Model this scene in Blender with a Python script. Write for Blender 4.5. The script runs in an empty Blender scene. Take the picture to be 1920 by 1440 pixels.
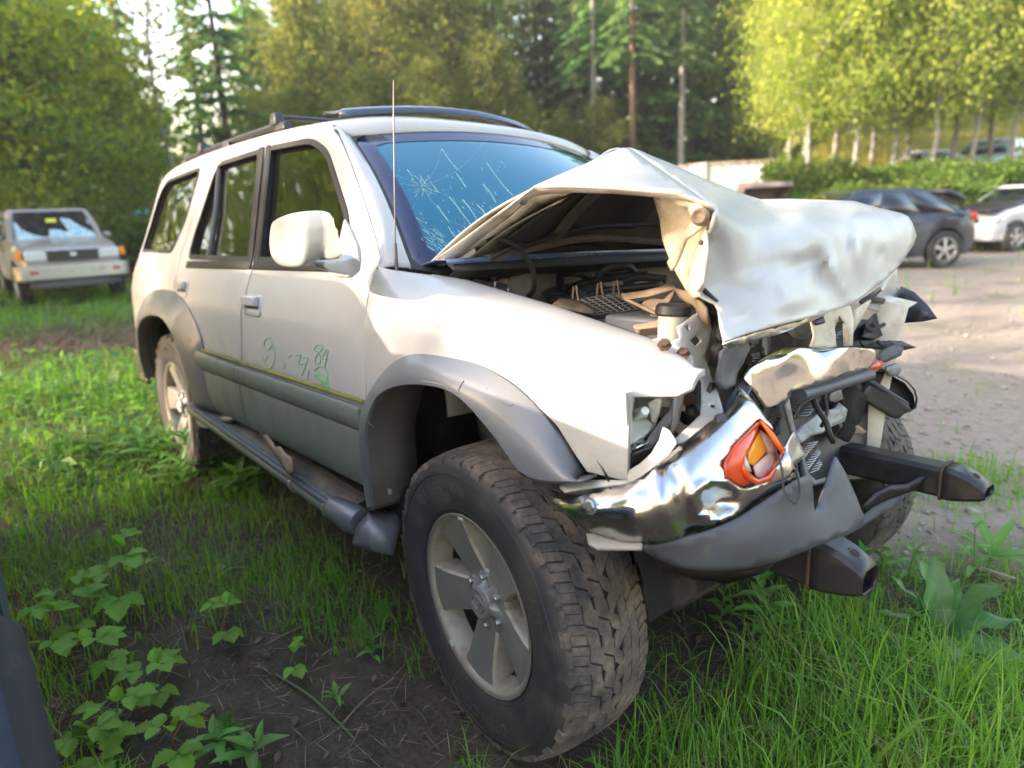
import bpy, bmesh, math, random
import numpy as np
from mathutils import Vector, Matrix, noise
from mathutils.geometry import delaunay_2d_cdt

random.seed(7)
rng = np.random.default_rng(7)
SC = bpy.context.scene
COL = SC.collection
PI = math.pi
R = math.radians

# ---------------------------------------------------------------- camera, sky, sun, exposure
# The wrecked car is modelled in its own frame (x to its front, y to its far side, z up, origin under the front axle);
# it stands a little tilted on the ground, CAR is the transform from its frame into the world.
N_UP = Vector((0.029, -0.042, 1.0)).normalized()
CAR = Matrix.Translation((0, 0, 0.049)) @ N_UP.rotation_difference(Vector((0, 0, 1))).to_matrix().to_4x4()
CARI = CAR.inverted()
EYE = Vector((1.21177, -1.73569, 1.19085))
YAW, PITCH, ROLL, FPX = 2.44551559, -0.198774077, -0.0257253323, 1290.382
_f = Vector((math.cos(YAW) * math.cos(PITCH), math.sin(YAW) * math.cos(PITCH), math.sin(PITCH)))
_r = Vector((math.sin(YAW), -math.cos(YAW), 0))
_u = _r.cross(_f)
C_R = math.cos(ROLL) * _r + math.sin(ROLL) * _u
C_U = -math.sin(ROLL) * _r + math.cos(ROLL) * _u
C_F = _f
m = Matrix((C_R, C_U, -C_F)).transposed().to_4x4()
m.translation = EYE
cam_d = bpy.data.cameras.new('camera')
cam = bpy.data.objects.new('camera', cam_d)
COL.objects.link(cam)
cam.matrix_world = CAR @ m
cam_d.sensor_width = 36
cam_d.lens = FPX / 1920 * 36
cam_d.clip_start = 0.05
cam_d.clip_end = 900
cam_d.dof.use_dof = True
cam_d.dof.focus_distance = 1.68
cam_d.dof.aperture_fstop = 2.0
SC.camera = cam

SUN_TO = Vector((-0.45, -0.85, 0.37)).normalized()        # towards the sun
SUN_EL = math.asin(SUN_TO.z)
SUN_AZ = math.atan2(SUN_TO.x, SUN_TO.y)                   # clockwise from +Y
world = bpy.data.worlds.new('World')
SC.world = world
world.use_nodes = True
wn = world.node_tree
wn.nodes.clear()
sky = wn.nodes.new('ShaderNodeTexSky')
sky.sky_type = 'NISHITA'
sky.sun_disc = False
sky.sun_elevation = SUN_EL
sky.sun_rotation = SUN_AZ
sky.air_density = 1.6
sky.dust_density = 2.6
sky.ozone_density = 1.0
bg = wn.nodes.new('ShaderNodeBackground')
bg.inputs['Strength'].default_value = 0.15
wo = wn.nodes.new('ShaderNodeOutputWorld')
wn.links.new(sky.outputs[0], bg.inputs['Color'])
wn.links.new(bg.outputs[0], wo.inputs['Surface'])

sun_d = bpy.data.lights.new('sun', 'SUN')
sun_d.energy = 2.7
sun_d.angle = R(0.5)
sun_d.color = (1.0, 0.88, 0.72)
sun = bpy.data.objects.new('sun', sun_d)
COL.objects.link(sun)
sun.rotation_euler = (-SUN_TO).to_track_quat('-Z', 'Y').to_euler()

SC.view_settings.view_transform = 'Standard'
SC.view_settings.look = 'None'
SC.view_settings.gamma = 1
SC.view_settings.use_curve_mapping = False
SC.view_settings.exposure = 2.5
SC.view_settings.use_white_balance = True
SC.view_settings.white_balance_temperature = 6600
SC.view_settings.white_balance_tint = 19
SC.render.engine = 'CYCLES'
SC.cycles.max_bounces = 8
SC.cycles.transparent_max_bounces = 12
SC.cycles.use_denoising = True
SC.cycles.sample_clamp_indirect = 6

# ---------------------------------------------------------------- where things stand
def at(px, py, **k):
    """Point of the car's frame seen at a photo pixel, on the plane x=, y= or z= of that frame."""
    d = C_F + C_R * ((px - 960) / FPX) - C_U * ((py - 720) / FPX)
    (a, v), = k.items()
    i = 'xyz'.index(a)
    t = (v - EYE[i]) / d[i]
    return EYE + d * t

EYE_W = CAR @ EYE
def wat(px, py, z=0.0, d=None):
    """World point seen at a photo pixel at height z, or at distance d along the view axis."""
    v = CAR.to_3x3() @ (C_F + C_R * ((px - 960) / FPX) - C_U * ((py - 720) / FPX))
    t = d if d else (z - EYE_W.z) / v.z
    return EYE_W + v * t

def side_y(x, z):
    """Half width of the body side at (x, z)."""
    y = float(np.interp(z, _pz, _py))
    if x > -.2: y -= .06 * ((x + .2) / .5) ** 2
    if x < -2.9: y -= .05 * ((-2.9 - max(x, -3.7)) / .6) ** 2
    return y
_pz = [.20, .40, .55, .75, .985, 1.0, 1.08, 1.155, 1.35, 1.5, 1.60, 1.66, 1.72]
_py = [.74, .79, .825, .845, .840, .834, .815, .785, .705, .655, .620, .595, .55]
def on(px, py, off=0.0):
    y = -.8
    for i in range(50):
        X = at(px, py, y=y)
        y = .5 * y - .5 * (side_y(X.x, X.z) + off)
    return X

# ---------------------------------------------------------------- mesh helpers
def catmull(P, n, closed=False):
    P = np.asarray(P, float)
    if len(P) < 3 and not closed:
        t = np.linspace(0, 1, n * (len(P) - 1) + 1)[:, None]
        return P[0] * (1 - t) + P[-1] * t
    if closed:
        Q = np.vstack([P[-1:], P, P[:2]]); m_ = len(P)
    else:
        Q = np.vstack([2 * P[:1] - P[1:2], P, 2 * P[-1:] - P[-2:-1]]); m_ = len(P) - 1
    out = []
    for i in range(m_):
        a, b, c, d = Q[i:i + 4]
        for t in np.linspace(0, 1, n, endpoint=False):
            out.append(.5 * (2 * b + (c - a) * t + (2 * a - 5 * b + 4 * c - d) * t * t + (3 * b - a - 3 * c + d) * t ** 3))
    if not closed: out.append(P[-1])
    return np.array(out)

def roundpoly(pts, r=.03, n=5):
    """Closed polygon with rounded corners; a point may carry its own radius as a third value."""
    out = []
    m_ = len(pts)
    for i in range(m_):
        p = Vector(pts[i][:2]); a = Vector(pts[i - 1][:2]); b = Vector(pts[(i + 1) % m_][:2])
        rr = pts[i][2] if len(pts[i]) > 2 else r
        u, v = (a - p), (b - p)
        k = min(rr, u.length * .45, v.length * .45)
        if k < 1e-4: out.append((p.x, p.y)); continue
        s, e = p + u.normalized() * k, p + v.normalized() * k
        for t in np.linspace(0, 1, n):
            q = s * (1 - t) ** 2 + p * 2 * t * (1 - t) + e * t * t
            out.append((q.x, q.y))
    return out

def frame_of(d):
    d = Vector(d).normalized()
    a = Vector((0, 0, 1)) if abs(d.z) < .9 else Vector((1, 0, 0))
    x = a.cross(d).normalized()
    return x, d.cross(x), d

class MB:
    def __init__(s): s.v, s.f, s.mi, s.cur = [], [], [], 0
    def face(s, pts):
        k = len(s.v); s.v += [tuple(p) for p in pts]
        s.f.append(tuple(range(k, k + len(pts)))); s.mi.append(s.cur)
        return s
    def mesh(s, V, F):
        k = len(s.v); s.v += [tuple(p) for p in V]
        s.f += [tuple(i + k for i in f) for f in F]; s.mi += [s.cur] * len(F)
        return s
    def box(s, c, d, rot=None, taper=1.0):
        c = Vector(c); M = rot.to_3x3() if rot is not None else Matrix.Identity(3)
        V = []
        for z in (-1, 1):
            q = taper if z > 0 else 1
            for x, y in ((-1, -1), (1, -1), (1, 1), (-1, 1)):
                V.append(c + M @ Vector((x * d[0] / 2 * q, y * d[1] / 2 * q, z * d[2] / 2)))
        return s.mesh(V, [(3, 2, 1, 0), (4, 5, 6, 7), (0, 1, 5, 4), (1, 2, 6, 5), (2, 3, 7, 6), (3, 0, 4, 7)])
    def beam(s, a, b, w, h, up=(0, 0, 1)):
        """Box from a to b, w wide and h high."""
        a, b = Vector(a), Vector(b); d = (b - a).normalized()
        x = d.cross(Vector(up)).normalized(); z = x.cross(d)
        V = []
        for p in (a, b):
            for i, j in ((-1, -1), (1, -1), (1, 1), (-1, 1)): V.append(p + x * (i * w / 2) + z * (j * h / 2))
        return s.mesh(V, [(0, 1, 2, 3), (7, 6, 5, 4), (0, 4, 5, 1), (1, 5, 6, 2), (2, 6, 7, 3), (3, 7, 4, 0)])
    def tube(s, path, r, n=10, caps=True, smooth=0, flat=1.0):
        P = [Vector(p) for p in (catmull([tuple(p) for p in path], smooth) if smooth else path)]
        m_ = len(P)
        rad = [r] * m_ if np.isscalar(r) else list(np.interp(np.linspace(0, 1, m_), np.linspace(0, 1, len(r)), r))
        V, F = [], []
        x = None
        for i, p in enumerate(P):
            d = (P[min(i + 1, m_ - 1)] - P[max(i - 1, 0)])
            d = d.normalized() if d.length > 1e-9 else Vector((0, 0, 1))
            if x is None: x = frame_of(d)[0]
            else:
                x = x - d * x.dot(d)
                x = x.normalized() if x.length > 1e-6 else frame_of(d)[0]
            y = d.cross(x)
            for k in range(n):
                a = 2 * PI * k / n
                V.append(p + x * (rad[i] * math.cos(a)) + y * (rad[i] * flat * math.sin(a)))
        for i in range(m_ - 1):
            for k in range(n):
                F.append((i * n + k, i * n + (k + 1) % n, (i + 1) * n + (k + 1) % n, (i + 1) * n + k))
        if caps: F += [tuple(range(n - 1, -1, -1)), tuple((m_ - 1) * n + k for k in range(n))]
        return s.mesh(V, F)
    def lathe(s, prof, c=(0, 0, 0), axis=(0, 0, 1), n=32, a0=0, a1=2 * PI, closed=False):
        """prof: (radius, height along axis)."""
        c = Vector(c); x, y, d = frame_of(axis)
        full = abs(a1 - a0 - 2 * PI) < 1e-6
        m_ = n if full else n + 1
        V, F = [], []
        for r_, h in prof:
            for k in range(m_):
                a = a0 + (a1 - a0) * k / n
                V.append(c + d * h + x * (r_ * math.cos(a)) + y * (r_ * math.sin(a)))
        L = len(prof)
        for i in range(L if closed else L - 1):
            j = (i + 1) % L
            for k in range(n):
                k2 = (k + 1) % m_
                F.append((i * m_ + k, i * m_ + k2, j * m_ + k2, j * m_ + k))
        return s.mesh(V, F)
    def disc(s, c, axis, r, n=20, h=0):
        return s.lathe([(0.0001, h), (r, h)] if not h else [(r, 0), (r, h), (0.0001, h)], c, axis, n)
    def grid(s, P, closed=False):
        """P: rows of points."""
        rr, cc = len(P), len(P[0])
        V = [p for row in P for p in row]
        F = []
        for i in range(rr - 1):
            for j in range(cc if closed else cc - 1):
                j2 = (j + 1) % cc
                F.append((i * cc + j, i * cc + j2, (i + 1) * cc + j2, (i + 1) * cc + j))
        return s.mesh(V, F)
    def patch(s, ctrl, nu=5, nv=5, disp=None):
        """Smooth surface through a net of control points (rows of points)."""
        rows = [catmull([tuple(p) for p in row], nv) for row in ctrl]
        A = np.array(rows)
        cols = [catmull(A[:, j], nu) for j in range(A.shape[1])]
        G = np.array(cols).transpose(1, 0, 2)
        if disp is not None: G = disp(G)
        return s.grid([[Vector(p) for p in row] for row in G])
    def prism(s, poly, vec):
        """Solid between a 3-D outline and its copy moved by vec."""
        k = len(poly); vec = Vector(vec)
        V = [Vector(p) for p in poly] + [Vector(p) + vec for p in poly]
        F = [tuple(range(k - 1, -1, -1)), tuple(range(k, 2 * k))]
        F += [(i, (i + 1) % k, k + (i + 1) % k, k + i) for i in range(k)]
        return s.mesh(V, F)
    def ball(s, c, r, n=10, sc=(1, 1, 1)):
        c = Vector(c); V, F = [], []
        m_ = n // 2 + 1
        for i in range(m_):
            t = PI * i / (m_ - 1)
            for k in range(n):
                a = 2 * PI * k / n
                V.append(c + Vector((r * sc[0] * math.sin(t) * math.cos(a), r * sc[1] * math.sin(t) * math.sin(a), r * sc[2] * math.cos(t))))
        for i in range(m_ - 1):
            for k in range(n): F.append((i * n + k, (i + 1) * n + k, (i + 1) * n + (k + 1) % n, i * n + (k + 1) % n))
        return s.mesh(V, F)
    def build(s, name, mat, parent=None, smooth=35, solid=0, off=-1.0, bevel=0, bseg=2, subd=0, merge=True, fixn=True):
        me = bpy.data.meshes.new(name)
        me.from_pydata([tuple(p) for p in s.v], [], s.f)
        mats = mat if isinstance(mat, (list, tuple)) else [mat]
        for q in mats: me.materials.append(q)
        if len(mats) > 1: me.polygons.foreach_set('material_index', s.mi)
        if merge:
            bm = bmesh.new(); bm.from_mesh(me)
            bmesh.ops.remove_doubles(bm, verts=bm.verts, dist=1e-5)
            if fixn: bmesh.ops.recalc_face_normals(bm, faces=bm.faces)
            bm.to_mesh(me); bm.free()
        if smooth:
            me.polygons.foreach_set('use_smooth', [True] * len(me.polygons))
            me.set_sharp_from_angle(angle=R(smooth))
        o = bpy.data.objects.new(name, me)
        COL.objects.link(o)
        if parent is not None: o.parent = parent
        if solid:
            q = o.modifiers.new('thick', 'SOLIDIFY'); q.thickness = solid; q.offset = off; q.use_even_offset = False
        if bevel:
            q = o.modifiers.new('edge', 'BEVEL'); q.width = bevel; q.segments = bseg; q.limit_method = 'ANGLE'; q.angle_limit = R(40)
            q.harden_normals = False
        if subd:
            q = o.modifiers.new('sub', 'SUBSURF'); q.levels = subd; q.render_levels = subd
        return o

def empty(name, loc=(0, 0, 0), rz=0.0, parent=None):
    o = bpy.data.objects.new(name, None)
    o.empty_display_size = .2
    COL.objects.link(o)
    o.location = loc
    o.rotation_euler = (0, 0, rz)
    if parent is not None: o.parent = parent
    return o

def tag(o, label=None, cat=None, group=None, kind=None):
    if label: o['label'] = label
    if cat: o['category'] = cat
    if group: o['group'] = group
    if kind: o['kind'] = kind
    return o

def children(o): return [c for c in bpy.data.objects if c.parent == o]
def copy_tree(o, parent=None, kids=None):
    c = o.copy(); COL.objects.link(c)
    if parent is not None: c.parent = parent
    for ch in o.children: copy_tree(ch, c)
    return c

def panel(poly, holes=(), off=0.0, side=-1, step=.045):
    """Sheet on the body side: outline and holes in (x, z)."""
    P = [Vector(p[:2]) for p in poly]
    edges = [(i, (i + 1) % len(P)) for i in range(len(P))]
    faces = [list(range(len(P)))]
    pts = list(P)
    hp = []
    for h in holes:
        k = len(pts); hh = [Vector(q[:2]) for q in h]; pts += hh; hp.append(hh)
        edges += [(k + i, k + (i + 1) % len(hh)) for i in range(len(hh))]
    def inside(q, L):
        c = False
        for i in range(len(L)):
            a, b = L[i], L[i - 1]
            if (a.y > q.y) != (b.y > q.y) and q.x < (b.x - a.x) * (q.y - a.y) / (b.y - a.y) + a.x: c = not c
        return c
    def near(q, L, d):
        for i in range(len(L)):
            a, b = L[i - 1], L[i]
            ab = b - a; t = max(0, min(1, (q - a).dot(ab) / max(ab.length_squared, 1e-12)))
            if (a + ab * t - q).length < d: return True
        return False
    x0, x1 = min(p.x for p in P), max(p.x for p in P); z0, z1 = min(p.y for p in P), max(p.y for p in P)
    for gx in np.arange(math.floor(x0 / step) * step, x1, step):
        for gz in np.arange(math.floor(z0 / step) * step, z1, step):
            q = Vector((gx, gz))
            if inside(q, P) and not any(inside(q, h) for h in hp) and not near(q, P, step * .4) and not any(near(q, h, step * .4) for h in hp): pts.append(q)
    ov, oe, of, *_ = delaunay_2d_cdt(pts, edges, [], 0, 1e-6)
    F = []
    for f in of:
        c = sum((ov[i] for i in f), Vector((0, 0))) / len(f)
        if inside(c, P) and not any(inside(c, h) for h in hp): F.append(tuple(f) if side < 0 else tuple(reversed(f)))
    V = []
    for q in ov:
        o_ = off(q.x, q.y) if callable(off) else off
        V.append((q.x, side * (side_y(q.x, q.y) + o_), q.y))
    b = MB(); b.mesh(V, F)
    return b

def ring(outer, inner, side=-1, off=0.0, depth=.012):
    """Trim between two outlines with the same number of points, with a small depth."""
    b = MB()
    def q(p, o_): return Vector((p[0], side * (side_y(p[0], p[1]) + o_), p[1]))
    n = len(outer)
    rows = [[q(p, off - depth) for p in outer], [q(p, off) for p in outer], [q(p, off) for p in inner], [q(p, off - depth) for p in inner]]
    b.grid(rows, closed=True)
    return b

def grow(poly, d):
    """Polygon moved outwards by d."""
    n = len(poly); P = [Vector(p[:2]) for p in poly]
    area = sum(P[i - 1].x * P[i].y - P[i].x * P[i - 1].y for i in range(n))
    s = 1 if area > 0 else -1
    out = []
    for i in range(n):
        t = (P[(i + 1) % n] - P[i - 1]).normalized()
        out.append((P[i].x + t.y * d * s, P[i].y - t.x * d * s))
    return out

# ---------------------------------------------------------------- materials
def newmat(name):
    m_ = bpy.data.materials.new(name); m_.use_nodes = True
    nt = m_.node_tree
    return m_, nt, nt.nodes['Principled BSDF']
def node(nt, t, **k):
    n = nt.nodes.new(t)
    for a, b in k.items():
        if a in n.inputs: n.inputs[a].default_value = b
        else: setattr(n, a, b)
    return n
def noise_fac(nt, scale, lo, hi, detail=6, rough=.6, coord='Object', dist=0.0, vec_scale=None):
    tc = nt.nodes.new('ShaderNodeTexCoord')
    nz = nt.nodes.new('ShaderNodeTexNoise')
    nz.inputs['Scale'].default_value = scale; nz.inputs['Detail'].default_value = detail; nz.inputs['Roughness'].default_value = rough
    nz.inputs['Distortion'].default_value = dist
    src = tc.outputs[coord]
    if vec_scale:
        mp = nt.nodes.new('ShaderNodeMapping'); mp.inputs['Scale'].default_value = vec_scale
        nt.links.new(src, mp.inputs[0]); src = mp.outputs[0]
    nt.links.new(src, nz.inputs['Vector'])
    rp = nt.nodes.new('ShaderNodeMapRange'); rp.inputs[1].default_value = lo; rp.inputs[2].default_value = hi
    nt.links.new(nz.outputs[0], rp.inputs[0])
    return rp.outputs[0], nz.outputs[0]
def mixcol(nt, fac, a, b):
    mx = nt.nodes.new('ShaderNodeMix'); mx.data_type = 'RGBA'
    for i, q in ((6, a), (7, b)):
        if isinstance(q, (tuple, list)): mx.inputs[i].default_value = (*q[:3], 1)
        else: nt.links.new(q, mx.inputs[i])
    if isinstance(fac, (int, float)): mx.inputs[0].default_value = fac
    else: nt.links.new(fac, mx.inputs[0])
    return mx.outputs[2]
def mathn(nt, op, a, b=0.0, clamp=False):
    n = nt.nodes.new('ShaderNodeMath'); n.operation = op; n.use_clamp = clamp
    for i, q in ((0, a), (1, b)):
        if isinstance(q, (int, float)): n.inputs[i].default_value = q
        else: nt.links.new(q, n.inputs[i])
    return n.outputs[0]
def bump(nt, bs, h, strength=.3, dist=.01):
    b = nt.nodes.new('ShaderNodeBump'); b.inputs['Strength'].default_value = strength; b.inputs['Distance'].default_value = dist
    nt.links.new(h, b.inputs['Height']); nt.links.new(b.outputs[0], bs.inputs['Normal'])
    return b
def pmat(name, col, rough=.5, metal=0.0, spec=.5, coat=0.0, dirt=None, dscale=6, dlo=.5, dhi=.75, drough=.9, bmp=0.0, bscale=40, bdist=.004, var=.0, coord='Object', vec_scale=None):
    m_, nt, bs = newmat(name)
    bs.inputs['Roughness'].default_value = rough; bs.inputs['Metallic'].default_value = metal
    bs.inputs['Specular IOR Level'].default_value = spec; bs.inputs['Coat Weight'].default_value = coat
    bs.inputs['Coat Roughness'].default_value = .08
    bs.inputs['Base Color'].default_value = (*col, 1)
    c = col
    if var:
        f, _ = noise_fac(nt, dscale * .7 + 1.3, .3, .7, coord=coord)
        c = mixcol(nt, f, tuple(x * (1 - var) for x in col), tuple(min(1, x * (1 + var)) for x in col))
        nt.links.new(c, bs.inputs['Base Color'])
    if dirt:
        f, _ = noise_fac(nt, dscale, dlo, dhi, 9, .68, coord=coord, vec_scale=vec_scale)
        c = mixcol(nt, f, c, dirt); nt.links.new(c, bs.inputs['Base Color'])
        r_ = nt.nodes.new('ShaderNodeMapRange'); r_.inputs[3].default_value = rough; r_.inputs[4].default_value = drough
        nt.links.new(f, r_.inputs[0]); nt.links.new(r_.outputs[0], bs.inputs['Roughness'])
        if metal:
            r2 = nt.nodes.new('ShaderNodeMapRange'); r2.inputs[3].default_value = metal; r2.inputs[4].default_value = 0
            nt.links.new(f, r2.inputs[0]); nt.links.new(r2.outputs[0], bs.inputs['Metallic'])
    if bmp:
        _, h = noise_fac(nt, bscale, 0, 1, 4, coord=coord); bump(nt, bs, h, bmp, bdist)
    return m_

def white_paint():
    """Old white paint: film of dust, faint streaks, green algae where water stands along the lower edges."""
    m_, nt, bs = newmat('white_paint')
    f, _ = noise_fac(nt, 3.0, .42, .8, 10, .7)
    c = mixcol(nt, mathn(nt, 'MULTIPLY', f, .35), (.39, .38, .36), (.26, .235, .185))
    s, _ = noise_fac(nt, 22, .55, .8, 8, .75, vec_scale=(1, 1, .25))
    c = mixcol(nt, mathn(nt, 'MULTIPLY', s, .25), c, (.27, .235, .175))
    k, _ = noise_fac(nt, 160, .70, .76, 2, .5)
    c = mixcol(nt, mathn(nt, 'MULTIPLY', k, .5), c, (.20, .16, .11))
    tc = nt.nodes.new('ShaderNodeTexCoord'); sp = nt.nodes.new('ShaderNodeSeparateXYZ'); nt.links.new(tc.outputs['Object'], sp.inputs[0])
    lo = nt.nodes.new('ShaderNodeMapRange'); lo.inputs[1].default_value = 1.02; lo.inputs[2].default_value = .70; nt.links.new(sp.outputs['Z'], lo.inputs[0])
    sm, _ = noise_fac(nt, 11, .34, .72, 10, .75, dist=.6)
    c = mixcol(nt, mathn(nt, 'MULTIPLY', mathn(nt, 'MULTIPLY', sm, lo.outputs[0]), .55), c, (.20, .175, .11))
    nt.links.new(c, bs.inputs['Base Color'])
    rg = mathn(nt, 'ADD', mathn(nt, 'MULTIPLY', f, .25), .30); nt.links.new(rg, bs.inputs['Roughness'])
    bs.inputs['Coat Weight'].default_value = .35; bs.inputs['Coat Roughness'].default_value = .16
    _, h = noise_fac(nt, 5, 0, 1, 3); bump(nt, bs, h, .08, .02)
    return m_
M = {}
M['white'] = white_paint()
M['white_hood'] = white_paint()
M['white_hood'].name = 'white_paint_matt'
_b = M['white_hood'].node_tree.nodes['Principled BSDF']; _b.inputs['Coat Weight'].default_value = 0.04; _b.inputs['Specular IOR Level'].default_value = .25
M['white_in'] = pmat('dusty_white_inside', (.66, .60, .48), .6, dirt=(.20, .14, .08), dscale=7, dlo=.48, dhi=.78, var=.08)
M['silver'] = pmat('silver_grey_paint', (.105, .113, .125), .42, .25, coat=.2, dirt=(.16, .15, .10), dscale=5, dlo=.52, dhi=.85, bmp=.05, bscale=8)
M['silver_dark'] = pmat('grey_cladding_paint', (.15, .165, .155), .45, .2, coat=.15, dirt=(.13, .14, .07), dscale=6, dlo=.45, dhi=.8, vec_scale=(1, 1, .4))
M['algae'] = pmat('algae_line', (.22, .20, .03), .9, dirt=(.10, .09, .03), dscale=30)
M['grey_plastic'] = pmat('grey_plastic', (.055, .06, .068), .55, dirt=(.15, .13, .10), dscale=9, dlo=.6, dhi=.8, bmp=.15, bscale=220, bdist=.001)
M['black_plastic'] = pmat('black_plastic', (.014, .014, .016), .42, dirt=(.06, .05, .04), dscale=10, dlo=.62, dhi=.9, bmp=.1, bscale=200, bdist=.001)
M['black_rubber'] = pmat('black_rubber', (.012, .012, .012), .6, dirt=(.06, .05, .035), dscale=14, dlo=.55, dhi=.9)
M['dark_liner'] = pmat('dark_liner', (.014, .013, .012), .9, spec=.15, dirt=(.07, .055, .04), dscale=6)
M['liner_brown'] = pmat('dusty_liner', (.10, .088, .075), .8, dirt=(.05, .045, .04), dscale=5, var=.15)
M['steel_black'] = pmat('black_frame_steel', (.022, .022, .024), .38, .2, dirt=(.075, .045, .03), dscale=11, dlo=.55, dhi=.78, bmp=.2, bscale=60, bdist=.002)
M['rust'] = pmat('rust', (.075, .04, .025), .9, dirt=(.05, .025, .015), dscale=20)
M['bare_metal'] = pmat('bare_metal', (.42, .42, .42), .35, .9, dirt=(.14, .10, .07), dscale=9, dlo=.55, dhi=.8, bmp=.2, bscale=30)
M['alu_dull'] = pmat('dull_aluminium', (.25, .25, .24), .5, .6, dirt=(.10, .08, .06), dscale=12, dlo=.5, dhi=.8)
M['alloy'] = pmat('dusty_alloy', (.215, .215, .20), .42, .55, dirt=(.20, .16, .10), dscale=7, dlo=.45, dhi=.85, drough=.7)
M['alloy_side'] = pmat('dusty_alloy_side', (.27, .245, .195), .55, .25, dirt=(.16, .10, .06), dscale=11, dlo=.46, dhi=.72)
M['brown_plastic'] = pmat('dusty_black_plastic', (.06, .05, .04), .7, dirt=(.22, .16, .10), dscale=9, dlo=.4, dhi=.75)
M['tan_dust'] = pmat('dusty_tan_plastic', (.28, .20, .13), .8, dirt=(.12, .085, .06), dscale=12)
M['orange_glass'] = pmat('orange_lens', (.55, .06, .012), .18, spec=.6, dirt=(.30, .05, .02), dscale=14, dlo=.6, dhi=.9)
M['amber'] = pmat('amber_lens', (.85, .30, .02), .25, spec=.5)
M['pale_pink'] = pmat('pale_lamp_inside', (.60, .42, .34), .4)
M['milky'] = pmat('milky_plastic', (.40, .40, .33), .45, dirt=(.35, .32, .22), dscale=10, dlo=.5, dhi=.9)
M['insul'] = pmat('hood_insulation', (.035, .03, .025), .95, dirt=(.07, .055, .04), dscale=10, bmp=.4, bscale=90, bdist=.003)
M['firewall'] = pmat('dusty_firewall', (.40, .37, .30), .6, dirt=(.16, .13, .09), dscale=6, dlo=.45, dhi=.75)
M['underhood'] = pmat('dusty_underhood', (.16, .135, .10), .6, dirt=(.06, .045, .03), dscale=6, dlo=.4, dhi=.7)
def chrome():
    m_, nt, bs = newmat('chrome')
    bs.inputs['Metallic'].default_value = 1
    f, _ = noise_fac(nt, 7, .48, .80, 9, .7)
    c = mixcol(nt, f, (.52, .52, .52), (.36, .29, .20)); nt.links.new(c, bs.inputs['Base Color'])
    rg = mathn(nt, 'ADD', mathn(nt, 'MULTIPLY', f, .4), .13); nt.links.new(rg, bs.inputs['Roughness'])
    _, h = noise_fac(nt, 9, 0, 1, 2); bump(nt, bs, h, .06, .02)
    return m_
M['chrome'] = chrome()
M['reflector'] = pmat('lamp_reflector', (.60, .61, .55), .22, .1, coat=.8, dirt=(.35, .33, .28), dscale=14, dlo=.55, dhi=.85)
M['pale_reflector'] = pmat('pale_reflection_tone', (.62, .62, .54), .15, spec=.8, coat=1.0, dirt=(.42, .42, .34), dscale=16, dlo=.5, dhi=.8)  # pale colour stands in for a bright mirror reflection
M['pale_bracket'] = pmat('grimy_white_plastic', (.26, .25, .22), .6, dirt=(.14, .12, .09), dscale=14, dlo=.45, dhi=.75)
M['weld'] = pmat('weld_rust', (.06, .035, .022), .9, dirt=(.03, .02, .015), dscale=30)
def glass(name, base, ior=1.6, rough=.02, metal=0.0):
    m_, nt, bs = newmat(name)
    bs.inputs['Base Color'].default_value = (*base, 1)
    bs.inputs['IOR'].default_value = ior; bs.inputs['Specular IOR Level'].default_value = .8
    bs.inputs['Metallic'].default_value = metal
    f, _ = noise_fac(nt, 5, .4, .9, 6)
    rg = mathn(nt, 'ADD', mathn(nt, 'MULTIPLY', f, .06), rough); nt.links.new(rg, bs.inputs['Roughness'])
    return m_
M['side_glass'] = glass('tinted_side_glass', (.005, .0045, .004), 1.65, .012)
M['screen'] = glass('windscreen_sky_blue', (.02, .15, .215), 1.7, .03, .75)  # blue of the reflected sky is put into the base colour
M['screen_band'] = glass('windscreen_band', (.008, .014, .05), 1.5, .04, .25)
M['crack'] = pmat('glass_crack', (.22, .38, .36), .35, spec=.8)
M['marker'] = pmat('green_marker', (.11, .36, .14), .6)
M['trim_black'] = pmat('window_trim_black', (.008, .008, .008), .55, spec=.25, dirt=(.04, .035, .03), dscale=8, dlo=.55, dhi=.85)
M['mast'] = pmat('antenna_mast', (.10, .10, .10), .4, .6)

def tread_mat():
    m_, nt, bs = newmat('muddy_tread')
    f, _ = noise_fac(nt, 9, .38, .62, 10, .72)
    g, _ = noise_fac(nt, 55, .35, .65, 6, .7)
    fac = mathn(nt, 'MULTIPLY', f, mathn(nt, 'ADD', mathn(nt, 'MULTIPLY', g, .6), .4))
    c = mixcol(nt, fac, (.028, .028, .031), (.185, .14, .10)); nt.links.new(c, bs.inputs['Base Color'])
    bs.inputs['Roughness'].default_value = .85
    _, h = noise_fac(nt, 180, 0, 1, 4); bump(nt, bs, h, .35, .002)
    return m_
M['tread'] = tread_mat()
M['sidewall'] = pmat('tyre_sidewall', (.022, .022, .024), .62, dirt=(.085, .07, .052), dscale=7, dlo=.48, dhi=.85, bmp=.25, bscale=120, bdist=.001)
M['letters'] = pmat('tyre_letters', (.045, .044, .043), .5, dirt=(.12, .10, .075), dscale=12, dlo=.5, dhi=.9)
M['mud_groove'] = pmat('muddy_groove', (.03, .025, .02), .95, dirt=(.10, .07, .045), dscale=20, dlo=.45, dhi=.7)
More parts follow.
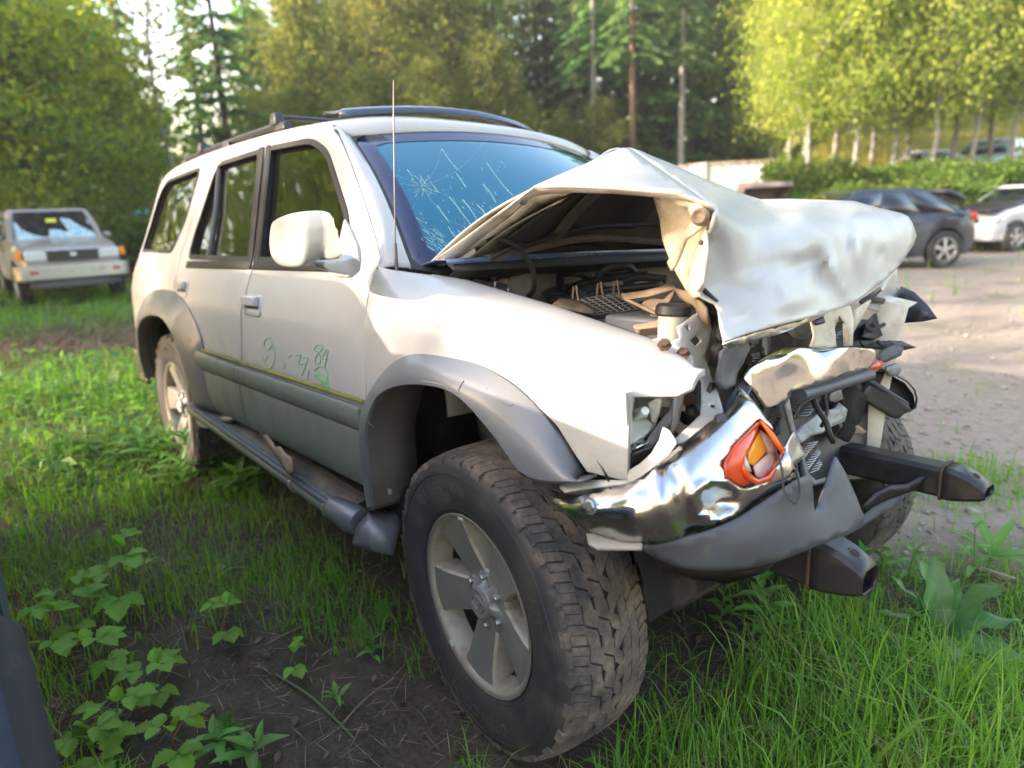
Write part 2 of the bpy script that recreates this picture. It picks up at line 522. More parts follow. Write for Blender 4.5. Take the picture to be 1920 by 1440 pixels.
# ---------------------------------------------------------------- sheets
def cdt_fill(poly, holes=(), step=.05):
    P = [Vector(p[:2]) for p in poly]
    edges = [(i, (i + 1) % len(P)) for i in range(len(P))]
    pts = list(P); hp = []
    for h in holes:
        k = len(pts); hh = [Vector(q[:2]) for q in h]; pts += hh; hp.append(hh)
        edges += [(k + i, k + (i + 1) % len(hh)) for i in range(len(hh))]
    def inside(q, L):
        c = False
        for i in range(len(L)):
            a, b = L[i], L[i - 1]
            if (a.y > q.y) != (b.y > q.y) and q.x < (b.x - a.x) * (q.y - a.y) / (b.y - a.y) + a.x: c = not c
        return c
    def near(q, L, d):
        for i in range(len(L)):
            a, b = L[i - 1], L[i]; ab = b - a
            t = max(0, min(1, (q - a).dot(ab) / max(ab.length_squared, 1e-12)))
            if (a + ab * t - q).length < d: return True
        return False
    x0, x1 = min(p.x for p in P), max(p.x for p in P); z0, z1 = min(p.y for p in P), max(p.y for p in P)
    for gx in np.arange(x0 + step * .5, x1, step):
        for gz in np.arange(z0 + step * .5, z1, step):
            q = Vector((gx, gz))
            if inside(q, P) and not any(inside(q, h) for h in hp) and not near(q, P, step * .35) and not any(near(q, h, step * .35) for h in hp): pts.append(q)
    ov, oe, of, *_ = delaunay_2d_cdt(pts, edges, [], 0, 1e-6)
    F = []
    for f in of:
        c = sum((ov[i] for i in f), Vector((0, 0))) / len(f)
        if inside(c, P) and not any(inside(c, h) for h in hp): F.append(tuple(f))
    return ov, F

def tps(ctrl):
    """Smooth function through scattered values (x, y, v)."""
    A = np.array(ctrl, float); n = len(A)
    xy = A[:, :2] / 100
    def U(r2): return np.where(r2 > 1e-12, r2 * np.log(r2 + 1e-12), 0)
    if n < 3:
        return lambda x, y: float(A[:, 2].mean())
    K = U(((xy[:, None] - xy[None]) ** 2).sum(-1)) + np.eye(n) * 1e-3
    Pm = np.c_[np.ones(n), xy]
    S = np.zeros((n + 3, n + 3)); S[:n, :n] = K; S[:n, n:] = Pm; S[n:, :n] = Pm.T
    S[n:, n:] = -np.eye(3) * 1e-9
    w = np.linalg.lstsq(S, np.r_[A[:, 2], 0, 0, 0], rcond=None)[0]
    def f(x, y):
        q = np.array([x, y]) / 100
        return float((w[:n] * U(((xy - q) ** 2).sum(1))).sum() + w[n] + w[n + 1:] @ q)
    return f

def sheet(name, poly, ctrl, mat, parent, th=.004, axis='y', step=22, holes=(), rnd=0, wob=0.0, ws=9.0, bevel=0.0, subd=0, smooth=50):
    """Bent sheet-metal or plastic piece: outline by sight line, depth from control values along one axis of the car's frame."""
    f = tps(ctrl)
    P = roundpoly(poly, rnd, 4) if rnd else poly
    V2, F = cdt_fill(P, holes, step)
    V = [at(q.x, q.y, **{axis: f(q.x, q.y)}) for q in V2]
    if wob:
        for i, p in enumerate(V):
            n_ = noise.noise_vector(p * ws); V[i] = p + n_ * wob
    b = MB(); b.mesh(V, F)
    return b.build(name, mat, parent, smooth=smooth, solid=th, off=0, bevel=bevel, subd=subd, merge=False, fixn=False)

from mathutils.bvhtree import BVHTree
def bvh_of(o):
    me = o.data
    return BVHTree.FromPolygons([v.co.copy() for v in me.vertices], [tuple(p.vertices) for p in me.polygons])
def hit(tree, px, py, off=.003):
    d = (C_F + C_R * ((px - 960) / FPX) - C_U * ((py - 720) / FPX)).normalized()
    loc, nrm, i, dist = tree.ray_cast(EYE, d)
    if loc is None: return None
    if nrm.dot(d) > 0: nrm = -nrm
    return loc + nrm * off
def stroke(b, tree, pts, w=.0015, off=.002, n=3):
    """Thin raised line lying on a surface."""
    Q = [hit(tree, x, y, off) for x, y in pts]
    Q = [q for q in Q if q is not None]
    if len(Q) > 1: b.tube(Q, w, 5, smooth=n if len(Q) > 2 else 0)

# ---------------------------------------------------------------- the wrecked car
SUV = empty('wrecked_suv')
SUV.matrix_world = CAR
tag(SUV, 'white four-door suv with crushed front, buckled bonnet and grey flares, standing in the grass', 'suv')

# -- side panels: outlines (x, z)
GAP = .003
OUT_FD = [(-.492, .50), (-.490, .79), (-.490, 1.06), (-.485, 1.11), (-.475, 1.165), (-.515, 1.205), (-.66, 1.325), (-.83, 1.465), (-.95, 1.555), (-1.04, 1.600),
          (-1.15, 1.622), (-1.42, 1.640), (-1.625, 1.650), (-1.41, 1.165), (-1.45, .96), (-1.49, .76), (-1.515, .50)]
OUT_RD = [(-1.52, .50), (-1.495, .76), (-1.455, .96), (-1.415, 1.165), (-1.63, 1.652), (-1.79, 1.657), (-2.1, 1.665), (-2.26, 1.667), (-2.33, 1.60), (-2.405, 1.40), (-2.43, 1.20),
          (-2.40, 1.06), (-2.36, .945), (-2.17, .84), (-2.07, .66), (-2.06, .50)]
OUT_Q = [(-2.36, .950), (-2.405, 1.06), (-2.435, 1.2), (-2.41, 1.4), (-2.335, 1.6), (-2.265, 1.67), (-2.6, 1.668), (-3.0, 1.655), (-3.25, 1.63), (-3.35, 1.60), (-3.42, 1.45),
         (-3.49, 1.25), (-3.55, 1.1), (-3.60, .92), (-3.61, .62), (-3.5, .53), (-3.17, .50), (-3.12, .68), (-2.99, .84), (-2.8, .92), (-2.58, .955)]
W_F = roundpoly([(-1.555, 1.586, .025), (-1.17, 1.567, .08), (-1.02, 1.51, .05), (-.74, 1.275, .05), (-.665, 1.165, .03), (-1.368, 1.165, .02)], .03, 6)
W_R = roundpoly([(-2.20, 1.590, .07), (-1.685, 1.588, .02), (-1.465, 1.165, .02), (-2.27, 1.18, .04), (-2.29, 1.32, .08)], .03, 6)
W_Q = roundpoly([(-2.47, 1.60, .05), (-3.10, 1.590, .10), (-3.25, 1.52, .08), (-3.345, 1.34, .06), (-3.35, 1.215, .04), (-2.60, 1.205, .04), (-2.53, 1.35, .08)], .04, 6)

def clad_off(x, z):
    g = math.exp(-((z - .675) / .006) ** 2) * .006
    return .020 + .006 * math.sin(min(1, max(0, (z - .52) / .26)) * PI) - g

def make_side(side):
    near = side < 0
    # front door
    d = panel(roundpoly(grow(OUT_FD, -GAP), .012, 3), [W_F], side=side).build('front_door', M['white'], SUV, solid=.03, off=-1 if near else -1, bevel=.003)
    rd = panel(roundpoly(grow(OUT_RD, -GAP), .012, 3), [W_R], side=side).build('rear_door', M['white'], SUV, solid=.03, bevel=.003)
    qp = panel(roundpoly(grow(OUT_Q, -GAP), .012, 3), [W_Q], side=side).build('quarter_panel', M['white'], SUV, solid=.03, bevel=.003)
    for o, W, who in ((d, W_F, 'f'), (rd, W_R, 'r'), (qp, W_Q, 'q')):
        panel(grow(W, .004), off=-.018, side=side, step=.09).build('window_glass', M['side_glass'], o, smooth=60)
        ring(grow(W, .013 if who != 'q' else .010), grow(W, -.007), side, .004, .02).build('window_trim', M['trim_black'], o, smooth=40)
    for o, P in ((d, OUT_FD), (rd, OUT_RD)):
        ring(grow(roundpoly(P, .012, 3), .004), grow(roundpoly(P, .012, 3), -.022), side, -.014, .01).build('door_seal', M['black_rubber'], o, smooth=40)
    # black pillar trims either side of the door seam, black belt strips
    for o, P in ((d, [(-1.610, 1.606), (-1.565, 1.604), (-1.365, 1.15), (-1.408, 1.15)]), (rd, [(-1.690, 1.606), (-1.632, 1.606), (-1.425, 1.15), (-1.475, 1.15)])):
        panel(roundpoly(P, .008, 3), off=.006, side=side).build('pillar_trim', M['trim_black'], o, solid=.006, bevel=.002)
    for o, x0, x1 in ((d, -1.405, -.60), (rd, -2.26, -1.428)):
        panel([(x0, 1.128), (x1, 1.128), (x1, 1.158), (x0, 1.158)], off=.007, side=side).build('belt_strip', M['trim_black'], o, solid=.008, bevel=.002)
    b = MB()
    def sp(x, z, o_): return Vector((x, side * (side_y(x, z) + o_), z))
    b.tube([sp(-2.185, 1.585, -.004), sp(-2.08, 1.38, -.004), sp(-1.985, 1.17, -.004)], .013, 8, flat=.7)
    b.build('window_divider', M['black_plastic'], rd)
    # cladding
    for o, lo_, up_ in ((d, [(-.49, .50), (-.49, .688), (-1.500, .688), (-1.515, .50)], [(-.49, .690), (-.49, .765), (-1.49, .765), (-1.499, .690)]),
                        (rd, [(-1.52, .50), (-1.505, .688), (-2.075, .688), (-2.07, .66), (-2.06, .50)], [(-1.504, .690), (-1.495, .765), (-2.11, .775), (-2.076, .690)])):
        panel(roundpoly(grow(lo_, -GAP), .014, 4), off=lambda x, z: .018 + .006 * math.sin(min(1, max(0, (z - .49) / .20)) * PI), side=side, step=.03).build('door_cladding', M['silver_dark'], o, solid=.03, bevel=.005)
        panel(roundpoly(grow(up_, -GAP), .014, 4), off=lambda x, z: .024 + .008 * math.sin(min(1, max(0, (z - .685) / .085)) * PI), side=side, step=.025).build('door_moulding', M['silver_dark'], o, solid=.03, bevel=.006)
    for o, x0, x1 in ((d, -1.485, -.495), (rd, -2.12, -1.50)):
        panel([(x0, .768), (x1, .768), (x1, .779), (x0, .779)], off=.012, side=side).build('moss_line', M['algae'], o, solid=.006)
    # handles
    for o, hx, hz in ((d, -1.335, 1.003), (rd, -2.255, 1.035)):
        h = panel(roundpoly([(hx - .085, hz - .042), (hx + .085, hz - .042), (hx + .085, hz + .036), (hx - .085, hz + .036)], .02, 5), off=.004, side=side, step=.02)
        hb = h.build('door_handle', M['white'], o, solid=.008, bevel=.003)
        b = MB(); y = side * (side_y(hx, hz) + .012)
        b.box((hx, y, hz + .013), (.135, .022, .036)); b.build('handle_pull', M['white'], hb, bevel=.006)
        b = MB(); b.box((hx, side * (side_y(hx, hz) + .0065), hz - .021), (.14, .004, .026)); b.build('handle_recess', M['grey_plastic'], hb, bevel=.001)
        if o is d:
            b = MB(); b.lathe([(.0001, .004), (.011, .004), (.012, 0)], (hx - .055, side * (side_y(hx, hz) + .008), hz - .021), (0, side, 0), 14); b.build('key_lock', M['bare_metal'], hb)
    return d, rd, qp
FD, RD, QP = make_side(-1)
FD2, RD2, QP2 = make_side(1)

# -- wheel-arch flares
def resample(L, n):
    L = np.array([tuple(p) for p in L]); s = np.r_[0, np.cumsum(np.linalg.norm(np.diff(L, axis=0), axis=1))]
    t = np.linspace(0, s[-1], n)
    return np.c_[[np.interp(t, s, L[:, k]) for k in range(3)]].T
def flare(outer, crease, depth, parent, side=-1, name='wheel_arch_flare'):
    """outer / crease: 3-D polylines; depth(t): how far the inner lip turns inwards."""
    n = 60
    A, B = resample(catmull(outer, 5), n), resample(catmull(crease, 5), n)
    rows = []
    for i in range(n):
        t = i / (n - 1); a, b_ = Vector(A[i]), Vector(B[i]); o_ = Vector((0, -1 if side < 0 else 1, 0))
        dr = depth(t); to = (b_ - a).normalized()
        r = [a - o_ * .02, a]
        for k in (.25, .5, .75): r.append(a.lerp(b_, k) + o_ * (.012 * math.sin(k * PI)))
        r += [b_, b_ + to * .006 - o_ * .008, b_ + to * .010 - o_ * dr * .5, b_ + to * .004 - o_ * dr]
        rows.append(r)
    b = MB(); G_ = [[q[i] for q in rows] for i in range(len(rows[0]))]
    b.grid(G_[:7]); b.cur = 1; b.grid(G_[6:])
    return b.build(name, [M['silver'], M['liner_brown']], parent, smooth=30, solid=.004, off=-1)
fo = [on(x, y, .006) for x, y in ((692, 956), (684, 900), (678, 830), (677, 785), (681, 762), (703, 717), (737, 680), (777, 664), (839, 671), (896, 685), (959, 720), (1010, 768), (1055, 831), (1088, 890))]
fc = [on(x, y, .052) for x, y in ((698, 957), (691, 900), (685, 845), (685, 800), (703, 748), (742, 724), (800, 722), (856, 742), (913, 802), (945, 845), (970, 880), (1000, 897), (1040, 902), (1087, 903))]

# -- near front wing: columns in x
def top_edge():
    return [at(x, y, y=yy) for x, y, yy in ((752, 492, -.70), (795, 502, -.668), (900, 532, -.65), (1040, 573, -.64), (1150, 611, -.635), (1240, 641, -.63), (1285, 672, -.64), (1304, 690, -.67))]
TE = np.array([tuple(p) for p in top_edge()]); TE = TE[np.argsort(TE[:, 0])]
ARCH_X = [-.45, -.42, -.35, -.25, -.15, -.03, .07, .16, .23, .27, .30, .42]
ARCH_Z = [.70, .76, .83, .895, .925, .93, .915, .88, .83, .78, .745, .74]
def smooth_(t): t = min(1, max(0, t)); return t * t * (3 - 2 * t)
def wing_y(x, z):
    zt = np.interp(x, TE[:, 0], TE[:, 2]); yi = -np.interp(x, TE[:, 0], TE[:, 1])
    h = .17
    d = max(0, zt - z)
    ys = side_y(x, min(z, zt - h) if d > h else zt - h)
    k = float(smooth_(( x + .487) / .24))
    if d >= h: return side_y(x, z)
    return side_y(x, z) * (1 - k) + k * (yi + (ys - yi) * (1 - (1 - d / h) ** 2.4) ** (1 / 2.4))
def wing(side):
    b = MB()
    def zm(x): return min(float(np.interp(x, TE[:, 0], TE[:, 2])) - .03, float(np.interp(x, [-.49, .2, .385, .47, .488], [.97, .93, .905, .915, .935])))
    def cols(xs, zb):
        rows = []
        for x in xs:
            zt = float(np.interp(x, TE[:, 0], TE[:, 2])); z1 = zm(x)
            zs = [zt - (zt - z1) * t for t in np.linspace(0, 1, 18) ** 1.9]
            if zb: zs += list(np.linspace(z1, zb(x), 11)[1:])
            rows.append([Vector((x, side * wing_y(x, z), z)) for z in zs])
        b.grid(rows)
    def zb_main(x): return float(np.interp(x, ARCH_X, ARCH_Z)) if x > -.45 else .50
    cols(list(np.linspace(-.487, -.452, 3)) + list(np.linspace(-.449, .385 if side < 0 else .10, 50)), zb_main)
    if side < 0: cols(np.linspace(.385, .488, 10), None)
    o = b.build('front_wing', M['white'], SUV, smooth=40, solid=.012, off=-1, bevel=.002)
    return o
WING = wing(-1)
FLF = flare(fo, fc, lambda t: .16 if t < .3 else max(.05, .16 - (t - .3) * .35), WING)
rear_out = [(-1.86, .50), (-1.88, .57), (-1.955, .79), (-2.02, .87), (-2.13, .95), (-2.30, 1.005), (-2.55, 1.02), (-2.8, 1.0), (-3.0, .93), (-3.15, .80), (-3.24, .62), (-3.27, .50)]
rear_in = [(-2.13, .50), (-2.135, .65), (-2.23, .81), (-2.38, .885), (-2.58, .895), (-2.78, .87), (-2.95, .80), (-3.05, .68), (-3.09, .58), (-3.1, .50)]
def side_pts(L, off, side): return [Vector((x, side * (side_y(x, z) + off), z)) for x, z in L]
for s in (-1, 1):
    q = flare(side_pts(rear_out, .006, s), side_pts(rear_in, .055, s), lambda t: .07, QP if s < 0 else QP2, s)
W2 = wing(1)

# -- roof, pillars, screen
GUT = [(-1.00, 1.578), (-1.04, 1.600), (-1.15, 1.624), (-1.42, 1.643), (-1.63, 1.654), (-2.1, 1.668), (-2.6, 1.671), (-3.0, 1.658), (-3.25, 1.633), (-3.36, 1.60)]
def gut(x): return float(np.interp(-x, [-g[0] for g in GUT], [g[1] for g in GUT]))
def S_top(y): k = 1 - (y / .565) ** 2; return Vector((-.985 + .085 * k, y, 1.562 + .040 * k))
def S_bot(y): k = 1 - (y / .70) ** 2; return Vector((-.425 + .10 * k, y, 1.135 + .0 * k))
def screen(u, v, off=0.0):
    """u across (0 near side, 1 far side), v from bottom to top."""
    a, b_ = S_bot(-.70 + 1.40 * u), S_top(-.565 + 1.13 * u)
    p = a.lerp(b_, v)
    bul = .03 * math.sin(v * PI)
    n_ = Vector((.62, 0, .78))
    return p + n_ * (bul + off)
roof = MB()
rows = []
for i, t in enumerate(np.linspace(0, 1, 40)):
    row = []
    for y in np.linspace(-1, 1, 33):
        if i == 0:
            p = S_top(y * .565) + Vector((.004, 0, .004)); row.append(p); continue
        x = -1.03 - 2.33 * ((i - 1) / 38)
        zg = gut(x); yg = side_y(x, zg) - .002
        xx = x + (.10 * (1 - abs(y) ** 2) * max(0, 1 - (i - 1) / 9))
        row.append(Vector((xx, y * yg, zg + (.058 if x < -1.3 else .058 * (-.4 - x) / .9) * (1 - abs(y) ** 3.2))))
    rows.append(row)
roof.grid(rows)
ROOF = roof.build('roof', M['white'], SUV, smooth=50, solid=.02, off=-1)
SCR_V, SCR_F = cdt_fill(roundpoly([(0, 0, .06), (1, 0, .06), (1, 1, .07), (0, 1, .07)], .05, 5), step=.06)
b = MB(); b.mesh([screen(q.x, q.y) for q in SCR_V], SCR_F)
SCREEN = b.build('windscreen', M['screen'], SUV, smooth=80, solid=.005, off=-1, merge=False, fixn=False)
o_ = roundpoly([(-.008, -.01, .06), (1.008, -.01, .06), (1.008, 1.012, .07), (-.008, 1.012, .07)], .05, 6)
i_ = roundpoly([(.038, .06, .05), (.962, .06, .05), (.962, .90, .05), (.038, .90, .05)], .05, 6)
def bandmesh(o_, i_, off, depth):
    b = MB(); b.grid([[screen(p[0], p[1], off - depth) for p in o_], [screen(p[0], p[1], off) for p in o_], [screen(p[0], p[1], off) for p in i_]], closed=True); return b
# finer rounded outlines so the band follows the curved glass
def dens(L, n=90):
    A = np.array([tuple(p) + (0,) for p in L] + [tuple(L[0]) + (0,)]); s = np.r_[0, np.cumsum(np.linalg.norm(np.diff(A, axis=0), axis=1))]
    t = np.linspace(0, s[-1], n, endpoint=False)
    return [(float(np.interp(q, s, A[:, 0])), float(np.interp(q, s, A[:, 1]))) for q in t]
bandmesh(dens(o_), dens(i_), .0015, .004).build('screen_border', M['screen_band'], SCREEN, smooth=80)
t_o = roundpoly([(-.02, -.03, .07), (1.02, -.03, .07), (1.02, 1.028, .08), (-.02, 1.028, .08)], .06, 6)
t_i = roundpoly([(-.004, -.006, .06), (1.004, -.006, .06), (1.004, 1.006, .07), (-.004, 1.006, .07)], .05, 6)
bandmesh(dens(t_o), dens(t_i), .003, .02).build('screen_rubber', M['black_rubber'], SCREEN, smooth=60)
# pillars beside the screen: from the door seam to the rubber
for s in (-1, 1):
    b = MB(); rows = []
    edge = [(-.478, 1.135), (-.478, 1.165), (-.512, 1.207), (-.657, 1.327), (-.827, 1.468), (-.947, 1.558), (-1.03, 1.60)]
    E_ = catmull([(x, side_y(x, z), z) for x, z in edge], 5)
    for k, e in enumerate(E_):
        v = k / (len(E_) - 1)
        q = screen(-.012, v, 0)
        e = Vector((e[0] + .003, -e[1], e[2])); q = Vector((q.x, q.y, q.z))
        mid = e.lerp(q, .5) + Vector((.3, -.7, .5)).normalized() * .012
        r = [e + Vector((0, .02, -.005)), e, e.lerp(mid, .6), mid, mid.lerp(q, .6), q, q + Vector((-.02, .01, -.02))]
        rows.append([Vector((p.x, p.y * (1 if s < 0 else -1), p.z)) for p in r])
    b.grid(rows); b.build('windscreen_pillar', M['white'], SUV, smooth=50, solid=.004)
sheet('wing_corner', [(705, 486), (748, 490), (800, 503), (765, 522), (730, 532), (700, 530)], [(705, 486, -.785), (748, 490, -.700), (800, 503, -.650), (752, 525, -.760), (700, 530, -.80)], M['white'], WING, th=.004, step=10)
# cracks in the screen
tr = bvh_of(SCREEN)
b = MB(); rr = random.Random(3)
for p in (((828, 279), (846, 305), (858, 318)), ((856, 326), (866, 340), (874, 352)), ((763, 318), (773, 330)), ((788, 330), (797, 345)), ((806, 340), (822, 362)), ((842, 369), (855, 385), (870, 405), (884, 423)),
          ((867, 374), (880, 390), (892, 408), (896, 418)), ((893, 383), (905, 395), (914, 408)), ((905, 345), (918, 360), (930, 380)), ((820, 385), (830, 400), (840, 413)), ((748, 392), (765, 412), (780, 435), (800, 460), (812, 470)),
          ((706, 384), (730, 395), (758, 412), (785, 440), (805, 468)), ((720, 418), (745, 434), (770, 455), (785, 470)), ((762, 392), (775, 405), (800, 420)), ((840, 425), (850, 440), (857, 448)), ((858, 432), (868, 442)),
          ((912, 305), (930, 330), (945, 350), (962, 367)), ((735, 445), (760, 455), (785, 468)), ((740, 455), (770, 465), (790, 473)), ((738, 462), (765, 470), (780, 474))):
    stroke(b, tr, p, .0007, .0007)
for a in np.linspace(0, 2 * PI, 18, endpoint=False):
    L = rr.uniform(8, 34); c0 = (790 + rr.uniform(-4, 4), 349 + rr.uniform(-3, 3)); bend = rr.uniform(-.5, .5)
    stroke(b, tr, [(c0[0] + math.cos(a + bend * t) * L * t * 1.25, c0[1] + math.sin(a + bend * t) * L * t * .8) for t in (.25, .5, .75, 1)], .0004, .0007)
for p in (((790, 349), (812, 380), (838, 412), (862, 452)), ((790, 349), (770, 400), (748, 440), (738, 470)), ((790, 349), (850, 372), (905, 402), (935, 430)), ((790, 349), (842, 330), (880, 300), (905, 268)), ((838, 412), (868, 425), (895, 447)), ((770, 400), (800, 432), (822, 470)), ((828, 279), (815, 320), (790, 349)), ((790, 349), (745, 330), (715, 322)), ((850, 372), (868, 405), (872, 440))):
    stroke(b, tr, p, .00022, .0005)
for _ in range(46):
    x, y = rr.uniform(735, 830), rr.uniform(428, 478); L = rr.uniform(8, 30)
    if y > 400 + (x - 735) * .2: stroke(b, tr, [(x, y), (x + L, y + L * rr.uniform(.3, .8))], .0004, .0007)
for _ in range(60):
    x, y = rr.uniform(730, 960), rr.uniform(285, 470); L = rr.uniform(2, 7)
    stroke(b, tr, [(x, y), (x + L * .6, y + L * rr.uniform(.4, 1.2))], .0004, .0007)
tag(b.build('glass_cracks', M['crack'], SCREEN, smooth=0, merge=False), kind='stuff')
# wind deflector over the roof front, roof rack
b = MB(); rows = []
for t in np.linspace(-1, 1, 31):
    k = 1 - t * t; y = t * .50
    x0 = -1.20 + .14 * k; z0 = gut(-1.25) + .030 + .028 * k
    rows.append([Vector((x0 - .03, y, z0 + .002)), Vector((x0, y, z0 + .004)), Vector((x0 - .01, y, z0 + .022)), Vector((x0 - .05, y, z0 + .036 * (1 if abs(t) < .95 else .6))), Vector((x0 - .13, y, z0 + .040)), Vector((x0 - .14, y, z0 + .030))])
b.grid(rows); b.build('wind_deflector', pmat('dark_blue_acrylic', (.02, .028, .05), .12, spec=.8, dirt=(.08, .08, .08), dscale=8, dlo=.6), SUV, smooth=60, solid=.004)
RACK = empty('roof_rack', parent=SUV)
for s in (-1, 1):
    b = MB()
    P = [Vector((x, s * (side_y(x, gut(x)) - .075), gut(x) + .030 + h)) for x, h in ((-1.62, .010), (-1.68, .016), (-1.9, .018), (-2.3, .018), (-2.7, .018), (-3.0, .016), (-3.08, .008))]
    b.tube(P, .012, 8, smooth=4); b.build('rail', M['black_plastic'], RACK)
    for x in (-1.66, -2.35, -3.04):
        b = MB(); y = s * (side_y(x, gut(x)) - .075); z = gut(x) + .035
        b.box((x, y, z), (.11, .045, .03), taper=.7); b.build('rail_foot', M['black_plastic'], RACK, bevel=.006)
for x in (-1.72, -2.75):
    b = MB(); w = side_y(x, gut(x)) - .075; z = gut(x) + .082
    b.tube([(x, -w - .02, z - .006), (x, -w * .9, z), (x, 0, z + .008), (x, w * .9, z), (x, w + .02, z - .006)], .016, 10, smooth=4, flat=.6); b.build('crossbar', M['black_plastic'], RACK)
    for s in (-1, 1):
        b = MB(); b.box((x, s * w, z - .012), (.07, .05, .05), taper=.75); b.build('crossbar_clamp', M['black_plastic'], RACK, bevel=.007)
# -- tail: gate, rear glass, bumper
b = MB(); rows = []
for z in (.55, .75, .92, 1.1, 1.25, 1.45, 1.60):
    xr = float(np.interp(z, [.53, .62, .92, 1.1, 1.25, 1.45, 1.6], [-3.60, -3.61, -3.60, -3.55, -3.49, -3.42, -3.35]))
    w = side_y(xr, z) - .004
    rows.append([Vector((xr - .05 * (1 - abs(t) ** 2.5) - .008, t * w, z)) for t in np.linspace(-1, 1, 17)])
b.grid(rows); TG = b.build('tailgate', M['white'], SUV, smooth=60, solid=.02)
b = MB(); rows = []
for z in (1.14, 1.3, 1.45, 1.55):
    xr = float(np.interp(z, [1.1, 1.25, 1.45, 1.6], [-3.55, -3.49, -3.42, -3.35])); w = side_y(xr, z) - .10
    rows.append([Vector((xr - .05 * (1 - abs(t) ** 2.5) - .016, t * w, z)) for t in np.linspace(-1, 1, 11)])
b.grid(rows); b.build('rear_glass', M['side_glass'], TG, smooth=60, solid=.004)
b = MB(); b.patch([[(-3.35, -.80, z), (-3.62, -.80, z), (-3.72, -.6, z), (-3.74, 0, z), (-3.72, .6, z), (-3.62, .80, z), (-3.35, .80, z)] for z in (.42, .50, .58, .62)], 3, 5)
b.build('rear_bumper', M['chrome'], SUV, smooth=60, solid=.02)
for s in (-1, 1):
    b = MB(); b.box((-3.595, s * .71, .95), (.05, .08, .28)); b.build('tail_light', pmat('red_lens', (.35, .01, .01), .2), SUV, bevel=.01)
# -- underside and wheel wells, so no light comes through
b = MB()
b.box((-1.35, 0, .47), (1.65, 1.36, .10)); b.box((-3.3, 0, .52), (.5, 1.3, .12))
b.build('floor_pan', M['dark_liner'], SUV)
for cx, x0 in ((-.06, 0), (-2.62, 0)):
    for s in (-1, 1):
        b = MB(); rows = []
        for a in np.linspace(.12 if s < 0 or cx < -1 else 1.35, PI + .05, 22):
            rr_ = .52
            x, z = cx + rr_ * math.cos(a), .42 + rr_ * math.sin(a)
            rows.append([Vector((x, s * .78, min(z, .94))), Vector((x, s * .6, min(z, .95))), Vector((x, s * .36, min(z, .95)))])
        b.grid(rows); rows2 = [[r[2] for r in rows], [Vector((cx, s * .36, .5)) for _ in rows]]; b.grid(rows2)
        b.build('wheel_well_liner', M['dark_liner'], SUV, smooth=60)
for s in (-1, 1):
    b = MB(); b.box((-1.28, s * .70, .46), (1.65, .14, .12)); b.build('rocker_panel', M['dark_liner'], SUV, bevel=.01)
# interior dark mass: seats seen only as shapes behind the glass
b = MB()
b.prism([(-.60, -.60, .62), (-3.4, -.60, .62), (-3.3, -.60, 1.10), (-.66, -.60, 1.10)], (0, 1.2, 0)); b.build('cabin_lining', M['dark_liner'], SUV)
for y in (-.34, .34):
    b = MB(); b.prism([(-1.55, y - .24, 1.10), (-1.40, y - .24, 1.10), (-1.62, y - .24, 1.48), (-1.74, y - .24, 1.48)], (0, .48, 0)); b.build('front_seat', M['dark_liner'], SUV, bevel=.03)

# -- mirror
MIR = empty('door_mirror', parent=FD)
b = MB()
mo = [(521, 425), (527, 409), (548, 400), (585, 395), (612, 397), (623, 408), (636, 450), (641, 472), (639, 484), (600, 487), (570, 500), (540, 496), (524, 480), (519, 455)]
cen = at(580, 445, y=-1.00)
dirb = Vector((-.92, .12, -.04)).normalized()
mp_ = [tuple(q[:2]) for q in catmull([(x, y, 0) for x, y in mo], 4, closed=True)]
VV, FF = cdt_fill(mp_, step=7)
def medge(q): return min((Vector(a_) - q).length for a_ in mp_)
V_ = []
for q in VV:
    t = min(1, medge(q) / 42)
    V_.append(at(q.x, q.y, y=-1.0 - (.04 if q.x < 560 else .04 * max(0, (600 - q.x) / 40))) - dirb * (.045 * math.sqrt(max(0, 1 - (1 - t) ** 2))))
b.mesh(V_, FF)
loopm = [at(x, y, y=-1.0 - (.04 if x < 560 else .04 * max(0, (600 - x) / 40))) for x, y in mp_]
cm = sum(loopm, Vector()) / len(loopm)
b.grid([[cm + (p - cm) * k + dirb * d_ for p in loopm] for k, d_ in ((1.0, 0), (1.0, .05), (.97, .085), (.90, .10), (.85, .085))], closed=True)
b.build('mirror_housing', M['white'], FD, smooth=60)
b = MB(); b.face([cm + (p - cm) * .86 + dirb * .086 for p in loopm]); b.build('mirror_glass', M['chrome'], FD, smooth=0)
sail = panel(roundpoly([(-.745, 1.285, .01), (-.61, 1.20, .02), (-.575, 1.155, .015), (-.60, 1.115, .02), (-.70, 1.115, .02), (-.73, 1.15, .02)], .015, 4), off=.012, step=.03)
sail.build('mirror_base', M['white'], FD, solid=.016, bevel=.004)
sheet('mirror_arm', [(598, 489), (640, 486), (655, 478), (674, 486), (672, 505), (655, 517), (630, 512), (600, 503)], [(598, 490, -.98), (630, 505, -.92), (655, 500, -.86), (674, 495, -.83), (655, 515, -.86)], M['white'], FD, th=.03, step=12, rnd=6, bevel=.004)
bpy.data.objects.remove(MIR)
# -- antenna
b = MB()
a0 = at(745, 531, y=-.76); a1 = at(741, 456, y=-.755); a2 = at(738, 214, y=-.735); a3 = at(738, 150, y=-.732)
b.tube([a0, a1], [.0065, .0045], 10); b.tube([a1, a2], .0021, 8); b.tube([a2, a3], [.0020, .0012], 8)
ANT = b.build('antenna', M['mast'], SUV)
b = MB(); b.tube([a0 + Vector((0, .012, -.012)), a0 + Vector((0, 0, .006))], [.016, .009], 12); b.build('antenna_base', M['bare_metal'], ANT)
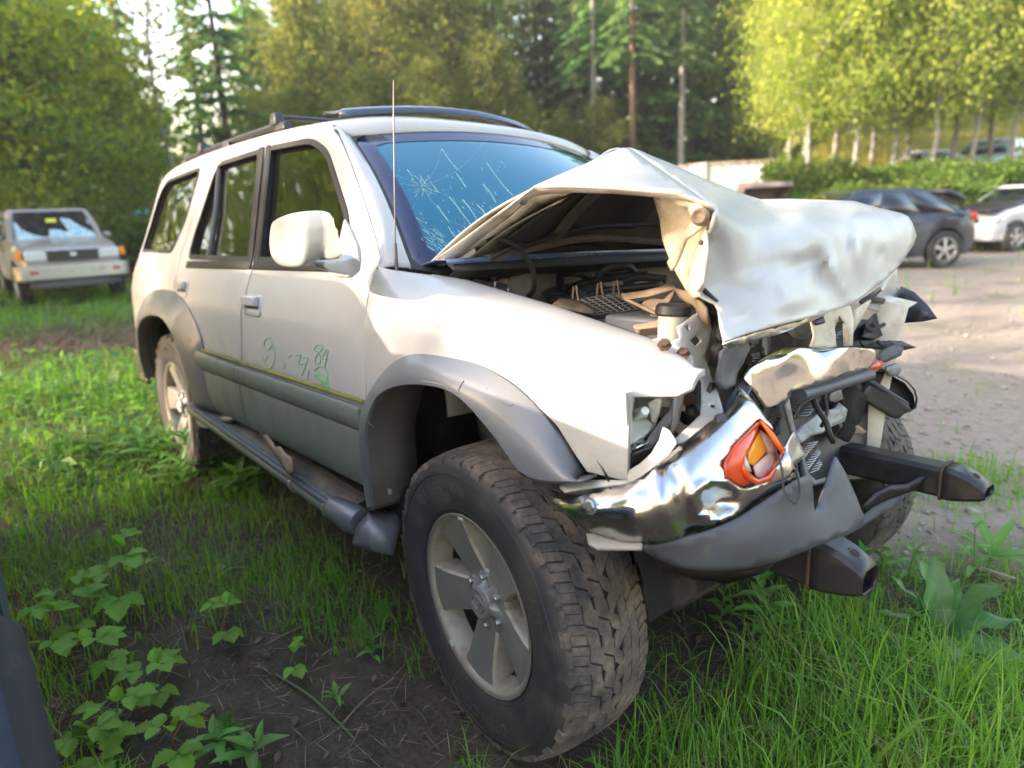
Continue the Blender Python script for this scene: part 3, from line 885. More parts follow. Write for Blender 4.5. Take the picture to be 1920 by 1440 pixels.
# -- green marker scribble on the door
tr = bvh_of(FD)
b = MB()
sx = lambda X: X / 2.571 + 230
sy = lambda Y: Y / 2.571 + 500
for p in (((715, 345), (690, 350), (685, 385), (705, 400), (722, 375), (712, 348)), ((724, 372), (735, 420), (728, 470), (708, 495), (695, 490)), ((760, 445), (785, 470), (775, 490)), ((800, 440), (815, 425)),
          ((835, 430), (860, 425), (850, 470), (880, 468)), ((870, 440), (895, 445), (865, 525)), ((900, 500), (890, 545)),
          ((935, 380), (955, 375), (965, 395), (935, 430), (930, 465), (955, 460), (950, 420), (925, 400), (935, 380)), ((985, 400), (965, 440), (990, 450)), ((992, 405), (975, 490)),
          ((925, 500), (960, 480), (990, 520), (985, 560), (1000, 585), (965, 595), (945, 570), (985, 555), (930, 535), (960, 520), (995, 560), (950, 540), (925, 515)), ((940, 500), (965, 560), (990, 590)), ((950, 580), (985, 575), (990, 595), (955, 595)),
          ((675, 440), (690, 470)), ((700, 430), (690, 455))):
    stroke(b, tr, [(sx(x), sy(y)) for x, y in p], .0015, .0008, 4)
tag(b.build('green_scribble', M['marker'], FD, smooth=0, merge=False), kind='stuff')
# scratches and scuffs on the front flare
tr = bvh_of(FLF); b = MB()
for p in (((858, 735), (865, 720), (869, 714)), ((893, 723), (903, 726), (912, 729)), ((946, 755), (955, 760), (962, 758)), ((790, 714), (830, 722), (845, 735)), ((700, 800), (694, 795), (690, 790))):
    stroke(b, tr, p, .0013, .001)
tag(b.build('scratch_marks', pmat('bare_scratch', (.24, .24, .24), .6), WING, smooth=0, merge=False), kind='stuff')

# -- running board
RB = empty('running_board', parent=SUV)
def sz(x): return .378 + (-.62 - x) * .054
b = MB(); rows = []
for x in np.linspace(-2.24, -.66, 20):
    z = sz(x); rows.append([Vector((x, -.70, z + .045)), Vector((x, -.79, z + .040)), Vector((x, -.835, z + .030)), Vector((x, -.852, z + .012)), Vector((x, -.852, z - .01))])
b.grid(rows); b.build('step_surface', M['brown_plastic'], RB, smooth=40, solid=.006)
for k in range(3):
    b = MB(); yy = -.745 - k * .028; b.tube([(-2.2, yy, sz(-2.2) + .046 - k * .003), (-.68, yy, sz(-.68) + .046 - k * .003)], .004, 6); b.build('step_rib', M['brown_plastic'], RB)
b = MB(); b.tube([(-2.24, -.850, sz(-2.24)), (-.62, -.850, sz(-.62))], .030, 16); b.build('step_tube', M['silver_dark'], RB)
b = MB(); b.tube([(-2.2, -.868, sz(-2.2) + .022), (-1.3, -.868, sz(-1.3) + .022), (-.68, -.868, sz(-.68) + .022)], .012, 10); b.build('step_edge', M['grey_plastic'], RB)
for x in (-1.02, -.76):
    b = MB(); b.tube([(x - .008, -.852, sz(x)), (x + .008, -.852, sz(x))], .034, 16); b.build('tube_clip', M['bare_metal'], RB)
b = MB(); b.tube([(-.74, -.85, sz(-.74) + .004), (-.62, -.852, sz(-.62) + .012), (-.575, -.845, sz(-.6) + .012)], [.038, .046, .040], 18); b.build('tube_end_cap', M['silver'], RB, smooth=50)
sheet('torn_end_plate', [(668, 990), (690, 962), (700, 950), (748, 962), (749, 985), (737, 1043), (690, 1030), (660, 1020)], [(668, 990, -.87), (700, 950, -.80), (748, 962, -.76), (740, 1040, -.82), (662, 1020, -.88), (700, 1005, -.87)], M['silver'], RB, th=.005, step=12, rnd=6, wob=.006, ws=16)
sheet('rear_end_cap', [(368, 764), (452, 770), (455, 782), (430, 790), (400, 792), (392, 804), (372, 800)], [(368, 764, -.76), (452, 770, -.79), (372, 800, -.87), (430, 790, -.84)], M['silver'], RB, th=.012, step=10, rnd=5)
sheet('loose_trim_strip', [(474, 793), (482, 793), (512, 830), (515, 838), (525, 837), (535, 850), (546, 858), (549, 885), (540, 890), (525, 865), (500, 830)], [(474, 793, -.80), (515, 838, -.855), (545, 885, -.895)], M['tan_dust'], RB, th=.004, step=9)
b = MB()
b.beam((-2.0, -.85, .42), (-2.0, -.5, .42), .05, .03); b.build('step_bracket', M['steel_black'], RB)
b = MB(); b.beam((-1.2, -.85, .39), (-1.2, -.5, .40), .05, .03); b.build('step_bracket', M['steel_black'], RB)
# ---------------------------------------------------------------- wheels of the wreck
TR = .388
def h_top(h): return TR - .012 * (abs(h) / .125) ** 3
def text_mesh(txt, size, ext):
    cu = bpy.data.curves.new('lettering', 'FONT'); cu.body = txt; cu.size = size; cu.extrude = ext; cu.align_x = 'CENTER'; cu.space_character = 1.12; cu.resolution_u = 3
    o = bpy.data.objects.new('lettering', cu); COL.objects.link(o)
    dg = bpy.context.evaluated_depsgraph_get(); dg.update()
    me = bpy.data.meshes.new_from_object(o.evaluated_get(dg))
    bpy.data.objects.remove(o); bpy.data.curves.remove(cu)
    return me
def make_wheel(parent):
    W = empty('wheel', parent=parent)
    # tyre carcass
    b = MB()
    prof = [(.214, .098), (.228, .112), (.236, .120), (.243, .124), (.262, .131), (.300, .1375), (.335, .1375), (.360, .133), (.378, .125), (.386, .112), (.3885, .095), (.390, 0)]
    prof = [(r if r < .262 else .262 + .913 * (r - .262), h) for r, h in prof]
    prof = prof + [(r, -h * .76) for r, h in reversed(prof[:-1])]
    b.lathe(prof, (0, 0, 0), (0, -1, 0), 96)
    T = b.build('tyre', M['sidewall'], W, smooth=50)
    # concentric ribs on the sidewall
    b = MB()
    for r0, h in ((.247, .1255), (.338, .1372)):
        b.lathe([(r0 - .0015, h - .002), (r0 - .001, h + .0012), (r0 + .001, h + .0012), (r0 + .0015, h - .002)], (0, 0, 0), (0, -1, 0), 96)
    b.build('sidewall_rib', M['sidewall'], T, smooth=50)
    # tread blocks
    b = MB(); rr = random.Random(5)
    def P(r_, a, h): return Vector((r_ * math.cos(a), -(h if h > 0 else h * .76), r_ * math.sin(a)))
    def block(a0, a1, h0, h1, sk, depth=.012, cut=.0):
        am = .0012 / TR
        zz = []
        for h, s_ in ((h0, -1), (h1, 1)):
            for a in (a0, a1):
                zz.append((a + sk * (h - (h0 + h1) / 2), h + (cut if a == a1 else 0)))
        q = [zz[0], zz[1], zz[3], zz[2]]
        top = [P(h_top(h) + rr.uniform(-.0006, .0004), a, h) for a, h in q]
        cen = sum(top, Vector()) / 4
        base = [P(h_top(h) - depth, a, h) for a, h in q]
        base = [p + (p - (sum(base, Vector()) / 4)) * .06 for p in base]
        b.mesh(top + base, [(0, 1, 2, 3), (4, 5, 1, 0), (5, 6, 2, 1), (6, 7, 3, 2), (7, 4, 0, 3)])
    n1, n2 = 54, 60
    for s in (-1, 1):
        for k in range(n1):
            a = 2 * PI * (k + (.5 if s > 0 else 0)) / n1; w = 2 * PI / n1
            block(a + w * .03, a + w * .47, s * .082, s * .118, s * .8, .009)
            block(a + w * .50, a + w * (.93 if k % 2 else .90), s * .080, s * .118, s * .8, .009)
            if k % 2: block(a + w * .06, a + w * .84, s * .1185, s * .131, 0, .016)
            else: block(a + w * .06, a + w * .84, s * .1185, s * .126, 0, .012)
        for k in range(n2):
            a = 2 * PI * (k + (.3 if s > 0 else 0)) / n2; w = 2 * PI / n2
            block(a + w * .03, a + w * .96, s * (.050 if k % 2 else .046), s * .0785, s * 1.6, .006, .003 * (1 if k % 2 else -1))
            block(a + w * .23, a + w * 1.16, s * .016, s * (.047 if k % 2 else .043), s * 1.6, .006, .003 * (1 if k % 2 else -1))
    for k in range(n2):
        a = 2 * PI * (k + .6) / n2; w = 2 * PI / n2
        block(a + w * .03, a + w * .96, -.0135, .0135, 2.0 if k % 2 else -2.0, .005, .004 * (1 if k % 2 else -1))
    b.build('tread', M['tread'], T, smooth=0, merge=False)
    # raised lettering, tops outwards, running clockwise seen from outside
    for txt, mid in (('OPEN COUNTRY', -97), ('ALL TERRAIN', 112), ('A/T', 22)):
        me = text_mesh(txt, .042, .0013)
        for v in me.vertices:
            x, y, z = v.co
            r_ = .288 + y; a = R(mid) - x / .305
            hh = float(np.interp(r_, [.262, .300, .335, .36], [.131, .1375, .1375, .133]))
            v.co = (r_ * math.cos(a), -(hh + .0002 + z), r_ * math.sin(a))
        me.materials.clear(); me.materials.append(M['letters'])
        o = bpy.data.objects.new('sidewall_lettering', me); COL.objects.link(o); o.parent = T; tag(o, kind='stuff')
    # rim
    b = MB()
    b.lathe([(.214, .098), (.224, .110), (.233, .1205), (.2345, .1235), (.231, .1245), (.222, .1205), (.216, .112), (.209, .085), (.205, .06)], (0, 0, 0), (0, -1, 0), 72)
    b.cur = 1; b.lathe([(.205, .06), (.196, .0), (.190, -.08), (.205, -.10)], (0, 0, 0), (0, -1, 0), 72)  # inner barrel coloured dark for the shade behind the spokes
    RIM = b.build('rim', [M['alloy_side'], M['dark_liner']], W, smooth=40)
    b = MB(); b.lathe([(.2335, .1225), (.2335, .1252), (.229, .1255), (.2245, .1225)], (0, 0, 0), (0, -1, 0), 72); b.build('rim_lip', M['alloy'], RIM, smooth=40)
    b = MB(); b.disc((0, 0, 0), (0, -1, 0), .185, 40, .01); b.lathe([(.10, .012), (.165, .016), (.165, .004)], (0, 0, 0), (0, -1, 0), 40)
    b.build('brake_disc', M['dark_liner'], RIM, smooth=40)
    # five broad spokes
    for k in range(5):
        a = R(48 + 72 * k)
        ca, sa = math.cos(a), math.sin(a)
        def Q(r_, w, h): return Vector((r_ * ca - w * sa, -h, r_ * sa + w * ca))
        F_ = [(.058, .040, .082), (.085, .046, .088), (.13, .051, .098), (.175, .058, .106), (.205, .067, .111), (.219, .073, .112)]
        b = MB(); rows = []
        for r_, w, h in F_:
            rows.append([Q(r_, -w - .004, h - .060), Q(r_, -w, h - .007), Q(r_, -w + .005, h), Q(r_, 0, h + .0015), Q(r_, w - .005, h), Q(r_, w, h - .007), Q(r_, w + .004, h - .060)])
        b.grid(rows); b.cur = 0
        sp = b.build('spoke', [M['alloy'], M['alloy_side']], RIM, smooth=30)
        me = sp.data
        for p in me.polygons:
            c = p.center; 
            if abs(p.normal.y) < .6: p.material_index = 1
        b = MB(); b.face([Q(.219, -.073, .110), Q(.205, -.067, .109), Q(.205, .067, .109), Q(.219, .073, .110)])
    # hub, nuts, cap
    b = MB(); b.lathe([(.088, .045), (.088, .078), (.083, .084), (.050, .085)], (0, 0, 0), (0, -1, 0), 40); b.build('hub', M['alloy'], RIM, smooth=40)
    b = MB(); n = 96; rows = [[], [], [], []]
    for k in range(n):
        t = 2 * PI * k / n + .3
        w = .0605 + .0155 * math.cos(6 * t)
        rows[0].append(P(w, t - .3, .083)); rows[1].append(P(w - .001, t - .3, .089)); rows[2].append(P(.043, t - .3, .100)); rows[3].append(P(.040, t - .3, .107))
    b.grid(rows, closed=True)
    cap = b.build('centre_cap', M['alu_dull'], RIM, smooth=40)
    b = MB(); b.lathe([(.041, .103), (.041, .111), (.037, .113), (.034, .1115), (.02, .1115), (.0001, .1118)], (0, 0, 0), (0, -1, 0), 36); b.build('cap_disc', M['alu_dull'], RIM, smooth=40)
    b = MB()
    def ell(cx, cz, rx, rz): b.tube([Vector((cx + rx * math.cos(t), -.1125, cz + rz * math.sin(t))) for t in np.linspace(0, 2 * PI, 33)], .0017, 6, caps=False)
    ell(0, 0, .026, .018); ell(0, .007, .0165, .0075); ell(0, .001, .0075, .0165)
    b.build('cap_emblem', M['bare_metal'], RIM, smooth=40)
    for k in range(6):
        t = 2 * PI * (k + .5) / 6 - .3 + .3
        t = (PI + 2 * PI * k) / 6
        b = MB(); c = P(.066, t, .080)
        b.lathe([(.0085, 0), (.0085, .016), (.0065, .020), (.0001, .021)], c, (0, -1, 0), 6); b.lathe([(.0135, .003), (.0125, .0065), (.010, .004)], c, (0, -1, 0), 16)
        b.build('lug_nut', M['bare_metal'], RIM, smooth=30)
    for k in range(2):
        b = MB(); t = R(98 if k else 232); b.box(P(.226, t, .122), (.02, .006, .014), rot=Matrix.Rotation(-t + PI / 2, 3, 'Y')); b.build('wheel_weight', M['milky'], RIM, bevel=.001)
    return W
WH = make_wheel(SUV)
def place_wheel(o, loc, steer, camber, spin, far=False):
    a = Vector((math.sin(steer) * math.cos(camber), -math.cos(steer) * math.cos(camber), math.sin(camber)))
    if far: a = Vector((a.x, -a.y, a.z))
    e1 = Vector((math.cos(steer), math.sin(steer) * (-1 if far else 1), 0)) * (-1 if far else 1)
    Y = -a; Z = e1.cross(Y).normalized(); X = Y.cross(Z)
    m_ = Matrix((X, Y, Z)).transposed() @ Matrix.Rotation(spin, 3, 'Y')
    m_ = m_.to_4x4(); m_.translation = loc
    o.matrix_local = m_
WHEELS = [WH] + [copy_tree(WH, SUV) for _ in range(3)]
place_wheel(WHEELS[0], (-.050, -.692, .324), R(-4.6), R(-2.6), R(0))
place_wheel(WHEELS[1], (-2.675, -.690, .40), 0, 0, R(14))
place_wheel(WHEELS[2], (-.02, .705, .335), R(4), R(2), R(30), True)
place_wheel(WHEELS[3], (-2.675, .690, .42), 0, 0, R(50), True)

# ---------------------------------------------------------------- buckled bonnet
HA = at(1180, 279, y=-.15); H0 = at(797, 501, y=-.655); H1 = at(1000, 351, y=-.63); HC = at(1425, 376, y=.05)
b = MB()
Hf0, Hf1 = Vector((-.44, .655, 1.14)), Vector((-.05, .66, 1.26))
def L3(p, q, t): return p.lerp(q, t)
mid0 = Vector((-.385, -.10, 1.160)); midf = Vector((-.395, .35, 1.155))
ridge = [H1, H1.lerp(HA, .5) + Vector((0, 0, .004)), HA, at(1290, 322, y=-.03), HC]
# rear leaf: cowl to ridge
hinge = [H0, H0.lerp(mid0, .5) + Vector((0.01, 0, .006)), mid0, midf, Hf0]
rid = [H1, H1.lerp(HA, .5), HA, Vector((.0, .22, 1.325)), Hf1]
rows = [[hinge[j].lerp(rid[j], t) + Vector((0, 0, .022 * math.sin(t * PI))) for j in range(5)] for t in np.linspace(0, 1, 6)]
rearleaf = [[p.copy() for p in r] for r in rows]
b.patch(rows, 3, 6)
HOOD = b.build('bonnet', M['white_hood'], SUV, smooth=30, solid=.006, off=-1)
# middle leaf near side and crushed front leaf, one sheet traced over its creases
crease = [(1180, 278), (1222, 308), (1262, 336), (1302, 364), (1341, 393)]
lobe_out = [(1000, 351), (1045, 331), (1100, 308), (1140, 288), (1160, 280)] + crease + [(1325, 380), (1290, 368), (1240, 361), (1150, 354), (1060, 350)]
yc = lambda x: -.15 - .45 * (x - 1180) / 161
lobe_ctl = [(x, y, yc(x)) for x, y in crease] + [(1000, 351, -.63), (1060, 350, -.63), (1150, 354, -.625), (1240, 361, -.62), (1290, 368, -.615), (1100, 308, -.38), (1150, 325, -.47), (1220, 340, -.52)]
face_out = crease[:1] + [(1200, 284), (1260, 311), (1330, 340), (1390, 364), (1425, 375), (1480, 374), (1540, 376), (1600, 378), (1650, 392), (1690, 401), (1702, 407), (1710, 420), (1717, 442), (1712, 458), (1690, 492), (1672, 512),
            (1640, 540), (1595, 572), (1540, 590), (1450, 612), (1400, 626), (1357, 641), (1350, 610), (1346, 580), (1340, 570), (1312, 556), (1320, 500), (1328, 440), (1338, 405)] + crease[:0:-1]
face_ctl = [(x, y, at(x, y, y=yc(x)).x) for x, y in crease] + [(1260, 311, at(1260, 311, y=-.08).x), (1330, 340, at(1330, 340, y=-.02).x), (1425, 375, .12), (1312, 556, .425), (1328, 440, .445), (1357, 641, .515),
            (1425, 408, .33), (1425, 440, .385), (1425, 490, .42), (1425, 550, .455), (1425, 605, .485), (1500, 385, .25), (1500, 410, .355), (1500, 450, .395), (1500, 510, .425), (1500, 560, .452), (1500, 598, .470), (1600, 379, .21), (1600, 400, .315), (1600, 440, .37), (1600, 500, .40), (1600, 568, .43), (1700, 406, .30), (1717, 442, .33), (1690, 492, .365), (1660, 450, .365), (1640, 540, .40)]
# long soft folds and dents beaten into the sheet: (px, py, dx, dy, width, depth)
dents = [(1490, 455, .9, -.12, 20, -.012), (1440, 500, 1, -.25, 14, .010), (1500, 500, 1, -.5, 15, .016), (1562, 505, .35, 1, 14, -.028), (1534, 515, .25, 1, 11, .020), (1607, 470, .15, 1, 12, -.022), (1625, 480, .15, 1, 9, .012), (1400, 545, 1, .1, 12, .012), (1640, 470, .3, 1, 10, .010), (1470, 570, 1, -.2, 14, -.010), (1370, 470, .15, 1, 14, -.012), (1545, 392, 1, .02, 6, .008), (1470, 550, .5, 1, 9, -.010), (1545, 500, .3, 1, 4, .014), (1600, 455, .12, 1, 4, -.012), (1425, 520, 1, -.35, 4, .010), (1500, 470, 1, -.2, 4, -.010), (1385, 590, 1, -.1, 4, .010), (1580, 540, .5, 1, 4, -.010), (1655, 480, .3, 1, 4, .010)]
def leaf_sheet(name, out, ctl, step, amp, axis, **k):
    f = tps(ctl); V2, F2 = cdt_fill(out, step=step); V3 = []
    for q in V2:
        y = f(q.x, q.y)
        for cx, cy, dx, dy, w, dp in dents:
            l = math.hypot(dx, dy); ux, uy = dx / l, dy / l
            s_ = (q.x - cx) * ux + (q.y - cy) * uy; t_ = -(q.x - cx) * uy + (q.y - cy) * ux
            y += dp * amp * math.exp(-(t_ / w) ** 2 - (s_ / (w * 3.2)) ** 2)
        V3.append(at(q.x, q.y, **{axis: y}))
    b = MB(); b.mesh(V3, F2)
    return b.build(name, M['white_hood'], SUV, solid=.005, off=0, merge=False, fixn=False, **k)
FRONT_LEAF = leaf_sheet('bonnet_front', face_out, face_ctl, 9, -.7, 'x', smooth=75)
leaf_sheet('bonnet_fold', lobe_out, lobe_ctl, 14, 0, 'y', smooth=75)
tr = bvh_of(FRONT_LEAF); b = MB()
for p in (((1612, 488), (1618, 497), (1624, 495), (1626, 487)), ((1452, 451), (1456, 456)), ((1455, 497), (1460, 502)), ((1490, 520), (1496, 540), (1505, 556)), ((1645, 480), (1655, 493)), ((1364, 612), (1372, 610)), ((1430, 560), (1450, 566)), ((1476, 568), (1480, 580)), ((1410, 379), (1428, 388)), ((1480, 384), (1500, 380), (1520, 382)), ((1670, 450), (1676, 456)), ((1560, 560), (1580, 552))):
    stroke(b, tr, p, .0011, .0008)
tag(b.build('scratch_marks', M['dark_liner'], FRONT_LEAF, smooth=0, merge=False), kind='stuff')
# rolled edge of the near side and the pressed inner frame behind it
sheet('bonnet_lip', [(797, 501), (1000, 351), (1060, 350), (1150, 354), (1240, 361), (1290, 368), (1325, 380), (1341, 393), (1334, 398), (1318, 386), (1286, 375), (1240, 369), (1150, 362), (1070, 360), (1020, 362), (1003, 367), (960, 405), (900, 448), (860, 482), (830, 500), (806, 508)],
      [(797, 501, -.655), (1000, 351, -.63), (1150, 354, -.625), (1341, 393, -.60), (1286, 375, -.60), (1003, 367, -.60), (1150, 362, -.60), (900, 448, -.60), (830, 500, -.62), (900, 425, -.645)], M['white_in'], HOOD, th=.003, step=14)
sheet('bonnet_inner_rail', [(1003, 367), (1070, 360), (1058, 366), (1010, 392), (962, 428), (930, 455), (890, 470), (862, 483), (835, 502), (830, 498), (860, 482), (900, 448), (960, 405)],
      [(1003, 367, -.60), (1070, 360, -.57), (1010, 392, -.52), (930, 455, -.52), (862, 483, -.58), (960, 405, -.60)], M['white_in'], HOOD, th=.004, step=12)
# inner panel under the rear leaf, with dark insulation fields and ribs
inner = [[p + Vector((.030, 0, -.030)) for p in r[0:4]] for r in rearleaf]
for r in inner: r[0] = r[0] + Vector((.0, .06, 0))
b = MB(); b.patch(inner, 3, 6); b.build('bonnet_inner_panel', M['underhood'], HOOD, smooth=40, solid=.004)
def onleaf(u, v, d=.045):
    r = v * (len(inner) - 1); i = min(int(r), len(inner) - 2); c = u * 3; j = min(int(c), 2)
    a = inner[i][j].lerp(inner[i][j + 1], c - j); b2 = inner[i + 1][j].lerp(inner[i + 1][j + 1], c - j)
    return a.lerp(b2, r - i) + Vector((.6, 0, -.75)).normalized() * (d - .030)
for (u0, u1, v0, v1) in ((.07, .36, .30, .86), (.44, .78, .34, .90), (.10, .70, .05, .20)):
    P = roundpoly([(u0, v0), (u1, v0), (u1, v1), (u0, v1)], .09, 5)
    VV, FF = cdt_fill(P, step=.06); b = MB(); b.mesh([onleaf(q.x, q.y, .038) for q in VV], FF); b.build('insulation_pad', M['insul'], HOOD, smooth=60, solid=.008, off=0, merge=False, fixn=False)
for us in (((.05, .25), (.30, .26), (.62, .27), (.95, .28)), ((.39, .28), (.40, .6), (.41, .95))):
    b = MB(); b.tube([onleaf(u, v, .05) for u, v in us], .022, 8, smooth=5, flat=.6); b.build('inner_rib', M['underhood'], HOOD)
b = MB(); b.tube([onleaf(u, v, .062) for u, v in ((.04, .30), (.14, .40), (.22, .36), (.5, .42), (.80, .50))], .006, 8, smooth=6); b.build('washer_hose', M['black_rubber'], HOOD)
# folded inner panel of the front leaf, crumpled, seen from the side
sheet('torn_inner_panel', [(1222, 366), (1260, 368), (1292, 374), (1322, 388), (1339, 400), (1330, 440), (1322, 500), (1312, 552), (1303, 562), (1288, 546), (1270, 520), (1258, 490), (1246, 450), (1236, 410)],
      [(1222, 366, -.40), (1260, 368, -.56), (1292, 374, -.595), (1339, 400, -.60), (1330, 440, -.598), (1322, 500, -.598), (1312, 552, -.59), (1288, 546, -.50), (1258, 490, -.40), (1246, 450, -.34), (1236, 410, -.36), (1280, 430, -.42), (1290, 480, -.44), (1300, 520, -.54)], M['white_in'], FRONT_LEAF, th=.003, step=9, wob=.012, ws=11, smooth=24)
sheet('crumpled_brace', [(1262, 368), (1292, 376), (1318, 392), (1322, 420), (1306, 436), (1290, 452), (1280, 478), (1268, 498), (1262, 505), (1254, 488), (1268, 462), (1285, 440), (1300, 415), (1290, 392), (1268, 384)],
      [(1262, 368, -.57), (1318, 392, -.61), (1306, 436, -.60), (1268, 498, -.55), (1285, 440, -.57), (1290, 392, -.58)], M['white_in'], FRONT_LEAF, th=.006, step=8, wob=.010, ws=14, smooth=25)
sheet('crumpled_brace', [(1330, 432), (1328, 470), (1318, 530), (1308, 553), (1300, 548), (1294, 520), (1300, 480), (1315, 452)],
      [(1330, 432, -.61), (1308, 553, -.61), (1294, 520, -.56), (1315, 452, -.585)], M['white_in'], FRONT_LEAF, th=.005, step=8, wob=.010, ws=15, smooth=25)
b = MB(); c = at(1314, 407, y=-.63)
b.lathe([(.017, 0), (.017, .006), (.012, .012), (.006, .007), (.0001, .007)], c, (.25, -.9, .1), 20); b.build('bonnet_bump_stop', M['tan_dust'], FRONT_LEAF, smooth=40)
b = MB(); c = at(1334, 404, y=-.612); b.lathe([(.010, 0), (.010, .004), (.0001, .004)], c, (.2, -.95, .1), 14); b.build('hole_plug', M['black_rubber'], FRONT_LEAF)
b = MB(); c = at(1315, 455, y=-.615); b.lathe([(.005, 0), (.004, .005), (.0001, .005)], c, (.2, -.95, .1), 10); b.build('hole_plug', M['black_rubber'], FRONT_LEAF)
sheet('dark_torn_edge', [(1310, 556), (1322, 545), (1342, 566), (1346, 600), (1352, 640), (1338, 630), (1328, 600), (1318, 580)], [(1310, 556, -.58), (1342, 566, -.56), (1352, 640, -.55), (1328, 600, -.50)], M['black_plastic'], FRONT_LEAF, th=.006, step=9, wob=.008)
sheet('chrome_bonnet_edge', [(1357, 641), (1400, 626), (1450, 612), (1500, 600), (1545, 586), (1545, 592), (1500, 612), (1450, 628), (1400, 642), (1372, 652), (1356, 653)], [(1357, 641, -.575), (1450, 612, -.33), (1545, 586, .02), (1450, 628, -.325), (1356, 653, -.57)], M['chrome'], FRONT_LEAF, th=.006, step=10, wob=.003)
sheet('bent_bonnet_latch', [(1262, 540), (1300, 548), (1322, 575), (1330, 610), (1318, 600), (1300, 575), (1275, 556)], [(1262, 540, -.45), (1300, 548, -.54), (1330, 610, -.55), (1300, 575, -.52)], M['tan_dust'], FRONT_LEAF, th=.006, step=9, wob=.012, ws=14)
b = MB()
b.tube([at(915, 448, y=-.57), at(940, 449, y=-.56), at(975, 468, y=-.50), at(998, 505, y=-.46), at(1001, 540, y=-.44), at(990, 556, y=-.42)], .0075, 10, smooth=8); b.build('loose_hose', M['black_rubber'], SUV)
sheet('sticker', [(972, 375), (980, 370), (990, 377), (985, 384), (975, 383)], [(972, 375, -.615), (990, 377, -.61), (980, 384, -.608)], M['alu_dull'], HOOD, th=.001, step=9)
sheet('bonnet_hinge', [(806, 510), (840, 497), (870, 480), (890, 466), (893, 474), (870, 490), (845, 512), (850, 518), (830, 521), (815, 518)], [(806, 510, -.62), (890, 466, -.58), (850, 518, -.60)], M['white_in'], SUV, th=.012, step=9)

# ---------------------------------------------------------------- engine bay
b = MB()   # firewall with pressed fields
rows = []
for z in np.linspace(.70, 1.125, 8):
    rows.append([Vector((-.43 + .02 * math.sin(y * 9) * math.sin(z * 20) - .03 * math.cos(y * 2.1), y, z)) for y in np.linspace(-.62, .62, 30)])
b.grid(rows); b.build('firewall', M['firewall'], SUV, smooth=60, solid=.01)
b = MB()   # cowl: edge under the screen, reflection put into its blue, and a black tray
rows = []
for t in np.linspace(-1, 1, 25):
    y = t * .68; k = 1 - t * t
    rows.append([Vector((-.40 + .10 * k - .05, y, 1.142)), Vector((-.36 + .10 * k, y, 1.158 + .008 * k)), Vector((-.31 + .08 * k, y, 1.160 + .008 * k)), Vector((-.305 + .08 * k, y, 1.146 + .008 * k))])
b.grid(rows); b.build('cowl_edge', pmat('cowl_reflection_blue', (.06, .09, .18), .15, spec=.8, dirt=(.12, .07, .04), dscale=14, dlo=.55, dhi=.75), SUV, smooth=40, solid=.004)
b = MB(); rows = []
for t in np.linspace(-1, 1, 25):
    y = t * .66; k = 1 - t * t
    rows.append([Vector((-.305 + .08 * k, y, 1.147 + .008 * k)), Vector((-.30 + .07 * k, y, 1.128)), Vector((-.33 + .05 * k, y, 1.105)), Vector((-.43, y, 1.10))])
b.grid(rows); b.build('cowl_seal', M['black_rubber'], SUV, smooth=40, solid=.006)
for s in (-1, 1):
    b = MB(); rows = []
    for x in np.linspace(-.45, .36, 10):
        zt = float(np.interp(x, TE[:, 0], TE[:, 2]))
        rows.append([Vector((x, s * .665, zt - .012)), Vector((x, s * .60, zt - .022)), Vector((x, s * .58, zt - .06)), Vector((x, s * .50, .72)), Vector((x, s * .45, .45))])
    b.grid(rows); b.build('inner_wing', M['white_in'], SUV, smooth=40, solid=.005)
# engine lump, intake runners, hoses
b = MB(); b.box((-.10, .02, .78), (.46, .42, .34)); b.box((-.08, -.03, .97), (.34, .24, .07)); b.build('engine_block', M['brown_plastic'], SUV, bevel=.02)
b = MB()
b.prism([at(1010, 545, y=-.20), at(1075, 528, y=-.10), at(1100, 545, y=-.10), at(1085, 570, y=-.18), at(1030, 572, y=-.22)], (0, .12, .0)); b.build('throttle_body', M['alu_dull'], SUV, bevel=.01)
for k, P in enumerate((((1052, 545, -.25), (1052, 515, -.22), (1085, 512, -.20), (1105, 520, -.15)), ((1065, 550, -.22), (1090, 532, -.15), (1150, 520, -.10), (1215, 516, -.05)), ((1120, 518, -.18), (1140, 504, -.15), (1175, 500, -.10), (1190, 512, -.05)),
          ((1100, 555, -.2), (1140, 545, -.15), (1185, 540, -.12), (1240, 535, -.1)), ((1170, 530, -.10), (1200, 520, -.08), (1250, 524, -.05)), ((1030, 565, -.3), (1060, 560, -.28), (1080, 575, -.3)), ((870, 530, -.52), (890, 518, -.5), (905, 520, -.48), (920, 512, -.5)))):
    b = MB(); b.tube([at(x, y, y=yy) for x, y, yy in P], .013 if k not in (6,) else .007, 10, smooth=8); b.build('engine_hose', M['black_rubber'], SUV)
b = MB(); c = at(975, 540, y=-.40); b.lathe([(.0001, -.06), (.035, -.06), (.042, -.04), (.042, .05), (.030, .06), (.0001, .06)], c, (.75, -.5, .1), 20); b.build('brake_booster', M['brown_plastic'], SUV, smooth=40)
b = MB(); c = at(925, 537, y=-.46); b.box(c, (.05, .03, .04)); b.tube([c, c + Vector((.02, -.01, .05))], .010, 8); b.tube([c + Vector((.02, 0, 0)), c + Vector((.07, .01, -.01))], .014, 10); b.build('relay_bracket', M['bare_metal'], SUV, bevel=.004)
b = MB(); c = at(951, 536, y=-.44); b.box(c, (.035, .03, .045)); b.build('sensor_block', M['tan_dust'], SUV, bevel=.004)
b = MB(); b.lathe([(.0001, .0), (.012, 0), (.012, .02), (.022, .028), (.02, .05), (.0001, .055)], at(923, 528, y=-.46), (0, -.2, 1), 14); b.build('filler_cap', M['black_plastic'], SUV, smooth=40)
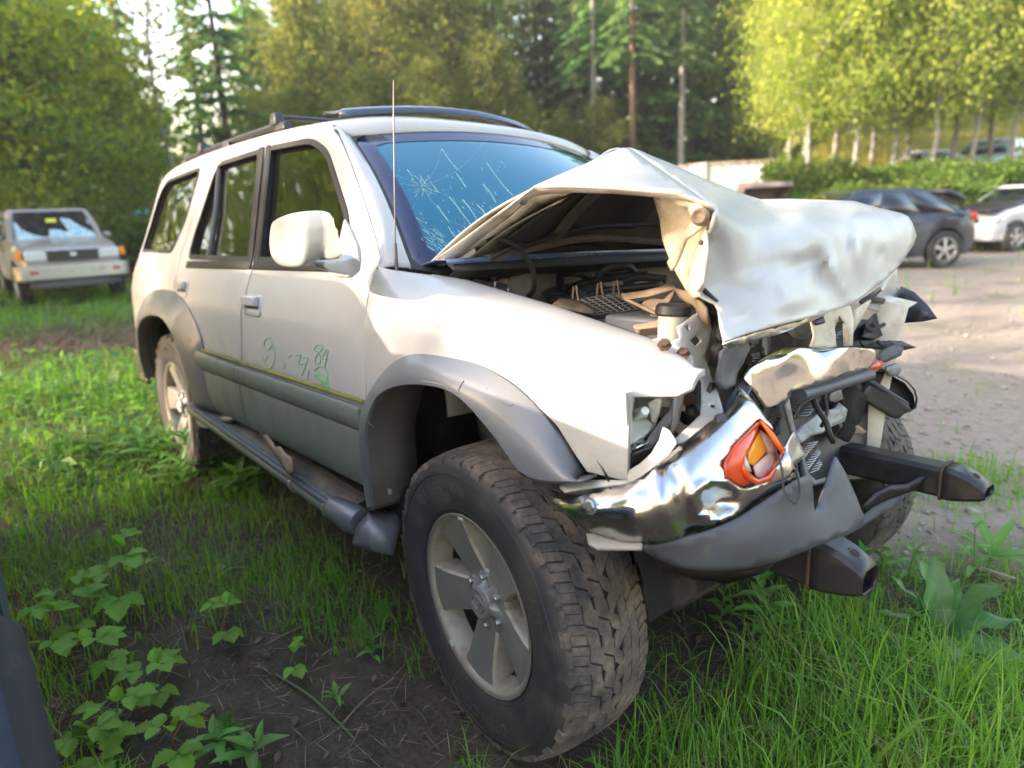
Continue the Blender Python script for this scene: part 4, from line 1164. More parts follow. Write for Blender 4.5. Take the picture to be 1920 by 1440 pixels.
# air-filter box with its wire mesh uncovered
A0, A1, A2, A3 = at(1062, 566, y=-.40), at(1165, 549, y=-.24), at(1205, 580, y=-.25), at(1112, 592, y=-.44)
zc = (A0.z + A1.z + A2.z + A3.z) / 4
def ab(u, v, dz=0): return (A0.lerp(A1, u)).lerp(A3.lerp(A2, u), v) + Vector((0, 0, dz))
b = MB(); b.prism([ab(-.06, -.06, -.012), ab(1.06, -.06, -.012), ab(1.06, 1.06, -.012), ab(-.06, 1.06, -.012)], (0, 0, -.14)); AB = b.build('air_filter_box', M['brown_plastic'], SUV, bevel=.006)
b = MB(); b.prism([ab(.0, .0, -.011), ab(1, 0, -.011), ab(1, 1, -.011), ab(0, 1, -.011)], (0, 0, .002)); b.build('filter_bed', M['insul'], AB)
for k in range(9):
    b = MB(); b.tube([ab(k / 8, 0, .002), ab(k / 8, 1, .002)], .0016, 5); b.build('grid_wire', M['alu_dull'], AB)
for k in range(8):
    b = MB(); b.tube([ab(0, k / 7, .003), ab(.5, k / 7, .001), ab(.9, k / 7, .003), ab(1.05, k / 7, -.010)], .0016, 5); b.build('grid_wire', M['alu_dull'], AB)
for u, v in ((.18, -.05), (.62, -.05), (.9, .0)):
    b = MB(); p = ab(u, v, 0); b.tube([p + Vector((-.012, 0, -.01)), p + Vector((-.006, 0, .035)), p + Vector((.004, 0, .038)), p + Vector((.014, 0, -.01))], .004, 6, flat=.5); b.build('box_clip', M['tan_dust'], AB)
sheet('box_lid_piece', [(1036, 572), (1050, 562), (1075, 563), (1112, 580), (1114, 590), (1090, 585), (1060, 580)], [(1036, 572, -.50), (1075, 563, -.44), (1112, 590, -.47)], M['brown_plastic'], AB, th=.008, step=8)
sheet('bent_bracket', [(1164, 553), (1205, 547), (1264, 534), (1268, 543), (1215, 556), (1178, 562), (1235, 588), (1232, 592), (1170, 562)], [(1164, 553, -.40), (1264, 534, -.36), (1235, 588, -.50)], M['tan_dust'], SUV, th=.006, step=8)
sheet('bent_bracket', [(1200, 575), (1215, 560), (1245, 563), (1268, 541), (1262, 556), (1243, 583), (1220, 585)], [(1200, 575, -.42), (1268, 541, -.40), (1243, 583, -.48)], M['tan_dust'], SUV, th=.005, step=8)
b = MB(); b.prism([at(1170, 600, y=-.46), at(1225, 588, y=-.46), at(1242, 598, y=-.52), at(1238, 612, y=-.54), at(1195, 616, y=-.54)], (-.03, .04, -.03)); b.build('fuse_box_lid', M['tan_dust'], SUV, bevel=.005)
b = MB(); b.prism([at(1150, 598, y=-.48), at(1225, 584, y=-.42), at(1230, 588, y=-.42), at(1156, 604, y=-.48)], (0, 0, -.02)); b.build('fuse_box_rail', M['tan_dust'], SUV, bevel=.003)
b = MB(); b.box(at(1215, 625, y=-.48) + Vector((-.02, .05, -.02)), (.18, .16, .12)); b.build('battery_case', M['grey_plastic'], SUV, bevel=.01)
# washer bottle
c1 = at(1262, 592, y=-.555); c2 = at(1262, 650, y=-.555)
b = MB(); b.lathe([(.0001, 0), (.030, 0), (.030, -.05), (.036, -.055), (.034, -.19), (.0001, -.19)], c1 + Vector((0, 0, .002)), (.0, .05, 1), 20); WB = b.build('washer_bottle', M['milky'], SUV, smooth=40)
b = MB(); b.lathe([(.0001, .026), (.030, .026), (.037, .020), (.038, .004), (.033, .0)], c1, (.0, .05, 1), 24); b.build('black_cap', M['black_plastic'], WB, smooth=40)

# ---------------------------------------------------------------- crushed front
def SH(*a, **k): return sheet(*a, **k)
# chrome corner of the bumper
cols = [((1034, 931), (1034, 940), -.845, -.845), ((1092, 920), (1101, 993), -.865, -.860), ((1183, 906), (1206, 1021), -.855, -.845), ((1257, 852), (1290, 1004), -.80, -.775), ((1321, 800), (1365, 975), -.715, -.69), ((1367, 764), (1430, 938), -.625, -.60), ((1386, 726), (1490, 903), -.53, -.51)]
ctl = []; top = []; bot = []
for (a, c_, y0_, y1_) in cols:
    top.append(a); bot.append(c_)
    for t, bul in ((0, .045), (.12, .012), (.3, -.008), (.55, -.016), (.8, -.006), (1, .012)):
        ctl.append((a[0] + (c_[0] - a[0]) * t, a[1] + (c_[1] - a[1]) * t, y0_ + (y1_ - y0_) * t + bul * (1 if a[0] > 1050 else .2)))
def smooth2(L, n=4): return [tuple(p[:2]) for p in catmull([(x, y, 0) for x, y in L], n)]
bt = smooth2(top); bb = smooth2(bot)
right = [(1386, 726), (1413, 755), (1440, 791), (1472, 842), (1490, 880), (1490, 903)]
outl = bt + right[1:-1] + list(reversed(bb))
lamp_hole = roundpoly([(1354, 868), (1376, 832), (1424, 784), (1452, 808), (1474, 845), (1462, 868), (1428, 905), (1392, 916), (1360, 895)], 6, 3)
fb = tps(ctl)
V2, F2 = cdt_fill(outl, [lamp_hole], 9)
V3 = []
for q in V2:
    y = fb(q.x, q.y)
    dx, dy = (q.x - 1345) / 36, (q.y - 938) / 28; r2 = dx * dx + dy * dy
    y += .030 * math.exp(-r2 * 1.6) - .012 * math.exp(-((math.sqrt(r2) - 1.25) / .3) ** 2)
    y += .012 * math.exp(-((q.x - 1265 - (q.y - 900) * .3) / 22) ** 2) - .008 * math.exp(-((q.x - 1235 - (q.y - 900) * .3) / 18) ** 2)
    V3.append(at(q.x, q.y, y=y))
b = MB(); b.mesh(V3, F2); BUMP = b.build('chrome_bumper_corner', M['chrome'], SUV, smooth=60, solid=.004, off=0, merge=False, fixn=False)
b = MB(); c = at(1107, 948, y=-.875); b.lathe([(.0001, .006), (.010, .006), (.0125, .003), (.0125, 0)], c, (0.05, -1, .1), 6); b.lathe([(.017, 0), (.016, .003), (.012, .003)], c, (0.05, -1, .1), 18); b.build('bumper_bolt', M['bare_metal'], BUMP, smooth=30)
SH('pale_bracket', [(1100, 1002), (1175, 1006), (1192, 1012), (1205, 1022), (1203, 1030), (1120, 1030), (1103, 1020)], [(1100, 1002, -.845), (1205, 1022, -.84), (1120, 1030, -.875)], M['pale_bracket'], BUMP, th=.006, step=9, bevel=.001)
# smashed turn signal in the bumper corner
LAMP = empty('turn_signal', parent=SUV)
def lp(x, y, d): 
    p = at(x, y, y=fb(x, y)); return p + (p - EYE).normalized() * d
rim_px = [(1356, 870), (1378, 833), (1424, 788), (1450, 810), (1471, 845), (1460, 866), (1428, 902), (1392, 912), (1361, 893)]
cx_, cy_ = np.mean([p[0] for p in rim_px]), np.mean([p[1] for p in rim_px])
rr_ = roundpoly(rim_px, 6, 3)
b = MB(); rows = []
for k, d in ((1.0, .012), (1.0, -.004), (.93, -.006), (.90, .010), (.82, .055), (.70, .085)):
    rows.append([lp(cx_ + (x - cx_) * k, cy_ + (y - cy_) * k, d) for x, y in rr_])
b.grid(rows, closed=True); b.face(list(reversed(rows[-1]))); b.build('lamp_housing', M['orange_glass'], LAMP, smooth=40)
def lsheet(name, poly, dctl, mat, th=.003, step=8):
    f = tps(dctl); VV, FF = cdt_fill(poly, step=step); b = MB(); b.mesh([lp(q.x, q.y, f(q.x, q.y)) for q in VV], FF)
    return b.build(name, mat, LAMP, smooth=40, solid=th, off=0, merge=False, fixn=False)
lsheet('lamp_side_lens', [(1358, 872), (1380, 836), (1424, 792), (1418, 812), (1402, 846), (1396, 872), (1412, 904), (1392, 911), (1362, 893)], [(1358, 872, .002), (1424, 792, .002), (1402, 846, -.014), (1412, 904, -.008)], M['orange_glass'])
lsheet('amber_reflector', [(1402, 848), (1412, 830), (1424, 806), (1432, 820), (1440, 845), (1412, 873), (1402, 868)], [(1402, 848, .02), (1424, 806, .03), (1440, 845, .05), (1412, 873, .035)], M['amber'])
lsheet('pale_reflector', [(1424, 806), (1446, 822), (1458, 840), (1456, 852), (1438, 850), (1430, 822)], [(1424, 806, .028), (1458, 840, .03), (1438, 850, .05)], M['pale_pink'])
lsheet('pale_reflector', [(1412, 875), (1442, 848), (1458, 852), (1450, 880), (1430, 898), (1418, 894)], [(1412, 875, .034), (1458, 852, .04), (1430, 898, .02)], M['pale_pink'])
lsheet('broken_lens_edge', [(1424, 788), (1430, 790), (1450, 812), (1471, 843), (1464, 850), (1448, 826), (1436, 808)], [(1424, 788, -.008), (1471, 843, -.012), (1436, 808, -.004)], pmat('bright_orange_lens', (.75, .13, .01), .2), th=.006)
lsheet('broken_lens_edge', [(1394, 860), (1402, 872), (1404, 888), (1420, 900), (1440, 892), (1452, 876), (1455, 880), (1442, 902), (1418, 910), (1400, 898), (1392, 880)], [(1394, 860, -.012), (1440, 892, -.012), (1400, 898, -.016)], M['orange_glass'], th=.006)
lsheet('torn_white_edge', [(1397, 856), (1404, 872), (1408, 884), (1402, 884), (1396, 872)], [(1397, 856, -.016), (1404, 884, -.018)], M['milky'])
b = MB(); b.tube([lp(1452, 840, -.02), at(1466, 880, y=-.56), at(1470, 920, y=-.58), at(1490, 944, y=-.58), at(1500, 925, y=-.54), at(1494, 890, y=-.50), at(1478, 858, y=-.48)], .0022, 6, smooth=8); b.build('lamp_wire', M['black_rubber'], LAMP)
# grey lower apron
apr = smooth2([(1206, 1022), (1290, 1005), (1365, 976), (1430, 939), (1490, 903)]) + [(1512, 892), (1520, 905), (1523, 940), (1525, 962), (1532, 950), (1548, 905), (1562, 862), (1566, 857), (1582, 885), (1602, 930), (1617, 968), (1612, 988)] + smooth2([(1570, 1008), (1527, 1026), (1458, 1052), (1390, 1066), (1321, 1069), (1275, 1063), (1229, 1046), (1205, 1032)], 3)
SH('grey_apron', apr, [(1206, 1022, -.835), (1290, 1005, -.765), (1365, 976, -.685), (1430, 939, -.60), (1490, 903, -.51), (1523, 940, -.42), (1566, 857, -.30), (1617, 968, -.28), (1612, 988, -.29), (1527, 1026, -.46), (1458, 1052, -.58), (1390, 1066, -.66), (1321, 1069, -.73), (1229, 1046, -.80), (1400, 1010, -.66), (1500, 980, -.50)], M['grey_plastic'], SUV, th=.005, step=16, wob=.004, ws=5)
SH('apron_underside', [(1190, 1030), (1229, 1046), (1275, 1063), (1321, 1069), (1390, 1066), (1458, 1052), (1430, 1075), (1360, 1092), (1300, 1090), (1268, 1075), (1225, 1075), (1190, 1060)], [(1190, 1030, -.76), (1321, 1069, -.715), (1458, 1052, -.57), (1360, 1092, -.5), (1225, 1075, -.6)], M['dark_liner'], SUV, th=.005, step=14, wob=.006)
# frame horns
def horn(y, x0, x1, zt, h, w, tipx, droop, name='frame_rail'):
    b = MB(); z0 = zt
    pts = [(x0, z0), (x1, z0 - droop)]
    def sec(x, zt_, zb_, ww): return [Vector((x, y - ww / 2, zb_ + .01)), Vector((x, y - ww / 2 + .01, zb_)), Vector((x, y + ww / 2 - .01, zb_)), Vector((x, y + ww / 2, zb_ + .01)), Vector((x, y + ww / 2, zt_ - .012)), Vector((x, y + ww / 2 - .012, zt_)), Vector((x, y - ww / 2 + .012, zt_)), Vector((x, y - ww / 2, zt_ - .012))]
    b.grid([sec(x0, z0, z0 - h, w), sec(x1, z0 - droop, z0 - droop - h, w)], closed=True)
    o = b.build(name, M['steel_black'], SUV, smooth=40)
    b = MB(); dz = (tipx - x1)
    b.grid([sec(x1 - .02, z0 - droop + .004, z0 - droop - h - .003, w + .008), sec(x1 + .005, z0 - droop + .003, z0 - droop - h - .003, w + .008), sec(x1 + dz * .5, z0 - droop - .008, z0 - droop - h + .004, w), sec(tipx - .012, z0 - droop - .026, z0 - droop - h + .012, w * .92), sec(tipx, z0 - droop - .034, z0 - droop - h + .018, w * .88)], closed=True)
    s2 = sec(tipx - .02, z0 - droop - .03, z0 - droop - h + .02, w * .8); b.face(s2)
    t_ = b.build('rail_tip', M['steel_black'], o, smooth=40, solid=.004)
    b = MB(); b.tube([sec(x1 - .02, z0 - droop + .005, z0 - droop - h - .004, w + .01)[k] for k in (0, 1, 2, 3, 4, 5, 6, 7, 0)], .004, 6); b.build('weld_bead', M['weld'], o)
    b = MB(); c = Vector((x1 + dz * .55, y, z0 - droop - .013)); b.lathe([(.0001, .003), (.011, .003), (.014, .0015), (.014, -.004)], c, (.35, 0, .94), 18); b.build('rail_hole', M['dark_liner'], t_)
    return o
RAIL = horn(-.335, -.6, .585, .555, .105, .085, .675, .0)
b = MB(); b.lathe([(.0001, .003), (.012, .003), (.012, -.003)], Vector((.475, -.379, .50)), (0, -1, 0), 18); b.build('rail_hole', M['dark_liner'], RAIL)
RAIL2 = horn(.355, -.6, .605, .580, .085, .085, .690, .018)
for x in (.33, ):
    b = MB(); b.lathe([(.0001, .003), (.010, .003), (.010, -.003)], Vector((x, .3115, .545)), (0, -1, 0), 16); b.build('rail_hole', M['dark_liner'], RAIL2)
b = MB(); b.box((.455, .3115, .522), (.035, .006, .016)); b.build('rail_slot', M['dark_liner'], RAIL2, bevel=.002)
SH('bent_reinforcement', [(1615, 948), (1640, 925), (1670, 910), (1700, 908), (1725, 895), (1742, 887), (1738, 905), (1715, 918), (1690, 925), (1660, 935), (1635, 948), (1618, 962)], [(1615, 948, .12), (1742, 887, .33), (1690, 925, .25)], M['steel_black'], SUV, th=.010, step=9, wob=.003)
SH('lower_reinforcement', [(1560, 1000), (1615, 962), (1660, 935), (1690, 925), (1686, 945), (1650, 965), (1610, 990), (1575, 1010)], [(1560, 1000, .05), (1690, 925, .25), (1610, 990, .12)], M['grey_plastic'], SUV, th=.010, step=10)
b = MB(); b.tube([at(1190, 1105, y=-.62), at(1260, 1095, y=-.50), at(1320, 1085, y=-.30)], .028, 12); b.build('lower_control_arm', M['steel_black'], SUV)
b = MB(); b.beam((.12, -.60, .30), (.12, .60, .30), .12, .09); b.build('front_crossmember', M['dark_liner'], SUV, bevel=.01)
b = MB(); b.box((.02, 0, .36), (.5, .9, .16)); b.build('skid_plate', M['dark_liner'], SUV, bevel=.02)
# chrome middle of the bumper, torn up and bent
SH('chrome_bumper_middle', [(1395, 708), (1402, 690), (1430, 672), (1469, 655), (1500, 652), (1532, 655), (1590, 652), (1635, 652), (1648, 658), (1645, 672), (1627, 690), (1600, 700), (1564, 709), (1519, 725), (1482, 733), (1479, 745), (1463, 755), (1434, 770), (1418, 742)],
   [(1395, 708, -.44), (1402, 690, -.42), (1469, 655, -.17), (1472, 668, -.225), (1474, 700, -.205), (1482, 733, -.19), (1463, 755, -.26), (1434, 770, -.38), (1430, 700, -.36), (1490, 664, -.15), (1490, 700, -.16), (1532, 655, .0), (1535, 690, -.04), (1564, 709, .03), (1575, 668, .06), (1590, 690, .14), (1600, 668, .18), (1648, 658, .36), (1627, 690, .30)], M['chrome'], SUV, th=.006, step=8, wob=.004, ws=9, smooth=45)
b = MB(); b.tube([at(1497, 741, y=-.12), at(1560, 722, y=.10), at(1628, 702, y=.32)], .022, 14, flat=.8); b.build('plastic_bar', M['grey_plastic'], SUV, smooth=40)
# dark folded lamp mount left of the chrome
SH('folded_lamp_mount', [(1345, 690), (1352, 660), (1372, 642), (1398, 640), (1402, 650), (1390, 680), (1382, 700), (1376, 722), (1356, 726), (1338, 716)], [(1345, 690, -.56), (1372, 642, -.50), (1402, 650, -.42), (1376, 722, -.50)], M['grey_plastic'], SUV, th=.008, step=8, wob=.012, ws=14)
SH('folded_lamp_mount', [(1336, 718), (1360, 722), (1352, 740), (1340, 770), (1330, 790), (1326, 750)], [(1336, 718, -.56), (1360, 722, -.50), (1330, 790, -.54)], M['black_plastic'], SUV, th=.008, step=8, wob=.008)
SH('bumper_backing', [(1372, 735), (1392, 715), (1410, 728), (1398, 752), (1376, 775), (1360, 800), (1350, 800), (1352, 770)], [(1372, 735, -.47), (1410, 728, -.42), (1350, 800, -.58)], pmat('dark_blue_steel', (.05, .06, .09), .4, .4, dirt=(.1, .09, .07), dscale=15), SUV, th=.006, step=8)
SH('corrugated_duct', [(1340, 655), (1352, 640), (1370, 632), (1372, 642), (1352, 662), (1344, 690), (1336, 690)], [(1340, 655, -.52), (1372, 635, -.47), (1336, 690, -.52)], M['black_rubber'], SUV, th=.02, step=7, wob=.006)
# radiator pack behind: core with fins, broken fan shroud
def finpanel(name, q, n, mat, core, depth=.02):
    """Quad of four corner points filled with thin bent fins."""
    a, b2, c_, d_ = q
    bb = MB(); nrm = (b2 - a).cross(d_ - a).normalized()
    if nrm.dot(EYE - a) < 0: nrm = -nrm
    bb.prism([p - nrm * depth for p in q], -nrm * depth); o = bb.build(name, core, SUV)
    bb = MB()
    for k in range(n):
        t = (k + .5) / n; p, r_ = a.lerp(d_, t), b2.lerp(c_, t)
        bb.tube([p.lerp(r_, s_) + nrm * (.006 * math.sin(s_ * 9 + k * .9)) + (d_ - a) * (.35 / n * math.sin(s_ * 7 + k * .35)) - nrm * depth for s_ in np.linspace(0, 1, 14)], .0022, 4)
    f = bb.build('cooling_fins', mat, o, smooth=0, merge=False); tag(f, kind='stuff')
    return o
finpanel('condenser_core', [at(1412, 606, y=.02), at(1590, 560, y=.42), at(1585, 662, y=.42), at(1420, 690, y=-.05)], 22, M['alu_dull'], M['mud_groove'])
finpanel('radiator_core', [at(1437, 770, y=-.25), at(1475, 750, y=-.13), at(1478, 815, y=-.13), at(1448, 830, y=-.23)], 14, M['steel_black'], M['mud_groove'])
finpanel('oil_cooler', [at(1500, 842, y=-.12), at(1545, 826, y=.02), at(1552, 880, y=.02), at(1508, 900, y=-.12)], 16, M['alu_dull'], M['mud_groove'])
finpanel('oil_cooler', [at(1498, 735, y=-.05), at(1545, 722, y=.08), at(1550, 770, y=.08), at(1500, 790, y=-.05)], 12, M['alu_dull'], M['mud_groove'])
b = MB(); b.prism([at(1360, 690, y=.0), at(1640, 600, y=.55), at(1640, 900, y=.50), at(1440, 920, y=-.05)], (-.06, .05, 0)); b.build('radiator_shroud', M['black_plastic'], SUV, bevel=.01)
b = MB(); c = at(1495, 603, y=.12); b.lathe([(.045, 0), (.052, .012), (.040, .02), (.030, .012), (.0001, .012)], c, (.9, -.35, .2), 24); b.build('horn_disc', M['alu_dull'], SUV, smooth=40)
# latch support: pale pressed struts
SH('latch_support', [(1518, 603), (1530, 585), (1550, 577), (1562, 583), (1564, 620), (1568, 648), (1548, 652), (1520, 652), (1522, 630)], [(1518, 603, .05), (1562, 583, .15), (1568, 648, .14), (1520, 652, .04)], M['white_in'], SUV, th=.005, step=8, wob=.008, ws=15)
SH('latch_strut', [(1560, 574), (1577, 568), (1592, 574), (1598, 600), (1597, 648), (1584, 650), (1582, 605), (1572, 590), (1562, 620), (1556, 600)], [(1560, 574, .16), (1592, 574, .24), (1597, 648, .24), (1562, 620, .16)], M['white_in'], SUV, th=.008, step=8, wob=.004)
SH('latch_strut', [(1602, 580), (1632, 562), (1626, 576), (1606, 610), (1598, 625)], [(1602, 580, .27), (1632, 562, .38), (1600, 620, .27)], M['white_in'], SUV, th=.006, step=8)
SH('thin_strut', [(1428, 622), (1440, 612), (1444, 640), (1440, 665), (1430, 672), (1424, 650)], [(1428, 622, -.1), (1440, 665, -.12), (1444, 640, -.06)], M['steel_black'], SUV, th=.006, step=8)
b = MB(); b.prism([at(1526, 600, y=.02), at(1545, 590, y=.06), at(1550, 606, y=.06), at(1530, 612, y=.02)], (-.02, .02, 0)); b.build('latch_block', M['black_plastic'], SUV, bevel=.006)
# near lamp frame: white pressed core support, with holes
SH('core_support', [(1268, 610), (1285, 600), (1300, 590), (1322, 575), (1334, 600), (1330, 640), (1318, 668), (1330, 700), (1345, 740), (1358, 785), (1352, 796), (1320, 815), (1275, 835), (1266, 826), (1290, 800), (1312, 778), (1316, 755), (1312, 720), (1298, 695), (1280, 660), (1250, 645), (1272, 632)],
   [(1268, 610, -.60), (1322, 575, -.52), (1330, 640, -.50), (1318, 668, -.52), (1345, 740, -.55), (1358, 785, -.60), (1275, 835, -.70), (1312, 755, -.60), (1280, 660, -.60), (1250, 645, -.62)], M['white'], SUV, th=.004, step=8, wob=.006, ws=15, smooth=30,
   holes=[[(1291, 640), (1303, 627), (1314, 638), (1301, 653)], roundpoly([(1333, 758), (1341, 758), (1341, 765), (1333, 765)], 3, 3), [(1283, 608), (1290, 606), (1292, 615), (1285, 617)]])
SH('lamp_shelf', [(1215, 640), (1245, 632), (1285, 655), (1300, 670), (1300, 690), (1288, 684), (1260, 664), (1235, 654)], [(1215, 640, -.64), (1300, 670, -.60), (1288, 690, -.62)], M['white'], SUV, th=.006, step=8)
for x, y, yy in ((1246, 648, -.66), (1352, 788, -.63), (1281, 664, -.63)):
    b = MB(); b.lathe([(.0001, .012), (.009, .012), (.009, .004), (.014, .004), (.014, 0)], at(x, y, y=yy), (.4, -.6, .7), 6 if y < 700 else 10); b.build('rusty_bolt', M['rust'] if y < 700 else M['steel_black'], SUV, smooth=30)
SH('white_inner_brace', [(1262, 728), (1278, 722), (1281, 745), (1272, 790), (1262, 812), (1256, 810), (1262, 770)], [(1262, 728, -.60), (1281, 745, -.57), (1258, 812, -.62)], M['white'], SUV, th=.005, step=8)
SH('dark_lamp_bay', [(1252, 712), (1300, 700), (1318, 760), (1300, 800), (1262, 832), (1250, 820)], [(1252, 712, -.50), (1318, 760, -.46), (1262, 832, -.54)], M['black_plastic'], SUV, th=.004, step=10)
SH('brown_lamp_socket', [(1280, 742), (1290, 735), (1300, 742), (1302, 754), (1290, 760), (1280, 754)], [(1280, 742, -.55), (1302, 754, -.54), (1290, 735, -.545)], M['rust'], SUV, th=.02, step=6)
b = MB(); b.ball(at(1292, 775, y=-.53), .03, 12, (1, .7, .9)); b.build('lamp_motor', M['black_plastic'], SUV)
# smashed headlamp
HL = empty('broken_headlamp', parent=SUV)
def HS(name, poly, ctl_, mat, **k): return sheet(name, poly, ctl_, mat, HL, **k)
HS('reflector_bowl', [(1168, 727), (1200, 726), (1240, 730), (1242, 745), (1236, 775), (1228, 800), (1205, 825), (1190, 838), (1176, 840), (1172, 800)], [(1168, 727, -.745), (1240, 730, -.68), (1236, 775, -.63), (1176, 840, -.72), (1205, 780, -.60), (1190, 750, -.62), (1195, 820, -.66)], M['reflector'], th=.004, step=7, wob=.006, ws=20)
HS('reflector_flap', [(1215, 755), (1240, 742), (1238, 765), (1230, 795), (1222, 790), (1218, 772)], [(1215, 755, -.68), (1240, 742, -.665), (1230, 795, -.67)], M['reflector'], th=.003, step=7)
b = MB(); p0_ = at(1178, 775, y=-.66); b.tube([p0_, at(1195, 778, y=-.70), at(1210, 770, y=-.72)], [.012, .013, .008], 12); b.tube([at(1206, 770, y=-.71), at(1208, 782, y=-.715)], .007, 10); b.build('bulb_shield', M['reflector'], HL, smooth=40)
HS('lamp_reflection_patch', [(1176, 790), (1192, 782), (1212, 786), (1224, 796), (1214, 812), (1196, 826), (1182, 834), (1177, 815)], [(1176, 790, -.705), (1224, 796, -.66), (1182, 834, -.735), (1200, 805, -.69)], M['pale_reflector'], th=.003, step=7, wob=.003)  # pale sheet painted as the bright reflection low in the lamp
HS('reflector_side', [(1169, 735), (1182, 732), (1185, 780), (1186, 830), (1178, 838), (1172, 790)], [(1169, 735, -.75), (1185, 780, -.735), (1178, 838, -.745)], M['pale_reflector'], th=.003, step=7)
HS('black_bezel', [(1206, 838), (1220, 815), (1240, 790), (1258, 770), (1262, 752), (1250, 745), (1258, 735), (1266, 742), (1262, 790), (1245, 815), (1222, 838), (1212, 842)], [(1206, 838, -.72), (1258, 735, -.67), (1262, 790, -.67), (1222, 838, -.71)], M['grey_plastic'], th=.006, step=8, wob=.006)
HS('black_bezel', [(1172, 858), (1176, 850), (1210, 838), (1232, 830), (1236, 838), (1212, 852), (1190, 868), (1174, 878)], [(1172, 858, -.745), (1236, 834, -.70), (1174, 878, -.74)], M['black_plastic'], th=.01, step=8, wob=.005)
HS('chrome_shard', [(1180, 838), (1206, 822), (1214, 832), (1200, 842), (1184, 845)], [(1180, 838, -.735), (1214, 832, -.72), (1200, 842, -.735)], M['chrome'], th=.003, step=7, wob=.008, ws=30)
HS('lens_edge', [(1166, 726), (1171, 726), (1176, 800), (1182, 850), (1176, 850), (1170, 800)], [(1166, 726, -.765), (1176, 800, -.76), (1182, 850, -.75)], M['milky'], th=.004, step=7)
b = MB(); b.lathe([(.012, 0), (.012, .02), (.006, .03), (.0001, .03)], at(1256, 734, y=-.66), (.4, -.8, .2), 12); b.build('adjuster_knob', M['black_plastic'], HL)
SH('white_lamp_trim', [(1176, 884), (1200, 870), (1222, 850), (1236, 825), (1243, 800), (1255, 806), (1266, 822), (1270, 832), (1250, 860), (1222, 882), (1190, 904), (1178, 905)], [(1176, 884, -.755), (1222, 850, -.745), (1243, 800, -.715), (1270, 832, -.715), (1222, 882, -.77), (1190, 904, -.775)], M['white'], SUV, th=.004, step=8, bevel=.002)
tr = bvh_of(BUMP)
# clumps of grass and grit caught on the lamp
# far corner: white crumpled wing end, black bezel blade, plastic tray, loose trim
SH('far_wing_end', [(1612, 578), (1640, 545), (1662, 520), (1678, 498), (1684, 520), (1684, 548), (1676, 575), (1668, 585), (1645, 582), (1625, 575)], [(1612, 578, .45), (1678, 498, .72), (1684, 548, .74), (1645, 582, .58)], M['white'], SUV, th=.006, step=9, wob=.014, ws=10, smooth=30)
SH('torn_dark_gap', [(1612, 565), (1650, 538), (1652, 545), (1640, 556), (1660, 560), (1655, 570), (1628, 566), (1615, 572)], [(1612, 565, .42), (1652, 545, .56), (1660, 560, .60)], M['black_plastic'], SUV, th=.005, step=8)
SH('lamp_bezel_blade', [(1664, 590), (1676, 576), (1684, 550), (1690, 537), (1715, 548), (1740, 572), (1757, 596), (1730, 602), (1692, 605)], [(1664, 590, .70), (1690, 537, .77), (1757, 596, .62), (1692, 605, .64)], M['black_plastic'], SUV, th=.008, step=9, bevel=.002)
SH('bezel_clip', [(1728, 582), (1738, 585), (1738, 594), (1726, 592)], [(1728, 582, .628), (1738, 594, .615), (1738, 585, .62)], M['grey_plastic'], SUV, th=.008, step=6)
SH('far_plastic_shard', [(1625, 600), (1640, 585), (1648, 620), (1652, 628), (1640, 636), (1615, 632), (1622, 616)], [(1625, 600, .5), (1648, 620, .55), (1615, 632, .42)], M['black_plastic'], SUV, th=.008, step=8, wob=.006)
SH('far_plastic_shard', [(1612, 640), (1645, 638), (1690, 640), (1717, 652), (1690, 658), (1650, 656), (1620, 656)], [(1612, 640, .40), (1717, 652, .62), (1650, 656, .48)], M['black_plastic'], SUV, th=.008, step=8, wob=.006)
SH('far_plastic_shard', [(1648, 660), (1680, 646), (1695, 655), (1688, 668), (1660, 680), (1648, 676)], [(1648, 660, .40), (1695, 655, .50), (1660, 680, .42)], M['grey_plastic'], SUV, th=.012, step=8, wob=.01)
SH('far_turn_signal', [(1626, 690), (1640, 676), (1652, 680), (1648, 692), (1632, 695)], [(1626, 690, .33), (1652, 680, .40), (1632, 695, .34)], M['orange_glass'], SUV, th=.012, step=7, wob=.01, ws=20)
SH('far_lamp_piece', [(1660, 690), (1680, 682), (1688, 692), (1680, 706), (1664, 706)], [(1660, 690, .44), (1688, 692, .50), (1664, 706, .45)], M['alu_dull'], SUV, th=.01, step=7, wob=.01)
for u, (x, y, yy) in enumerate(((1644, 612, .5), (1632, 618, .46), (1655, 645, .45))):
    b = MB(); b.tube([at(x - 10, y - 6, y=yy), at(x, y + 2, y=yy), at(x + 14, y - 4, y=yy + .03)], .006, 6, smooth=4); b.build('loose_wire', M['black_rubber'], SUV)
TRAY = empty('fog_lamp_frame', parent=SUV)
f_t = tps([(1607, 745, .36), (1650, 690, .42), (1720, 745, .60), (1680, 783, .54)])
def tp(x, y, d=0.0): return at(x, y, y=f_t(x, y) + d)
b = MB(); loop = [(1652, 690), (1680, 702), (1702, 714), (1716, 730), (1721, 748), (1718, 766), (1708, 770)]
b.grid([[tp(x, y) for x, y in loop], [tp(x, y, .07) for x, y in loop], [tp(1665 + (x - 1665) * .93, 735 + (y - 735) * .9, .07) for x, y in loop], [tp(1665 + (x - 1665) * .93, 735 + (y - 735) * .9) for x, y in loop]]); b.build('frame_rim', M['black_plastic'], TRAY, smooth=40, solid=.004)
sheet('frame_plate', [(1650, 692), (1640, 700), (1625, 718), (1690, 755), (1708, 768), (1716, 766), (1712, 740), (1696, 718)], [(1650, 692, .50), (1625, 718, .46), (1716, 766, .64)], M['black_plastic'], TRAY, th=.004, step=9)
